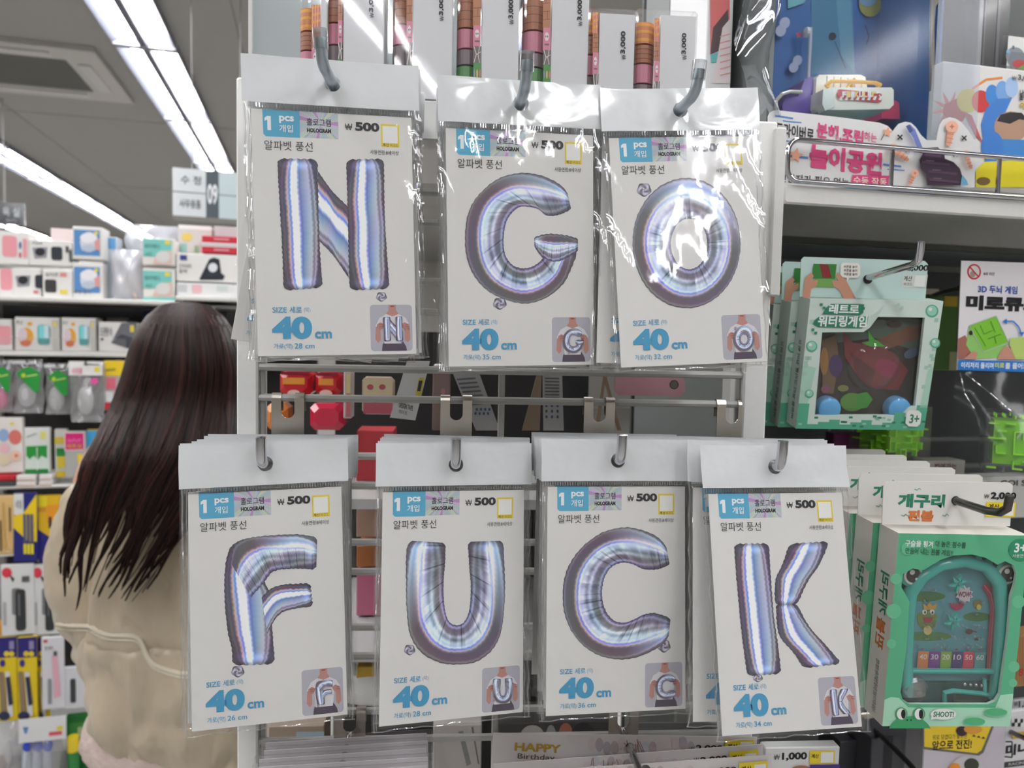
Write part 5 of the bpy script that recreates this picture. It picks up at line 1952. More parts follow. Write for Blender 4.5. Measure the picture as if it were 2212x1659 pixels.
    pr.text('2,000', 2139, 1063, 2194, 1080, INK, .04)
    pr.rect(2128, 1084, 2192, 1116, c(240, 212, 40))
    pr.text('계산', 2134, 1088, 2157, 1100, INK, .02)
    pr.rect(2163, 1087, 2188, 1113, c(240, 240, 232))
    pr.ell(2063, 1081, 9, 10, c(50, 48, 46))
    m.build('hang_tab', PRINT, root)
    m = MB()
    for col, txt_, za, zb_ in ((DGR, '개구리', .62, .40), (c(214, 120, 60), '핀볼', .80, .64)):
        v, f = txt(txt_, .03)
        m.add([(-W_ - .0002, .022 - .014 * float(p[1]), -H_ * (za - (za - zb_) * float(p[0])) + .03) for p in v], f, col)
    v, f = txt('구슬을 튕겨 더 높은 점수를 만들어 내는 핀볼 게임', 0)
    m.add([(-W_ - .0002, .018 - .006 * float(p[1]), -H_ * (.97 - .28 * float(p[0]))) for p in v], f, c(70, 70, 70))
    m.build('side_lettering', PRINT, root)
    if front:
        m = MB()
        m.box(-W_ * .97, W_ * .97, .020, .022, -H_ * .97, -H_ * .04, c(30, 96, 90))
        pr = Pr(BF.at(.019), .019, m, .0001)
        pr.poly([(1958, 1300), (1980, 1250), (2030, 1224), (2085, 1218), (2130, 1232), (2152, 1270), (2150, 1470), (1955, 1470)], c(94, 160, 170))
        pr.ell(1996, 1288, 46, 11, c(66, 120, 60))
        pr.ell(2110, 1332, 30, 10, c(66, 120, 60))
        pr.ell(2000, 1374, 56, 10, c(76, 130, 62))
        pr.ell(2002, 1340, 20, 22, c(110, 130, 60))
        pr.ell(2002, 1332, 22, 13, c(118, 138, 62))
        for x in (1996, 2012):
            pr.ell(x, 1321, 5, 6, c(230, 230, 222))
            pr.ell(x + 1, 1322, 2, 3, c(30, 30, 30))
        pr.poly([(1992, 1332), (2014, 1332), (2010, 1344), (1996, 1344)], c(160, 50, 60))
        pr.poly([(1994, 1316), (1992, 1302), (2000, 1308), (2006, 1300), (2012, 1308), (2022, 1302), (2019, 1316)], c(206, 160, 60))
        pr.ell(2002, 1360, 9, 10, c(214, 196, 120))
        pr.ell(2110, 1304, 9, 10, c(130, 120, 50))
        pr.ell(2112, 1310, 5, 6, c(206, 190, 80))
        for k in range(5):
            pr.ell(2064 + (k - 2) * 5, 1308, 3, 9, c(176, 40, 80), rot=(k - 2) * 18)
        pr.star(2080, 1282, 20, c(222, 206, 214), 10, 0, .7)
        pr.text('WOW!', 2066, 1276, 2094, 1288, c(110, 40, 60), .03)
        pr.ell(2090, 1362, 8, 6, c(90, 50, 50))
        pr.line(2094, 1360, 2106, 1363, 3, c(90, 50, 50))
        pr.ell(2106, 1378, 6, 3, c(90, 50, 50))
        pr.arc([(2122, 1262), (2136, 1280), (2142, 1310), (2140, 1340), (2132, 1450)], 14, c(176, 60, 70))
        pr.arc([(2122, 1262), (2136, 1280), (2142, 1310), (2140, 1340), (2132, 1450)], 1.5, c(216, 150, 150))
        for k, (col, n_) in enumerate(((c(222, 130, 70), '40'), (c(124, 60, 150), '30'), (c(134, 170, 60), '20'), (c(72, 44, 110), '10'), (c(206, 50, 80), '50'), (c(80, 150, 150), '60'))):
            pr.rect(1978 + k * 24, 1404, 2001 + k * 24, 1444, col)
            pr.text(n_, 1982 + k * 24, 1410, 1998 + k * 24, 1421, c(222, 214, 206), .01)
            pr.poly([(1985 + k * 24, 1397), (1992 + k * 24, 1397), (1988 + k * 24, 1401)], c(160, 60, 50))
        pr.ell(1980, 1492, 6, 5, c(160, 170, 80))
        pr.poly([(2060, 1492), (2120, 1495), (2120, 1520), (2050, 1520)], c(40, 70, 40))
        m.build('game_board', PRINT, root)
        # moulded frame
        m = MB()
        B3 = lambda x, y, yo=.012: (lambda p: (p[0], yo, p[1]))(BF.m(x, y, yo))
        m.tube([B3(*p) for p in ((1958, 1500), (1955, 1430), (1960, 1330), (1966, 1280), (1990, 1245), (2030, 1219), (2080, 1210), (2128, 1222), (2158, 1258), (2166, 1320), (2160, 1420), (2150, 1512))], .0062, TEAL, 12)
        for k in range(6):
            p0 = B3(2020 + k * 22, 1216 - (8 if 1 < k < 5 else 2))
            m.lathe([(.001, -.004), (.004, -.003), (.004, .003), (.001, .004)], TEAL, 10, p0, 'Y')
        m.build('toy_frame', PLAST, root, smooth=.8)
        m = MB()
        m.box(B3(1955, 1447)[0], B3(2146, 1447)[0], .008, .014, B3(2000, 1452)[2], B3(2000, 1444)[2], TEAL, bev=.001)
        m.build('toy_tray', PLAST, root)
        m = MB()
        m.tube([B3(*p) for p in ((2040, 1520), (2040, 1496), (2060, 1492), (2120, 1498), (2152, 1505), (2158, 1500))], .0022, TEAL, 8)
        m.tube([B3(2126, 1466), B3(2128, 1494)], .0018, TEAL, 8)
        m.build('toy_lever', PLAST, root)
        for x, y, rx_ in ((1972, 1242, .0088), (2176, 1240, .0088)):
            p0 = B3(x, y, .010)
            m = MB()
            m.lathe([(rx_ * 1.35, .006), (rx_ * 1.3, .001), (rx_ * 1.05, 0)], TEAL, 22, p0, 'Y')
            m.lathe([(rx_, .0006), (rx_ * .98, -.001)], c(236, 236, 226), 22, p0, 'Y')
            m.lathe([(rx_ * .76, -.0012), (rx_ * .74, -.0016)], c(34, 34, 36), 20, p0, 'Y')
            m.lathe([(rx_ * .28, -.0017), (rx_ * .26, -.002)], c(240, 240, 236), 12, (p0[0] - rx_ * .2, p0[1], p0[2] + rx_ * .35), 'Y')
            m.lathe([(rx_ * .14, -.0017), (rx_ * .12, -.002)], c(240, 240, 236), 10, (p0[0] + rx_ * .28, p0[1], p0[2] - rx_ * .35), 'Y')
            m.build('frog_eye', PLAST, root)
        for x, y in ((2070, 1260), (2060, 1342)):
            p0 = B3(x, y, .011)
            m = MB()
            for k in range(6):
                t = k * math.pi / 3 + .3
                t2 = t + .55
                R_ = .0085
                m.prism([(p0[0] + .002 * math.cos(t - .5), p0[2] + .002 * math.sin(t - .5)), (p0[0] + R_ * math.cos(t), p0[2] + R_ * math.sin(t)), (p0[0] + R_ * .5 * math.cos(t2), p0[2] + R_ * .5 * math.sin(t2))], p0[1] - .001, p0[1] + .002, c(70, 196, 182))
            m.lathe([(.0022, -.002), (.0018, -.003)], c(60, 160, 150), 12, p0, 'Y')
            m.build('pinwheel', PLAST, root)
        m = MB()
        p0 = B3(1980, 1494, .006)
        m.lathe([(.013, .008), (.012, .002), (.009, 0), (.005, -.001), (.001, -.001)], (1, 1, 1, 1), 12, p0, 'Y')
        m.build('clear_knob', CAP, root)
        for k in range(4):
            m = MB()
            m.lathe([(.0004, -.0017), (.0013, -.0012), (.0018, 0), (.0013, .0012), (.0004, .0017)], (1, 1, 1, 1), 10, B3(2084 + k * 12, 1478 + k, .012))
            m.build('steel_ball', CHROME, root, smooth=True)
        g = random.Random(2)
        m = MB()
        for k in range(46):
            x, y = g.uniform(1972, 2122), g.choice([1270, 1296, 1322, 1350, 1374, 1392, 1440])
            a_ = Vector(B3(x, y, .018))
            m.tube([a_, a_ + Vector((0, -.006, 0))], .0009, (1, 1, 1, 1), 5)
        q = m.build('clear_pins', CAP, root)
        q['kind'] = 'stuff'
        m = MB()
        m.box(-W_ * .97, W_ * .97, .0034, .0038, -H_ * .97, -H_ * .04, (1, 1, 1, 1))
        m.build('window_film', ACET, root)
    return root


fb = fbox()
fb['label'] = 'green frog pinball game box, foremost on its hook, with SHOOT bubble'
for k in range(1, 6):
    o = copy_tree(fb, skip=('toy_frame', 'toy_tray', 'toy_lever', 'frog_eye', 'pinwheel', 'clear_knob', 'steel_ball', 'clear_pins', 'window_film', 'game_board'))
    o.location = FR.M @ (FR.I @ BM.translation + Vector((0, .0325 * k, .001 * k)))
    o['label'] = 'green frog pinball game box, %s from the front on its hook' % nth[k - 1]
h1 = FR.I @ (BM @ Vector((BF.m(2063, 1081, .0135)[0], .0135, BF.m(2063, 1081, .0135)[1])))
peg(FR, 'dark steel hook holding the frog pinball boxes', [ext((2181, 1070), h1.y - .068), ext((2176, 1098), h1.y - .066), ext((2160, 1107), h1.y - .060), ext((2130, 1103), h1.y - .045), h1, Vector((h1.x, .30, h1.z))], .0034, DARKMETAL, hg)

# ---------------------------------------------------------------- maze cube packs
LIME = mat('lime_plastic', .2, coat=.4, bscale=60, vary=.1, bump=.1)
nt = LIME.node_tree
pb = nt.nodes['Principled BSDF']
pb.inputs['Subsurface Weight'].default_value = .0
pb.inputs['Roughness'].default_value = .35


def maze(M, sz, lab, seed):
    root = empty('maze_cube', M, lab, 'puzzle cube', 'green maze cube puzzles')
    g = random.Random(seed)
    h = sz / 2
    m = MB()
    m.box(-h * .72, h * .72, -h * .72, h * .72, h * .28, h * 1.72, c(150, 222, 40))
    m.build('green_core', LIME, root)
    m = MB()
    G = c(176, 255, 50)
    n = 7
    st_ = sz * .86 / n
    for face in range(2):
        for i in range(n):
            for j in range(n):
                if g.random() < .55:
                    u = -sz * .43 + i * st_
                    z = sz * .07 + j * st_
                    if g.random() < .5:
                        a_, b_, c0_, c1_ = u, u + st_ * 1.1, z, z + .0016
                    else:
                        a_, b_, c0_, c1_ = u, u + .0016, z, z + st_ * 1.1
                    if face == 0:
                        m.box(a_, b_, -h * .94, -h * .72, c0_, c1_, G)
                    else:
                        m.box(-h * .94, -h * .72, a_, b_, c0_, c1_, G)
    for i in range(n):
        for j in range(n):
            if g.random() < .5:
                u, v = -sz * .43 + i * st_, -sz * .43 + j * st_
                m.box(u, u + (st_ if g.random() < .5 else .0016), v, v + .0016, h * 1.8, h * 1.92, G)
    q = m.build('maze_walls', LIME, root)
    q['kind'] = 'stuff'
    m = MB()
    m.box(-h, h, -h, h, 0, sz, (1, 1, 1, 1), bev=.0015)
    m.build('clear_case', ACRYL, root)
    return root


cu = fr(2178, 1030, .075)
maze(FR.M @ Matrix.Translation((FR.m(2192, 1000, .055)[0], .055, FR.m(2178, 1032, .012)[1])) @ Matrix.Rotation(math.radians(50), 4, 'Z'), .072, 'bright green maze cube hanging beside the mint game boxes', 3)
cu = fr(1935, 990, .20)
maze(FR.M @ Matrix.Translation((cu[0], .215, cu[2])) @ Matrix.Rotation(math.radians(5), 4, 'Z'), .074, 'dim green maze cube deep in the bay under the mint game boxes', 9)


def mazecard(pr):
    pr.ell(2104, 587, 15, 17, c(206, 40, 56))
    pr.ell(2104, 587, 11.5, 13.5, c(226, 224, 222))
    pr.ell(2101, 592, 6, 7, c(170, 150, 146))
    pr.line(2094, 576, 2114, 599, 3, c(206, 40, 56))
    pr.text('8세 미만', 2124, 588, 2148, 595, c(70, 70, 70), .01)
    pr.text('3D 두뇌 게임', 2112, 617, 2197, 634, c(40, 80, 176), .025)
    pr.text('미로큐브', 2086, 640, 2252, 672, INK, .06)
    LM, SK_ = c(130, 200, 60), c(206, 150, 130)
    pr.poly([(2068, 775), (2068, 732), (2084, 724), (2100, 756), (2092, 776)], c(170, 110, 96))
    pr.poly([(2086, 745), (2092, 703), (2150, 682), (2177, 740), (2160, 772), (2105, 775)], c(150, 206, 110))
    pr.poly([(2092, 705), (2149, 683), (2176, 738), (2122, 760)], LM)
    for a, b in (((2104, 708), (2128, 748)), ((2116, 703), (2124, 722)), ((2124, 722), (2142, 714)), ((2138, 694), (2148, 718)), ((2132, 732), (2160, 722)), ((2146, 726), (2150, 742))):
        pr.line(a[0], a[1], b[0], b[1], 2, c(84, 150, 40))
    pr.arc([(2092, 703), (2150, 682), (2177, 740), (2122, 760), (2092, 703)], 1.5, c(190, 200, 200))
    pr.ell(2095, 719, 4, 5, c(60, 40, 30))
    pr.poly([(2078, 776), (2100, 758), (2110, 762), (2106, 776)], SK_)
    pr.poly([(2152, 776), (2160, 756), (2172, 746), (2184, 756), (2192, 776)], SK_)
    pr.poly([(2180, 730), (2212, 728), (2212, 776), (2192, 776), (2178, 745)], c(190, 214, 120))
    pr.arc([(2168, 694), (2186, 694), (2198, 706), (2204, 722)], 3, c(50, 120, 206))
    pr.poly([(2163, 694), (2172, 688), (2172, 700)], c(50, 120, 206))
    pr.poly([(2204, 727), (2198, 718), (2210, 717)], c(50, 120, 206))
    pr.poly([(2067, 777), (2290, 782), (2290, 806), (2067, 799)], c(44, 124, 206))
    pr.text('이리저리 돌리며', 2073, 782, 2143, 795, c(240, 244, 248), .02, slant=-.01)
    pr.text('미로', 2146, 783, 2166, 795, c(240, 230, 60), .02)
    pr.text('를 풀어보세요', 2168, 784, 2240, 797, c(240, 244, 248), .02)


mc = empty('maze_pack', FR.M @ Matrix.Translation(fr(2160, 800, .05)), 'maze cube pack with white printed header card and clear bag', 'pack')
q0_ = fr(2160, 800, .05)
T5 = Matrix.Translation((-q0_[0], -q0_[1], -q0_[2]))
m = MB()
m.prism([FR.m(x, y, .05) for x, y in ((2077, 563), (2290, 570), (2290, 806), (2067, 799))], .05, .0508, c(232, 228, 230))
mazecard(Pr(FR.at(.05), .05, m, .00008))
m.build('header_card', PRINT, mc, T5)
film_o = MB()
b0 = [FR.m(2067, 799, .05), FR.m(2290, 806, .05)]
b1 = [FR.m(2072, 1040, .03), FR.m(2300, 1060, .03)]
nn = 10
vs = []
for j in range(nn + 1):
    for i in range(nn + 1):
        u, v = i / nn, j / nn
        x = (b0[0][0] * (1 - v) + b1[0][0] * v) * (1 - u) + (b0[1][0] * (1 - v) + b1[1][0] * v) * u
        z = (b0[0][1] * (1 - v) + b1[0][1] * v) * (1 - u) + (b0[1][1] * (1 - v) + b1[1][1] * v) * u
        y = .05 - .046 * min(1, v * 1.6) * (1 - abs(2 * u - 1) ** 3) + .0015 * math.sin(9 * u + 14 * v)
        vs.append((x, y, z))
film_o.add(vs, [(j * (nn + 1) + i, j * (nn + 1) + i + 1, (j + 1) * (nn + 1) + i + 1, (j + 1) * (nn + 1) + i) for j in range(nn) for i in range(nn)], (1, 1, 1, 1))
film_o.build('clear_bag', WINF, mc, T5, smooth=True)
for pts in ([(2086, 808, .048), (2140, 850, .03), (2193, 896, .008)], [(2074, 805, .048), (2084, 850, .04), (2104, 882, .03)], [(2110, 1034, .02), (2150, 1046, .01), (2212, 1050, .0)]):
    m = MB()
    m.tube([fr(*p) for p in pts], .0006, (1, 1, 1, 1), 5)
    m.build('bag_crease', EDGE, mc, T5)
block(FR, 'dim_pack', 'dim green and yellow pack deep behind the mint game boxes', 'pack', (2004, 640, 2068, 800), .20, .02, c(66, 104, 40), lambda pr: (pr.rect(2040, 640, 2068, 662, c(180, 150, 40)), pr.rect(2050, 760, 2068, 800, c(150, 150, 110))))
peg(FR, 'dark hook of the maze packs showing above the dim pack', [ext((2072, 622), .06), ext((2040, 630), .12), ext((2010, 640), .30)], .003, DARKMETAL, hg)
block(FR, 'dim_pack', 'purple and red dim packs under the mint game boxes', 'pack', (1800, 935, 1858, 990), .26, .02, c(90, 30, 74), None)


def behind(pr):
    pr.text('끼여가는', 2018, 1001, 2066, 1013, c(100, 60, 50), .03)


block(FR, 'game_carton', 'cream topped box with brown lettering behind the frog boxes', 'box', (2003, 995, 2084, 1060), .16, .03, c(170, 166, 156), behind)
block(FR, 'game_carton', 'white carton with dark lettering under the maze cube', 'box', (2090, 1030, 2240, 1120), .13, .03, c(196, 194, 188), lambda pr: pr.text('COI S', 2160, 1037, 2216, 1050, c(50, 40, 36), .03))


def racer(pr):
    pr.poly([(1993, 1560), (2150, 1560), (2124, 1626), (2114, 1632), (1993, 1618)], c(110, 108, 100))
    pr.poly([(1996, 1560), (2144, 1560), (2120, 1620), (2110, 1627), (1996, 1613)], c(240, 206, 50))
    pr.text('위로 당겼다가 놓으면', 2014, 1583, 2088, 1594, c(60, 50, 30), 0, slant=-.06)
    pr.text('앞으로 전진!', 2013, 1595, 2098, 1615, INK, .02, slant=-.06)
    for x, y in ((2098, 1590), (2108, 1592), (2118, 1594)):
        pr.poly([(x, y), (x + 5, y - 4), (x + 9, y + 1)], c(60, 50, 30))
    pr.ell(2076, 1578, 12, 11, c(60, 40, 50))
    pr.ell(2100, 1574, 20, 10, c(226, 160, 60))
    pr.ell(2086, 1666, 38, 34, c(206, 204, 206))
    pr.ell(2060, 1658, 12, 12, c(240, 150, 50))
    pr.ell(2096, 1650, 16, 14, c(60, 64, 50))


block(FR, 'racer_pack', 'yellow and lilac racing toy pack under the frog box', 'pack', (1993, 1560, 2170, 1760), .05, .03, c(206, 200, 208), racer)


def mini(pr):
    pr.arc([(2167, 1602), (2167, 1634), (2186, 1636), (2186, 1602), (2167, 1602)], 3, INK)
    pr.text('미니', 2172, 1606, 2220, 1630, INK, .05)
    pr.rect(2166, 1642, 2240, 1654, c(60, 60, 62), .4)
    pr.text('RACING', 2178, 1645, 2218, 1651, c(200, 200, 200), .01)
    for k in range(8):
        pr.rect(2184 + (k % 4) * 6, 1552 + (k // 4) * 8, 2190 + (k % 4) * 6, 1560 + (k // 4) * 8, INK if (k + k // 4) % 2 else c(230, 230, 230))
    pr.poly([(2182, 1580), (2212, 1578), (2212, 1592), (2184, 1594)], c(200, 160, 50))


block(FR, 'racer_pack', 'white racing toy pack with chequered flags beside the yellow pack', 'pack', (2158, 1530, 2330, 1760), .06, .03, c(222, 220, 222), mini)
block(FR, 'wood_toy_box', 'wood patterned box edge with red number 8 beside the frog box', 'box', (2196, 1370, 2330, 1478), .07, .03, c(176, 128, 84), lambda pr: (pr.text('8', 2200, 1444, 2210, 1460, c(190, 40, 40), .02), [pr.line(2198 + k * 5, 1370, 2196 + k * 5, 1478, 1, c(130, 90, 60)) for k in range(6)]))
block(FR, 'price_label', 'grey price label reading 1,0 under the wood box', 'label', (2188, 1506, 2330, 1534), .065, .002, c(176, 176, 178), lambda pr: (pr.text('1,000', 2200, 1512, 2244, 1528, INK, .03), pr.text('₩', 2190, 1514, 2198, 1526, c(90, 90, 90), 0)))
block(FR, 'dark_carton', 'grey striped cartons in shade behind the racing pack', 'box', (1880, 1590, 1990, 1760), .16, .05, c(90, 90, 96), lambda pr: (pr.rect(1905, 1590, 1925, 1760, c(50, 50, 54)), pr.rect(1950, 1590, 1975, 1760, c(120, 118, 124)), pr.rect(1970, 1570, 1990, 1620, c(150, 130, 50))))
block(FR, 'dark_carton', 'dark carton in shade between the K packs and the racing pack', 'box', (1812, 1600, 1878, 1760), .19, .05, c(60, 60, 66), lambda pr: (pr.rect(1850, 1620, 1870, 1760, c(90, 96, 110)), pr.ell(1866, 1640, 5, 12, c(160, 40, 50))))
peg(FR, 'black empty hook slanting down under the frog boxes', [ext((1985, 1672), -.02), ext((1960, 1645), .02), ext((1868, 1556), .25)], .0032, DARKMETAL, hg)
peg(FR, 'black hook leaving the frame under the frog box corner', [ext((2240, 1606), -.02), ext((2212, 1594), .0), ext((2120, 1552), .25)], .003, DARKMETAL, hg)

# ================================================================ FAR SHELVES
far = empty('wall_shelf_unit', FL.M @ Matrix.Translation((0, .2, (FL.I @ Vector((0, 0, 0))).z)), 'long white shop shelving with dark pegboard behind the shopper', 'shelf')
fz = (FL.I @ Vector((0, 0, 0))).z
T = Matrix.Translation((0, -.2, -fz))
XA, XB = FL.m(-150, 700)[0], FL.m(690, 700)[0]


def fl(x, y, yo=0.0):
    return FL.at3(x, y, yo)


def ledge(x0, x1, yt, yb, x_ref, nm='shelf_board', dp=.38):
    a, b = FL.m(x0, yt)[0], FL.m(x1, yt)[0]
    zt_, zb_ = FL.m(x_ref, yt)[1], FL.m(x_ref, yb)[1]
    m = MB()
    m.box(a, b, 0, dp, zb_, zt_, c(226, 225, 220), bev=.003)
    m.build(nm, STEEL, far, T)
    return zt_


zA = ledge(-150, 378, 644, 654, 188)
zA2 = ledge(379, 700, 640, 650, 440)
zB = ledge(-150, 273, 759, 770, 130)
m = MB()
m.box(FL.m(273, 760)[0], XB, .12, .38, zB - .014, zB, c(226, 225, 220))
m.build('shelf_board', STEEL, far, T)
zD = ledge(-150, 300, 1050, 1056, 60, dp=.2)
zE = ledge(-150, 60, 1192, 1202, 20, dp=.2)
m = MB()
m.box(XA, XB, .40, .42, fz, FL.m(200, 640, .4)[1], c(70, 68, 66))
m.build('pegboard', BK, far, T)
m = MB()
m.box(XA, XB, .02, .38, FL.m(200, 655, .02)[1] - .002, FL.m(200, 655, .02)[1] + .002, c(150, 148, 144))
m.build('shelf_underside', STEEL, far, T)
m = MB()
m.box(XA, XB, .05, .40, fz, fz + .12, c(210, 208, 204))
m.build('plinth', STEEL, far, T)
for x in (-20, 377):
    q = FL.m(x, 700, .38)[0]
    m = MB()
    m.box(q, q + .03, .37, .40, fz, FL.m(200, 500, .38)[1], c(150, 148, 144))
    m.build('upright', STEEL, far, T)
m = MB()
m.box(XA, FL.m(273, 740)[0], -.002, .0, zB, zB + FL.m(100, 727)[1] - FL.m(100, 757)[1], (1, 1, 1, 1))
m.build('clear_fence', ACRYL, far, T)

WH = c(232, 230, 226)
GRY = c(90, 92, 96)


def drawer(*ops):
    """print from a short list of shapes: ('r',x0,y0,x1,y1,col[,round]) ('e',cx,cy,rx,ry,col) ('t',text,x0,y0,x1,y1,col) ('p',pts,col)"""
    def f(pr):
        for o in ops:
            if o[0] == 'r':
                pr.rect(*o[1:6], r=o[6] if len(o) > 6 else 0)
            elif o[0] == 'e':
                pr.ell(*o[1:], n=14)
            elif o[0] == 't':
                pr.text(*o[1:7], .01)
            elif o[0] == 'p':
                pr.poly(o[1], o[2])
            elif o[0] == 'l':
                pr.line(*o[1:])
    return f


def farbox(name, label, cat, px, yo, dp, col, ops=(), group=None, m_=PRINT, sit=None):
    o = block(FL, name, label, cat, px, yo, dp, col, drawer(*ops) if ops else None, group, m_, .002, 0, .0005)
    if sit is not None:
        o.location.z += (FL.M @ Vector((0, 0, sit + .0005))).z - o.location.z
    return o


PKK = c(236, 160, 168)
gA = 'boxes on the far top shelf'
farbox('pink_case_box', 'white box with pink rounded case, on the far top shelf, upper of two', 'box', (-8, 500, 62, 571), .06, .08, WH, (('r', 5, 509, 37, 555, PKK, .25), ('e', 44, 530, 3, 8, c(90, 110, 150)), ('e', 44, 551, 3, 6, c(206, 90, 110)), ('r', 50, 516, 59, 556, PKK, .2)), gA)
farbox('pink_case_box', 'white box with pink case, lower of two on the far top shelf', 'box', (-20, 574, 27, 633), .05, .08, WH, (('r', 1, 574, 26, 620, PKK, .25),), gA, sit=zA)


def lidops(x, y, dark):
    return (('p', [(x + 5, y + 16), (x + 38, y + 15), (x + 36, y + 38), (x + 10, y + 40)], c(150, 150, 156)), ('e', x + 22, y + 25, 11, 9, c(40, 40, 44)), ('r', x + dark, y + 14, x + dark + 24, y + 43, c(46, 52, 58), .25), ('t', '커버', x + 5, y + 3, x + 26, y + 10, GRY))


farbox('lid_box', 'white box with grey cup lid picture, upper one on the far top shelf', 'box', (63, 519, 156, 574), .06, .08, WH, lidops(65, 519, 46) + (('r', 142, 532, 149, 546, GRY), ('r', 150, 540, 156, 566, GRY)), gA)
farbox('lid_box', 'white box with grey cup lid picture, lower one cut by the dark lid box', 'box', (27, 573, 88, 635), .05, .08, WH, lidops(28, 574, 48)[:3] + (('r', 73, 622, 83, 628, c(206, 120, 110)),), gA, sit=zA)
farbox('lid_box', 'white box with dark square lid picture on the far top shelf', 'box', (92, 577, 155, 637), .045, .08, WH, (('r', 97, 598, 122, 626, c(60, 58, 60), .2), ('t', '실리콘', 98, 583, 126, 591, GRY), ('r', 130, 583, 144, 592, c(222, 150, 140)), ('r', 130, 620, 146, 629, c(236, 214, 70))), gA, sit=zA)


def jar(y):
    return (('r', 160, y + 7, 216, y + 62, c(90, 144, 200)), ('e', 192, y + 33, 19, 22, c(222, 222, 232)), ('e', 192, y + 46, 17, 8, c(190, 200, 216)), ('e', 192, y + 24, 19, 11, c(238, 236, 242)), ('p', [(204, y + 32), (216, y + 24), (216, y + 52), (206, y + 48)], c(222, 160, 160)), ('e', 208, y + 14, 5, 4, c(230, 220, 90)))


farbox('jar_box', 'blue box with round white jar picture, upper of the pair', 'box', (157, 490, 222, 560), .05, .09, WH, jar(490), gA)
farbox('jar_box', 'blue box with round white jar picture, lower of the pair', 'box', (157, 561, 222, 638), .05, .09, WH, jar(563) + (('t', '투명 용기', 160, 620, 196, 628, GRY),), gA, sit=zA)
farbox('jar_box', 'blue edged box standing behind the jar box pair', 'box', (224, 504, 253, 640), .12, .08, c(206, 216, 226), (('r', 226, 506, 250, 530, c(100, 160, 214)), ('r', 226, 575, 234, 610, c(50, 100, 170))), gA, sit=zA)
farbox('soft_bag', 'pinkish soft bag lying behind the lid boxes', 'bag', (110, 494, 158, 576), .16, .08, c(230, 214, 210), (), gA, PLAST)


def puffy(name, lab, px, yo, dp, col, bag, inner=None, sit=None, F=None, seed=1, cat='bag', group=None, header=None, ops=()):
    """soft clear bag bulging in the middle, with whatever the photo shows inside as a coloured lump"""
    F = F or FL
    x0, y0, x1, y1 = px
    g = random.Random(seed)
    a, b = F.m(x0, (y0 + y1) / 2, yo)[0], F.m(x1, (y0 + y1) / 2, yo)[0]
    zt_, zb_ = F.m((x0 + x1) / 2, y0, yo)[1], F.m((x0 + x1) / 2, y1, yo)[1]
    root = empty(name, F.M @ Matrix.Translation(((a + b) / 2, yo + dp / 2, zb_ if sit is None else sit + .0005)), lab, cat, group)
    T_ = Matrix.Translation((-(a + b) / 2, -yo - dp / 2, -zb_))
    m = MB()
    n = 12
    for side in (0, 1):
        vs = []
        for j in range(n + 1):
            for i in range(n + 1):
                u, v = i / n, j / n
                bl = (1 - abs(2 * u - 1) ** 3) * (1 - abs(2 * v - 1) ** 3)
                w_ = .012 * dp / .03 * math.sin(9 * u + seed) * math.sin(7 * v + seed * 2) * bl * .5
                y = yo + dp / 2 + (-1 if side == 0 else 1) * (dp / 2 * bl + w_)
                e = .0025 * math.sin(v * 13 + seed)
                vs.append((a + (b - a) * u + (e if i in (0, n) else 0), y, zb_ + (zt_ - zb_) * v))
        m.add(vs, [(j * (n + 1) + i, j * (n + 1) + i + 1, (j + 1) * (n + 1) + i + 1, (j + 1) * (n + 1) + i) for j in range(n) for i in range(n)], col)
    m.build('bag', bag, root, T_, smooth=True)
    if inner:
        m = MB()
        for (cx_, cy_, rx_, ry_, cc) in inner:
            p = F.m(cx_, cy_, yo + dp / 2)
            r1 = F.m(cx_ + rx_, cy_, yo)[0] - F.m(cx_, cy_, yo)[0]
            r2 = F.m(cx_, cy_ - ry_, yo)[1] - F.m(cx_, cy_, yo)[1]
            d_ = min(dp * .42, r1)
            prof = [(math.sin(math.radians(t)) * r1 + 1e-4, -math.cos(math.radians(t)) * r2) for t in range(0, 181, 18)]
            vs0 = len(m.v)
            m.lathe(prof, cc, 14, (0, 0, 0))
            for k in range(vs0, len(m.v)):
                q = m.v[k]
                m.v[k] = (q[0] + p[0], q[1] * d_ / r1 + yo + dp / 2, q[2] + p[1])
        m.build('content', PLAST, root, T_, smooth=True)
    if header or ops:
        m = MB()
        if header:
            hx0, hy0, hx1, hy1, hc = header
            pa, pb = F.m(hx0, hy0, yo), F.m(hx1, hy1, yo)
            m.box(pa[0], pb[0], yo - .003, yo - .001, pb[1], pa[1], hc)
        if ops:
            drawer(*ops)(Pr(F.at(yo - .003), yo - .003, m, .0005))
        m.build('printed_header', PRINT, root, T_)
    return root


MILK = film('milky_bag', .62, .2, .5, 20, .06, hcol=(.82, .83, .9, 1))
CLR = film('hazy_bag', .22, .08, .7, 30, .10, hcol=(.8, .8, .82, 1))
puffy('clear_pouch', 'milky clear pouch on the far top shelf beside the blue boxes', (237, 533, 307, 643), .05, .07, (1, 1, 1, 1), MILK, [(270, 605, 22, 16, c(226, 214, 196)), (292, 622, 12, 20, c(222, 204, 196))], zA, seed=2, group='clear pouches on the far top shelf')
puffy('clear_pouch', 'big milky pouch lying on top behind the teal boxes', (265, 484, 382, 560), .16, .07, (1, 1, 1, 1), MILK, None, seed=4, group='clear pouches on the far top shelf')
TL_ = c(126, 206, 196)


def teal(y):
    return (('r', 309, y + 2, 371, y + 40, TL_), ('t', '워터패드', 312, y + 12, 347, y + 22, c(70, 110, 104)), ('r', 356, y + 5, 368, y + 13, c(236, 214, 80)), ('p', [(335, y + 42), (346, y + 28), (371, y + 26), (371, y + 56), (330, y + 56)], c(226, 196, 184)), ('e', 352, y + 40, 16, 13, c(220, 218, 216)), ('t', '60', 316, y + 30, 328, y + 37, c(90, 140, 130)))


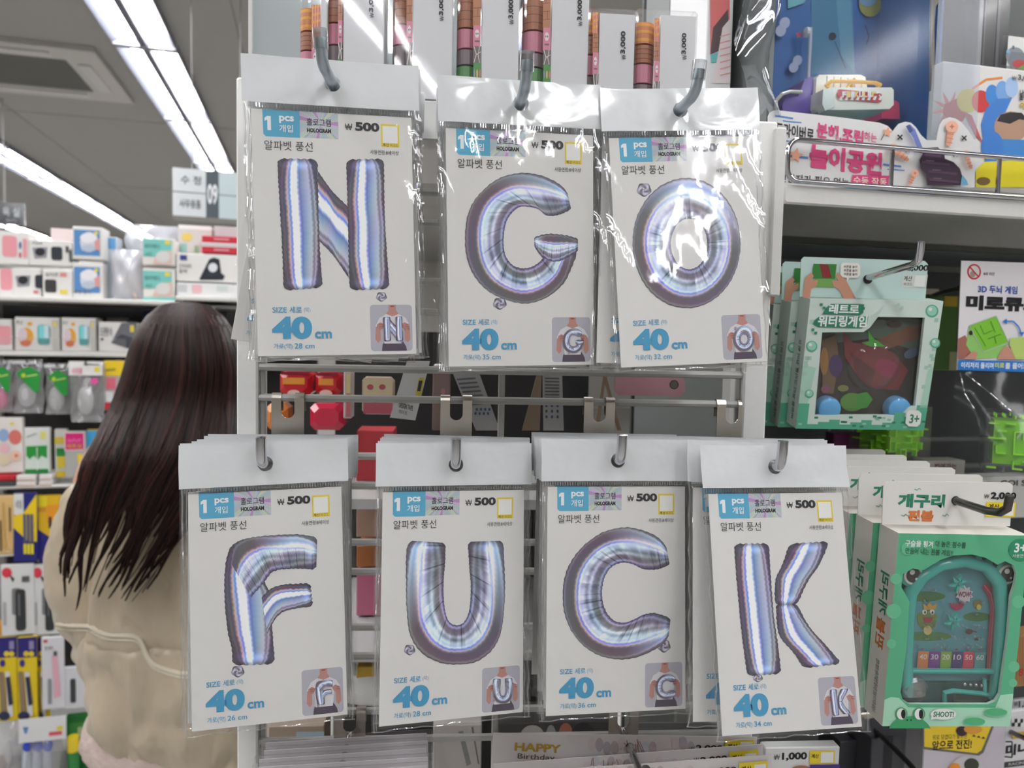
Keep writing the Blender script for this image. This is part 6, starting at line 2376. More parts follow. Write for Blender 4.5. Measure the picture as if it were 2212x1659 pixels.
farbox('teal_box', 'teal and white cotton pad box, upper one beside the milky pouch', 'box', (308, 515, 378, 573), .05, .09, c(232, 228, 222), teal(515), gA)
farbox('teal_box', 'teal and white cotton pad box, lower one beside the milky pouch', 'box', (309, 574, 378, 643), .05, .09, c(232, 228, 222), teal(577) + (('r', 309, 636, 378, 643, TL_),), gA, sit=zA)
farbox('case_box', 'clear lidded box with yellow print above the seat box', 'box', (385, 487, 457, 549), .145, .09, c(214, 212, 206), (('r', 386, 488, 456, 496, c(244, 244, 244)), ('e', 404, 512, 12, 9, c(232, 206, 110)), ('r', 390, 526, 404, 546, c(150, 200, 190)), ('r', 420, 530, 428, 546, c(150, 190, 150))), gA)
farbox('grey_box', 'grey clear box at the end of the far top shelf', 'box', (462, 490, 520, 512), .16, .09, c(200, 200, 202), (), gA)
farbox('red_box', 'flat red striped box, upper of two on the seat box', 'box', (436, 511, 520, 530), .055, .08, c(206, 40, 60), (('r', 436, 525, 520, 530, c(232, 226, 228)), ('r', 462, 515, 495, 519, c(230, 150, 160))), gA)
farbox('red_box', 'flat red striped box, lower of two on the seat box', 'box', (436, 531, 520, 548), .053, .08, c(206, 40, 60), (('r', 436, 531, 520, 534, c(232, 226, 228)), ('r', 462, 538, 495, 542, c(230, 150, 160))), gA)
farbox('seat_box', 'white box with black foldable seat picture at the far shelf end', 'box', (381, 549, 520, 609), .05, .12, WH, (('p', [(431, 602), (452, 560), (462, 556), (474, 560), (478, 590), (486, 596), (482, 605), (432, 605)], c(34, 38, 48)), ('e', 460, 578, 10, 10, c(226, 228, 230)), ('p', [(450, 588), (470, 588), (472, 596), (446, 598)], c(40, 46, 58)), ('r', 389, 551, 404, 562, c(60, 70, 140)), ('t', '간이의자', 387, 570, 414, 580, GRY), ('t', '블랙', 387, 582, 404, 590, GRY)), gA)
farbox('label_box', 'low white box with pink patch under the seat box', 'box', (382, 612, 520, 640), .03, .12, c(236, 236, 236), (('r', 384, 614, 404, 630, c(206, 206, 208)), ('r', 415, 614, 436, 633, c(236, 190, 196), .2), ('r', 468, 616, 492, 628, c(214, 224, 220))), gA, sit=zA2)
gB = 'boxes on the far second shelf'
farbox('pink_case_box', 'pink case box at the near end of the far second shelf', 'box', (-30, 683, 25, 750), .04, .08, WH, (('r', -20, 697, 24, 738, PKK, .15),), gB, sit=zB)
for i, (x, w_, lab) in enumerate(((32, 96, 'white box with orange and teal cushions, on the far second shelf beside the pink box'), (133, 74, 'white box with orange and teal cushions, nearer the shopper on the far second shelf'))):
    k = w_ / 96.0
    farbox('cushion_box', lab, 'box', (x, 680, x + w_, 752), .04, .09, WH, (('e', x + 24 * k, 722, 17 * k, 20, c(232, 170, 60)), ('e', x + 17 * k, 718, 10 * k, 15, c(226, 206, 214)), ('e', x + 24 * k, 736, 12 * k, 7, c(216, 100, 50)), ('e', x + 33 * k, 694, 6 * k, 4, c(236, 180, 60)), ('r', x + 50 * k, 696, x + 76 * k, 739, c(60, 150, 150), .25), ('r', x + 52 * k, 697, x + 64 * k, 726, c(130, 220, 222)), ('r', x + 64 * k, 697, x + 74 * k, 726, c(206, 230, 236)), ('r', x + 82 * k, 686, x + 95 * k, 750, c(196, 194, 186)), ('r', x + 84 * k, 690, x + 90 * k, 700, c(230, 210, 80)), ('t', '푹신', x + 4 * k, 687, x + 18 * k, 695, GRY)), gB, sit=zB)
farbox('slate_box', 'white box with grey wedge pictured beside the shopper', 'box', (213, 690, 295, 754), .035, .09, WH, (('p', [(262, 692), (295, 690), (295, 753), (240, 735)], c(112, 112, 118)), ('p', [(240, 735), (262, 716), (295, 726), (295, 753)], c(70, 72, 80)), ('r', 281, 697, 290, 712, c(226, 206, 90)), ('t', '초경량 바', 217, 700, 243, 722, GRY), ('e', 221, 727, 3, 3, INK)), gB, sit=zB)
farbox('dark_box', 'grey carton behind the wedge box', 'box', (230, 680, 276, 752), .16, .06, c(120, 118, 116), (), gB, sit=zB)
farbox('dark_box', 'navy carton over the shopper hair on the second shelf', 'box', (308, 666, 345, 752), .18, .06, c(30, 34, 90), (), gB, sit=zB)

# hanging row
gC = 'clear packs hanging on the far pegboard'
GRN_ = c(40, 150, 60)


def pegrod(F, x, y, yo, lab):
    p, q = F.at3(x, y, yo - .02), F.at3(x, y, .40)
    m = MB()
    m.tube([(p[0], yo - .02, p[2] + .012), (p[0], yo - .018, p[2]), (p[0], .40, p[2])], .0025, c(180, 180, 180), 6)
    o = m.build('display_hook', DARKMETAL, None, F.M, (p[0], .40, p[2]))
    tag(o, lab, 'display hook', 'hooks on the far pegboard')


for i, (px, lab) in enumerate((((-20, 777, 24, 892), 'clear pack with pink filling and green leaf card'), ((25, 777, 90, 894), 'clear pack with grey ring and green leaf card beside the pink one'), ((94, 785, 150, 896), 'clear pack with grey ring and green leaf card beside the white headed pack'))):
    x0, y0, x1, y1 = px
    k = (x1 - x0) / 65.0
    puffy('ring_pack', lab, px, .0, .04, (1, 1, 1, 1), CLR, [(x0 + 33 * k, y0 + 76, 20 * k, 27, c(196, 196, 196)), (x0 + 33 * k, y0 + 76, 13 * k, 18, c(226, 226, 222))] if i else [(0, 862, 18, 22, c(226, 60, 140))], seed=i + 3, cat='pack', group=gC,
          header=None, ops=(('p', [(x0 + 10 * k, y0 + 30), (x0 + 26 * k, y0 + 18), (x0 + 40 * k, y0 + 15), (x0 + 62 * k, y0 + 28), (x0 + 60 * k, y0 + 68), (x0 + 50 * k, y0 + 70)], GRN_), ('r', x0 + 22 * k, y0 + 30, x0 + 30 * k, y0 + 38, c(200, 214, 60)), ('l', x0 + 32 * k, y0 + 36, x0 + 56 * k, y0 + 32, 3, c(190, 220, 120)), ('r', x0 + 2, y0 + 2, x0 + 50 * k, y0 + 9, c(206, 206, 204))))
    pegrod(FL, (x0 + x1) / 2, y0 + 6, 0, 'hook through the %s' % ('pink filled pack', 'middle ring pack', 'inner ring pack')[i])
puffy('ring_pack', 'white headed clear pack with silver oval beside the shopper hair', (148, 782, 222, 914), -.03, .05, (1, 1, 1, 1), CLR, [(185, 865, 18, 32, c(206, 206, 204)), (186, 866, 11, 22, c(186, 176, 160))], seed=9, cat='pack', group=gC, header=(149, 780, 222, 811, c(236, 234, 232)), ops=(('r', 204, 793, 216, 803, c(236, 220, 70)), ('t', '샤워볼', 155, 794, 178, 808, c(226, 120, 150)), ('l', 180, 786, 215, 788, 2, GRY), ('e', 204, 823, 9, 7, c(226, 90, 160))))
pegrod(FL, 185, 788, -.03, 'hook through the white headed silver oval pack')
farbox('yellow_pack', 'yellow headed pack with red base half behind the hair', 'pack', (224, 779, 272, 886), .0, .03, c(196, 180, 176), (('r', 224, 779, 268, 812, c(240, 206, 40)), ('l', 228, 800, 250, 798, 5, c(160, 150, 40)), ('r', 230, 816, 250, 840, c(226, 110, 130)), ('r', 228, 846, 244, 868, c(220, 220, 220)), ('r', 226, 870, 250, 884, c(206, 40, 50))), gC)
m = MB()
m.box(FL.m(16, 770, .03)[0], FL.m(94, 770, .03)[0], .03, .05, FL.m(50, 775, .03)[1], FL.m(50, 764, .03)[1] - .004, c(206, 190, 186))
# row D
gD = 'packs on the far lower pegs'
farbox('sticker_card', 'white card with pastel round stickers at the near end', 'card', (-20, 902, 50, 1021), .02, .02, c(232, 226, 220), (('e', 8, 940, 12, 14, c(150, 176, 214)), ('r', 22, 912, 31, 918, c(230, 214, 80)), ('e', 33, 944, 14, 16, c(222, 120, 110)), ('e', 10, 968, 12, 12, c(236, 190, 196)), ('e', 34, 984, 12, 12, c(236, 200, 180)), ('e', 10, 992, 14, 13, c(226, 210, 176)), ('e', 36, 984, 4, 4, c(220, 130, 80))), gD)
farbox('tape_pack', 'white and green tape pack beside the pastel sticker card', 'pack', (52, 924, 108, 1022), .02, .02, c(226, 226, 222), (('r', 55, 958, 105, 1020, c(214, 226, 216)), ('p', [(57, 964), (102, 962), (102, 990), (90, 984), (82, 994), (74, 984), (64, 992), (57, 984)], GRN_), ('r', 55, 1013, 105, 1022, c(30, 130, 60)), ('r', 88, 932, 100, 948, c(226, 222, 120)), ('l', 58, 944, 80, 936, 2, c(110, 150, 130)), ('r', 80, 966, 82, 1016, WH)), gD)
farbox('glue_pack', 'green and yellow glue pack on the far lower pegs', 'pack', (118, 927, 145, 1032), .03, .02, c(206, 206, 196), (('r', 118, 944, 140, 958, c(220, 190, 70)), ('r', 122, 968, 144, 985, c(40, 140, 60)), ('r', 124, 986, 142, 1010, c(226, 200, 60)), ('r', 122, 1018, 144, 1030, c(226, 190, 40))), gD)
farbox('pink_pack', 'magenta labelled clear pack on the far lower pegs', 'pack', (140, 932, 184, 1032), .0, .02, c(176, 176, 170), (('r', 139, 933, 183, 973, c(226, 226, 222)), ('r', 141, 935, 181, 971, c(216, 30, 120)), ('t', 'OUTLET', 146, 948, 176, 955, c(240, 150, 200)), ('t', '샤프심', 144, 958, 176, 968, c(200, 190, 60)), ('r', 168, 980, 178, 1000, c(240, 210, 40))), gD)
farbox('blue_pack', 'blue labelled pack touching the shopper hair', 'pack', (187, 928, 240, 1000), .02, .02, c(214, 180, 60), (('r', 188, 930, 232, 968, c(70, 170, 222)),), gD)
for i, (x0, x1, cc) in enumerate(((35, 77, c(232, 226, 222)), (84, 113, c(226, 224, 222)))):
    for j in range(2):
        farbox('flat_box', '%s flat white strip box, %s, under the tape pack' % (('wider', 'shorter')[i], ('lower', 'upper')[j]), 'box', (x0, 1036 - j * 12, x1, 1047 - j * 12), .0, .10, cc, (('l', x0 + 2, 1046 - j * 12, x1 - 2, 1046 - j * 12, 1.5, c(226, 170, 110)),), 'flat boxes on the far shelf', sit=zD + j * .0175)
farbox('flat_box', 'flat red strip box under the pastel sticker card', 'box', (-20, 1022, 33, 1034), .0, .10, c(196, 40, 50), (), 'flat boxes on the far shelf', sit=zD + .018)
farbox('flat_box', 'flat dark strip box under the red one', 'box', (-20, 1036, 33, 1047), .0, .10, c(70, 70, 72), (), 'flat boxes on the far shelf', sit=zD)
# row E
WOOD = c(222, 184, 120)
gE = 'brush and pen packs on the far lower shelf'
farbox('brush_pack', 'pale wooden brush pack at the near end', 'pack', (-30, 1072, 32, 1200), .0, .03, c(226, 190, 130), (('r', 17, 1090, 28, 1185, WOOD), ('r', 20, 1096, 24, 1148, c(90, 70, 40)), ('e', 22, 1176, 8, 12, WOOD), ('r', 0, 1124, 4, 1190, c(90, 70, 40)), ('r', 6, 1085, 12, 1185, c(206, 166, 96))), gE)


def pens(x, w_):
    k = w_ / 50.0
    return (('r', x, 1066, x + w_ * .42, 1112, c(226, 226, 222)), ('t', '네임', x + 4, 1080, x + 17 * k, 1098, GRY), ('p', [(x, 1114), (x + w_ * .42, 1108), (x + w_, 1066), (x + w_, 1170), (x + w_ * .6, 1170), (x, 1140)], c(240, 206, 30)), ('p', [(x, 1140), (x + w_, 1186), (x + w_, 1212), (x, 1212)], c(34, 36, 120)))


farbox('pen_pack', 'blue and yellow pack of three grey pens', 'pack', (30, 1065, 80, 1212), .0, .015, c(36, 38, 122), pens(30, 50) + tuple(q for i in range(3) for q in (('r', 51 + i * 8, 1110, 57 + i * 8, 1172, c(84, 88, 120)), ('r', 52 + i * 8, 1174, 58 + i * 8, 1196, c(240, 220, 40)))), gE)
farbox('pen_pack', 'orange and yellow pack half behind the shopper shoulder', 'pack', (79, 1070, 132, 1214), .015, .015, c(236, 190, 30), (('r', 80, 1072, 102, 1094, c(240, 220, 40)), ('r', 82, 1096, 100, 1106, c(226, 150, 50)), ('r', 102, 1090, 132, 1130, c(240, 160, 40)), ('p', [(84, 1144), (132, 1176), (132, 1214), (84, 1214)], c(34, 36, 120)), ('r', 106, 1116, 112, 1140, c(40, 40, 50))), gE)
# row F
gF = 'cutter and tool packs hanging below'


def cutter(x, w_, lab, yo):
    k = w_ / 71.0
    farbox('cutter_pack', lab, 'pack', (x, 1219, x + w_, 1372), yo, .012, c(226, 226, 224), (('e', x + 13 * k, 1237, 11 * k, 11, c(226, 60, 80)), ('p', [(x + 18 * k, 1240), (x + 30 * k, 1250), (x + 26 * k, 1258)], INK), ('r', x + 24 * k, 1270, x + 44 * k, 1328, c(130, 130, 132), .3), ('r', x + 32 * k, 1272, x + 54 * k, 1362, c(52, 54, 56), .35), ('r', x + 38 * k, 1282, x + 42 * k, 1330, c(110, 110, 112)), ('r', x + 46 * k, 1244, x + 62 * k, 1256, GRY), ('r', x + 6 * k, 1300, x + 12 * k, 1350, c(176, 176, 178))), gF)


cutter(2, 71, 'white pack with black box cutter, near end of its row', .0)
cutter(70, 62, 'white pack with black box cutter, half behind the coat sleeve', .01)
farbox('orange_box', 'orange box edge under the near cutter pack', 'box', (-20, 1350, 6, 1374), .06, .05, c(240, 170, 50), (), gF)
for i, (x, w_, yo) in enumerate(((-4, 41, .0), (38, 42, -.005), (76, 30, .02))):
    farbox('knife_pack', 'navy and yellow pack of knife tools, %s' % ('at the near edge', 'in the middle of three', 'tucked behind the pink pen pack')[i], 'pack', (x, 1376, x + w_, 1558), yo, .012, c(240, 210, 30),
           (('r', x, 1376, x + w_, 1420, c(40, 36, 120)), ('e', x + w_ * .45, 1412, 6, 6, c(236, 210, 50)), ('e', x + w_ * .72, 1412, 6, 6, c(236, 210, 50)), ('r', x + w_ * .6, 1384, x + w_ * .85, 1402, c(150, 140, 180)), ('e', x + w_ * .25, 1432, 6, 8, c(60, 50, 140)),
            ('p', [(x + w_ * .38, 1450), (x + w_ * .62, 1450), (x + w_ * .8, 1545), (x + w_ * .55, 1548)], c(226, 226, 226)), ('p', [(x + w_ * .42, 1462), (x + w_ * .64, 1460), (x + w_ * .8, 1520), (x + w_ * .58, 1524)], c(44, 48, 78)), ('p', [(x + w_ * .05, 1450), (x + w_ * .3, 1450), (x + w_ * .5, 1550), (x + w_ * .2, 1556)], c(150, 130, 100)), ('e', x + w_ * .35, 1545, w_ * .3, 10, c(46, 50, 84))), gF)
farbox('pen_pack', 'white pack with a pink pen in front of the sleeve edge', 'pack', (90, 1376, 138, 1532), -.01, .012, c(226, 224, 228), (('r', 94, 1382, 103, 1388, c(206, 60, 70)), ('t', '펜 컷터', 97, 1396, 114, 1404, GRY), ('p', [(112, 1416), (124, 1416), (132, 1502), (118, 1508)], c(236, 180, 196)), ('r', 104, 1466, 112, 1520, c(150, 150, 152)), ('r', 116, 1406, 124, 1416, c(80, 80, 90))), gF)
farbox('pen_pack', 'white pack with a black pen low beside the coat', 'pack', (138, 1440, 195, 1530), .0, .012, c(222, 222, 226), (('r', 152, 1466, 164, 1518, c(60, 64, 66), .3),), gF)
# row H
gH = 'bagged goods on the far bottom pegs'
puffy('bottle_pack', 'clear bag of small bottles with blue caps and white header', (42, 1592, 132, 1720), -.02, .05, (1, 1, 1, 1), CLR, [(58 + i * 22, 1650, 11, 48, c(206, 214, 226)) for i in range(3)] + [(60 + i * 22, 1612, 11, 13, c(50, 80, 222)) for i in range(3)], seed=12, cat='pack', group=gH, header=(40, 1554, 144, 1594, c(236, 236, 236)), ops=(('r', 106, 1580, 134, 1588, c(226, 90, 100)), ('r', 123, 1568, 136, 1577, c(236, 222, 90)), ('p', [(50, 1570), (62, 1570), (58, 1584), (54, 1584)], c(90, 140, 200))))
puffy('grey_bag', 'grey clear bag with white clip at the near bottom corner', (-30, 1562, 42, 1720), .0, .05, (1, 1, 1, 1), CLR, [(18, 1624, 9, 28, c(230, 230, 230)), (0, 1650, 14, 20, c(190, 170, 160))], seed=14, cat='pack', group=gH)
m = MB()
p = fl(159, 1659, .0)
r_ = FL.m(172, 1620)[0] - FL.m(159, 1620)[0]
zc1 = FL.m(159, 1621)[1]
zc2 = FL.m(159, 1590)[1]
zb0 = FL.m(159, 1720)[1]
gs = empty('glue_stick', FL.M @ Matrix.Translation((p[0], 0, zb0)), 'green glue stick with yellow cap beside the blue capped bottles', 'glue stick')
m.lathe([(r_ * .9, 0), (r_ * .95, .002), (r_ * .95, zc1 - zb0)], c(40, 140, 60), 18)
m.build('barrel', PLAST, gs, smooth=.7)
m = MB()
m.lathe([(r_, zc1 - zb0), (r_, zc2 - zb0 - .003), (r_ * .92, zc2 - zb0)], c(240, 210, 40), 18)
m.build('cap', PLAST, gs, smooth=.7)
farbox('green_pack', 'green glue pack behind the glue stick', 'pack', (144, 1545, 196, 1720), .04, .02, c(30, 120, 50), (('r', 150, 1560, 190, 1585, c(60, 150, 70)), ('r', 168, 1570, 178, 1590, c(190, 210, 160))), gH)
farbox('colour_pack', 'orange and blue striped pack under the fleece hem', 'pack', (188, 1620, 214, 1740), .05, .02, c(220, 100, 60), (('r', 196, 1625, 206, 1740, c(70, 150, 214)),), gH)

# ================================================================ THE SHOPPER
WD = 1.5
FW = frame(6.0, P(400, 1100, WD))


def W3(x, y, yo=0.0):
    return Vector(FW.at3(x, y, yo))


wz = (FW.I @ Vector((0, 0, 0))).z
xc = 0.0
person = None


def sup(th, n=2.6):
    ca, sa = math.cos(th), math.sin(th)
    return math.copysign(abs(ca) ** (2 / n), ca), math.copysign(abs(sa) ** (2 / n), sa)


def loft(m, rings, col, n=36):
    """rings: (z, x centre, half width, y centre, half depth)"""
    vs, fs = [], []
    for (z, xc_, hw, yc, hd) in rings:
        for k in range(n):
            a, b = sup(2 * math.pi * k / n)
            vs.append((xc_ + a * hw, yc + b * hd, z))
    for i in range(len(rings) - 1):
        for k in range(n):
            k2 = (k + 1) % n
            fs.append((i * n + k, (i + 1) * n + k, (i + 1) * n + k2, i * n + k2))
    fs.append(tuple(range(n)))
    fs.append(tuple(reversed(range((len(rings) - 1) * n, len(rings) * n))))
    m.add(vs, fs, col)


# body: one skinned figure, standing, forearms forward
zpx = lambda y: FW.m(400, y, 0)[1]
zh = zpx(655)                 # crown
J = {
    'pelvis': (0, .02, wz + .84, .135, .105), 'waist': (0, .01, wz + .98, .115, .09), 'chest': (0, .0, wz + 1.16, .13, .10), 'collar': (0, .0, wz + 1.27, .085, .07),
    'neck': (0, .015, wz + 1.345, .052, .052), 'skull0': (0, .02, wz + 1.42, .066, .072), 'skull1': (0, .015, wz + 1.50, .077, .092), 'skull2': (0, .015, wz + 1.555, .06, .07),
}
E_ = [('pelvis', 'waist'), ('waist', 'chest'), ('chest', 'collar'), ('collar', 'neck'), ('neck', 'skull0'), ('skull0', 'skull1'), ('skull1', 'skull2')]
for s_, n_ in ((-1, 'a'), (1, 'b')):
    J.update({'sh' + n_: (s_ * .155, .01, wz + 1.255, .052, .052), 'el' + n_: (s_ * .225, .04, wz + 1.0, .04, .04), 'wr' + n_: (s_ * .13, .26, wz + 1.03, .025, .02), 'ha' + n_: (s_ * .11, .31, wz + 1.045, .03, .015),
              'hip' + n_: (s_ * .085, .02, wz + .80, .085, .085), 'kn' + n_: (s_ * .09, .0, wz + .45, .055, .055), 'an' + n_: (s_ * .09, .03, wz + .09, .037, .037), 'toe' + n_: (s_ * .10, .17, wz + .035, .04, .028)})
    E_ += [('collar', 'sh' + n_), ('sh' + n_, 'el' + n_), ('el' + n_, 'wr' + n_), ('wr' + n_, 'ha' + n_), ('pelvis', 'hip' + n_), ('hip' + n_, 'kn' + n_), ('kn' + n_, 'an' + n_), ('an' + n_, 'toe' + n_)]
    for f in range(4):
        a_, b_ = 'f%d%s' % (f, n_), 'g%d%s' % (f, n_)
        dx = (f - 1.5) * .016
        J[a_] = (s_ * (.105 + dx), .355, wz + 1.05, .0085, .0085)
        J[b_] = (s_ * (.10 + dx), .385 - abs(f - 1.4) * .006, wz + 1.035, .0075, .0075)
        E_ += [('ha' + n_, a_), (a_, b_)]
    J['th' + n_] = (s_ * .065, .32, wz + 1.055, .010, .010)
    J['tt' + n_] = (s_ * .055, .35, wz + 1.055, .009, .009)
    E_ += [('wr' + n_, 'th' + n_), ('th' + n_, 'tt' + n_)]
names = list(J)
me = bpy.data.meshes.new('body')
me.from_pydata([J[k][:3] for k in names], [(names.index(a), names.index(b)) for a, b in E_], [])
ob = bpy.data.objects.new('body', me)
COL.objects.link(ob)
md = ob.modifiers.new('skin', 'SKIN')
md.use_smooth_shade = True
for i, k in enumerate(names):
    me.skin_vertices[0].data[i].radius = J[k][3:]
me.skin_vertices[0].data[0].use_root = True
sb = ob.modifiers.new('sub', 'SUBSURF')
sb.levels = sb.render_levels = 2
dg = bpy.context.evaluated_depsgraph_get()
bm_ = bpy.data.meshes.new_from_object(ob.evaluated_get(dg))
bpy.data.objects.remove(ob)
body = bpy.data.objects.new('person', bm_)
COL.objects.link(body)
bm_.materials.clear()
SKINM = mat('skin', .5, base=c(214, 166, 142), bscale=40, vary=.03)
DARKC = mat('dark_trousers', .9, base=c(34, 34, 38), bscale=80, vary=.1, bump=.3)
bm_.materials.append(SKINM)
bm_.materials.append(DARKC)
for p_ in bm_.polygons:
    if p_.center.z < wz + .99:
        p_.material_index = 1
bm_.transform(Matrix.Translation((0, 0, -wz)))
body.matrix_world = FW.M @ Matrix.Translation((0, 0, wz))
tag(body, 'woman with long dark brown hair and beige padded jacket, seen from behind', 'person')
TB_ = Matrix.Translation((0, 0, -wz))
# face details on the side away from us
m = MB()
for s_ in (-1, 1):
    m.lathe([(.0005, -.012), (.008, -.008), (.011, 0), (.008, .008), (.0005, .012)], c(240, 236, 232), 12, (s_ * .032, .096, wz + 1.485))
    m.lathe([(.0005, -.005), (.005, 0), (.0005, .005)], c(40, 26, 20), 10, (s_ * .032, .106, wz + 1.485))
m.build('eye', PLAST, body, TB_, smooth=True)
m = MB()
m.tube([(0, .10, wz + 1.49), (0, .122, wz + 1.455), (0, .105, wz + 1.447)], [.006, .010, .006], c(214, 166, 142), 8)
m.build('nose', SKINM, body, TB_, smooth=True)
m = MB()
m.tube([(-.022, .092, wz + 1.422), (0, .102, wz + 1.424), (.022, .092, wz + 1.422)], [.003, .006, .003], c(190, 90, 90), 8)
m.build('mouth', PRINT, body, TB_, smooth=True)

# jacket: padded trunk and two full sleeves
JC = c(206, 190, 164)
JAC = mat('padded_jacket', .28, bscale=7, vary=.05, bump=1.0, bdist=.03, coat=.2, aniso_noise=(1.7, 1.7, .9))
L_ = lambda y, x: FW.m(x, y, 0)[0]
m = MB()
prof = [(985, 300, 505, .05), (1005, 262, 545, .07), (1030, 225, 580, .09), (1070, 200, 606, .115), (1150, 186, 622, .13), (1250, 178, 632, .14), (1340, 176, 634, .142), (1352, 178, 632, .138), (1362, 172, 636, .144), (1430, 178, 628, .150), (1500, 198, 612, .158), (1530, 214, 606, .160), (1561, 240, 600, .160), (1590, 272, 592, .155), (1617, 307, 580, .15), (1647, 356, 570, .14), (1662, 380, 560, .13)]
rings = []
for y, xa, xb, hd in prof:
    z = FW.m(400, y, 0)[1]
    a, b = FW.m(xa, y, 0)[0], FW.m(xb, y, 0)[0]
    rings.append((z, (a + b) / 2, (b - a) / 2, .01, hd))
rings = [tuple(q) for q in spline(rings, 90)]
loft(m, rings, JC, 96)
# sleeves as thick tubes from the shoulder, out over the elbow and forward
for s_, X in ((-1, lambda x: x), (1, lambda x: 808 - x)):
    pts = [(238, 1030, .0, .050), (212, 1065, .0, .064), (196, 1110, .0, .072), (188, 1180, .0, .078), (190, 1260, .01, .080), (200, 1330, .02, .078), (212, 1390, .05, .074), (232, 1440, .10, .068), (255, 1452, .16, .058), (285, 1450, .22, .046), (305, 1448, .255, .038)]
    path, rad = [], []
    for x, y, yo, r_ in spline(pts, 60):
        q = FW.m(X(x), y, 0)
        path.append((q[0], float(yo), q[1]))
        rad.append(float(r_))
    m.tube(path, rad, JC, 48)
# collar roll
q = FW.m(400, 985, 0)
m.lathe([(.06, -.02), (.085, -.01), (.088, .01), (.075, .03), (.055, .03)], JC, 24, (q[0], .012, q[1]))
v = np.array(m.v)
def rdg(p):
    q = Vector((p[0] * 9 + p[2] * 2.5, p[1] * 5, p[2] * 5 - p[0] * 3))
    q2 = Vector((p[0] * 26 + 5, p[1] * 14, p[2] * 11))
    return .046 * (abs(mnoise.noise(q)) - .2) + .024 * (abs(mnoise.noise(q2)) - .2) + .010 * mnoise.noise(q * .5)


dsp = np.array([rdg(p) for p in m.v]) - .013
nrm = np.c_[v[:, 0] * .6, v[:, 1], np.zeros(len(v))]
nrm /= np.linalg.norm(nrm, axis=1)[:, None] + 1e-9
m.v = [tuple(x) for x in v + nrm * dsp[:, None]]
jk = m.build('jacket', JAC, body, TB_, smooth=True)
bpy.context.view_layer.update()
dg = bpy.context.evaluated_depsgraph_get()
bv = BVHTree.FromObject(jk.evaluated_get(dg), dg)
jki = jk.matrix_world.inverted()
jr = jki.to_3x3()


def onjacket(x, y, out=.002):
    o_, d_ = jki @ CPOS, (jr @ ray(x, y)).normalized()
    h = bv.ray_cast(o_, d_)
    if h[0] is None:
        return None
    return Vector(h[0]) - d_ * out + Matrix.Translation((0, 0, 0)).to_translation()


jl = jk.matrix_local.inverted() @ TB_.inverted() if False else None
seam = [(112, 1347), (140, 1350), (170, 1352), (197, 1354), (215, 1366), (240, 1373), (270, 1374), (292, 1376), (306, 1388), (316, 1412), (332, 1434), (352, 1444), (378, 1452), (400, 1456)]
seam += [(808 - x, y) for x, y in reversed(seam[:-1])]
sp = spline(seam, 60)
for off, r_, cc in ((0, .0042, c(232, 222, 200)), (9, .0028, c(222, 212, 190))):
    m = MB()
    pth = [q for q in (onjacket(x, y + off, .001) for x, y in sp) if q is not None]
    m.tube(pth, r_, cc, 8)
    o = m.build('piping', MATTE, jk, None, smooth=True)
# fleece hem
m = MB()
prof = [(1480, 225, 600, .13), (1515, 200, 626, .145), (1550, 184, 632, .165), (1590, 179, 630, .172), (1625, 200, 612, .168), (1655, 240, 580, .15), (1690, 280, 540, .13)]
rings = []
for y, xa, xb, hd in prof:
    z = FW.m(400, y, 0)[1]
    a, b = FW.m(xa, y, 0)[0], FW.m(xb, y, 0)[0]
    rings.append((z, (a + b) / 2, (b - a) / 2, .03, hd - .02))
loft(m, rings, c(226, 206, 196), 60)
g = random.Random(4)
m.v = [(x + g.uniform(-.003, .003), y + g.uniform(-.003, .003), z + g.uniform(-.002, .002)) for x, y, z in m.v]
fle = mat('fleece', .95, bscale=55, vary=.06, bump=1.0, bdist=.006)
m.build('fleece_hem', fle, body, TB_, smooth=True)

# hair: a full cap and fall, then separate locks over it
HAIR = mat('dark_hair', .42, bscale=30, vary=.35, spec=.22, bump=.5, bdist=.002, aniso_noise=(14, 14, .8))
HC = [c(30, 17, 17), c(46, 26, 24), c(20, 12, 13), c(66, 36, 30), c(38, 22, 20)]
HLB = [(655, 396), (662, 352), (675, 330), (700, 308), (744, 286), (806, 268), (860, 250), (904, 230), (960, 202), (1002, 182), (1082, 156), (1162, 142), (1230, 130), (1300, 122)]
HRB = [(655, 404), (662, 446), (675, 468), (700, 492), (744, 514), (806, 530), (904, 532), (960, 528), (1002, 512), (1082, 452), (1162, 398), (1230, 352), (1300, 300)]


def hl(y):
    return float(np.interp(y, [q[0] for q in HLB], [q[1] for q in HLB]))


def hr_(y):
    return float(np.interp(y, [q[0] for q in HRB], [q[1] for q in HRB]))


def hdepth(y, f):
    """how far behind the body's middle plane (towards us) the hair lies; f across -1..1"""
    rn = math.sqrt(max(0, 1 - min(1, abs(f)) ** 2))
    hd = .128 * math.sqrt(max(.02, 1 - ((800 - min(y, 800)) / 150.0) ** 2))
    head = hd * rn
    back = .150 + .028 * rn
    q = min(1, max(0, (y - 850) / 160.0))
    q = q * q * (3 - 2 * q)
    return head * (1 - q) + back * q


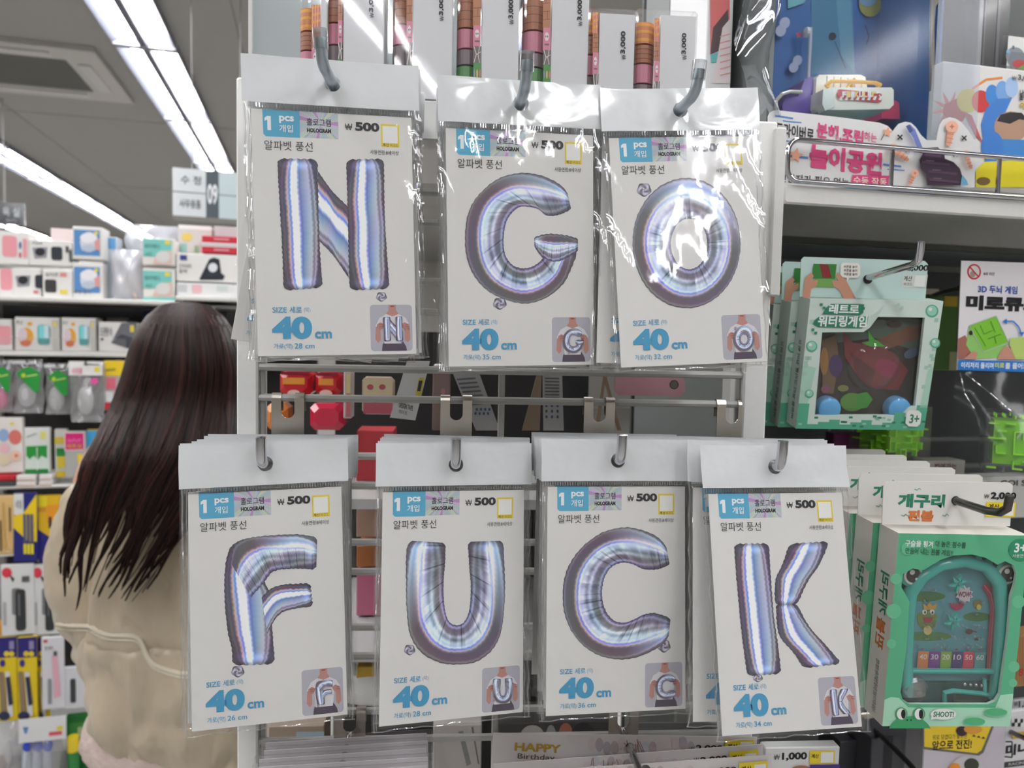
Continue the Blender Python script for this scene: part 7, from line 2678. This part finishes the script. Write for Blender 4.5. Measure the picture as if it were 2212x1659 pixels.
m = MB()
n = 34
g = random.Random(5)
ends = [1010 + 70 * g.random() - 40 * abs(-1 + 2 * i / (n - 1)) ** 2 for i in range(n)]
ts = [0, .02, .05, .09, .14, .2, .27, .34, .42, .5, .58, .66, .74, .82, .88, .94, 1.0]
ys = ts
vs = []
for side in (0, 1):
    for t in ts:
        for i in range(n):
            y = 660 + (ends[i] - 660) * t
            a, b = hl(y), hr_(y)
            f = -1 + 2 * i / (n - 1)
            k = .96 if y < 900 else .96 - (y - 900) * .0009
            x = (a + b) / 2 + f * (b - a) / 2 * k
            d = hdepth(y, f * .97) - .010 - (.012 * max(0, t - .8) * 5)
            if side:
                rn = math.sqrt(max(0, 1 - f * f))
                d = -(.06 * rn * math.sqrt(max(.02, 1 - ((800 - min(y, 800)) / 150.0) ** 2))) if y < 860 else d - .012
            p = FW.m(x, y, -d)
            vs.append((p[0], -d, p[1]))
nb = len(ts) * n
fs = []
for o_, fl_ in ((0, 1), (nb, 0)):
    for j in range(len(ys) - 1):
        for i in range(n - 1):
            q = (o_ + j * n + i, o_ + j * n + i + 1, o_ + (j + 1) * n + i + 1, o_ + (j + 1) * n + i)
            fs.append(q if fl_ else q[::-1])
m.add(vs, fs, HC[2])
g = random.Random(11)
clumps = []
for k in range(34):
    f = -1 + 2 * (k + .5) / 34 + g.uniform(-.02, .02)
    clumps.append((f, g.uniform(1140, 1300) + (20 if f < -.5 else 0), g.uniform(6, 16), g.uniform(0, 6.3), g.uniform(30, 52), g.uniform(-.05, .05)))
for k, (f0, yend, wv, wp, wl, dr) in enumerate(clumps):
    for i in range(30):
        df = g.gauss(0, .05)
        lay = g.uniform(0, .014)
        ye = yend - abs(g.gauss(0, 34))
        yy = np.concatenate([np.linspace(658 + 10 * g.random(), 760, 5), np.linspace(800, ye, 15)])
        path, rad = [], []
        for j, y in enumerate(yy):
            t = j / (len(yy) - 1)
            pinch = 1 - .82 * max(0, (t - .45) / .55) ** .8
            f = f0 + dr * t + df * pinch * (1 + .5 * (1 - t))
            f = max(-1.0, min(1.0, f))
            x = (hl(y) + hr_(y)) / 2 + f * (hr_(y) - hl(y)) / 2 + wv * max(0, t - .5) * 2 * math.sin(y / wl + wp)
            d = hdepth(y, f) + lay * (.3 + .7 * t)
            p = FW.m(x, y, -d)
            path.append((p[0], -d, p[1]))
            rad.append(max(.0007, .0056 * (1 - t ** 3)))
        m.tube(path, rad, HC[g.randrange(5)], 5, caps=False)
for k in range(26):            # fine strays
    f0 = g.uniform(-1, 1)
    yy = np.linspace(700, 1180 + g.uniform(0, 130), 16)
    path = []
    wv, wp = g.uniform(4, 14), g.uniform(0, 6)
    for y in yy:
        f = max(-1.02, min(1.02, f0 + .1 * math.sin(y / 130 + wp)))
        x = (hl(y) + hr_(y)) / 2 + f * (hr_(y) - hl(y)) / 2 + wv * math.sin(y / 60 + wp) * max(0, (y - 900) / 400)
        d = hdepth(y, min(1, abs(f))) + .018
        p = FW.m(x, y, -d)
        path.append((p[0], -d, p[1]))
    m.tube(path, .0009, HC[1], 4, caps=False)
hr = m.build('hair', HAIR, body, TB_, smooth=True)
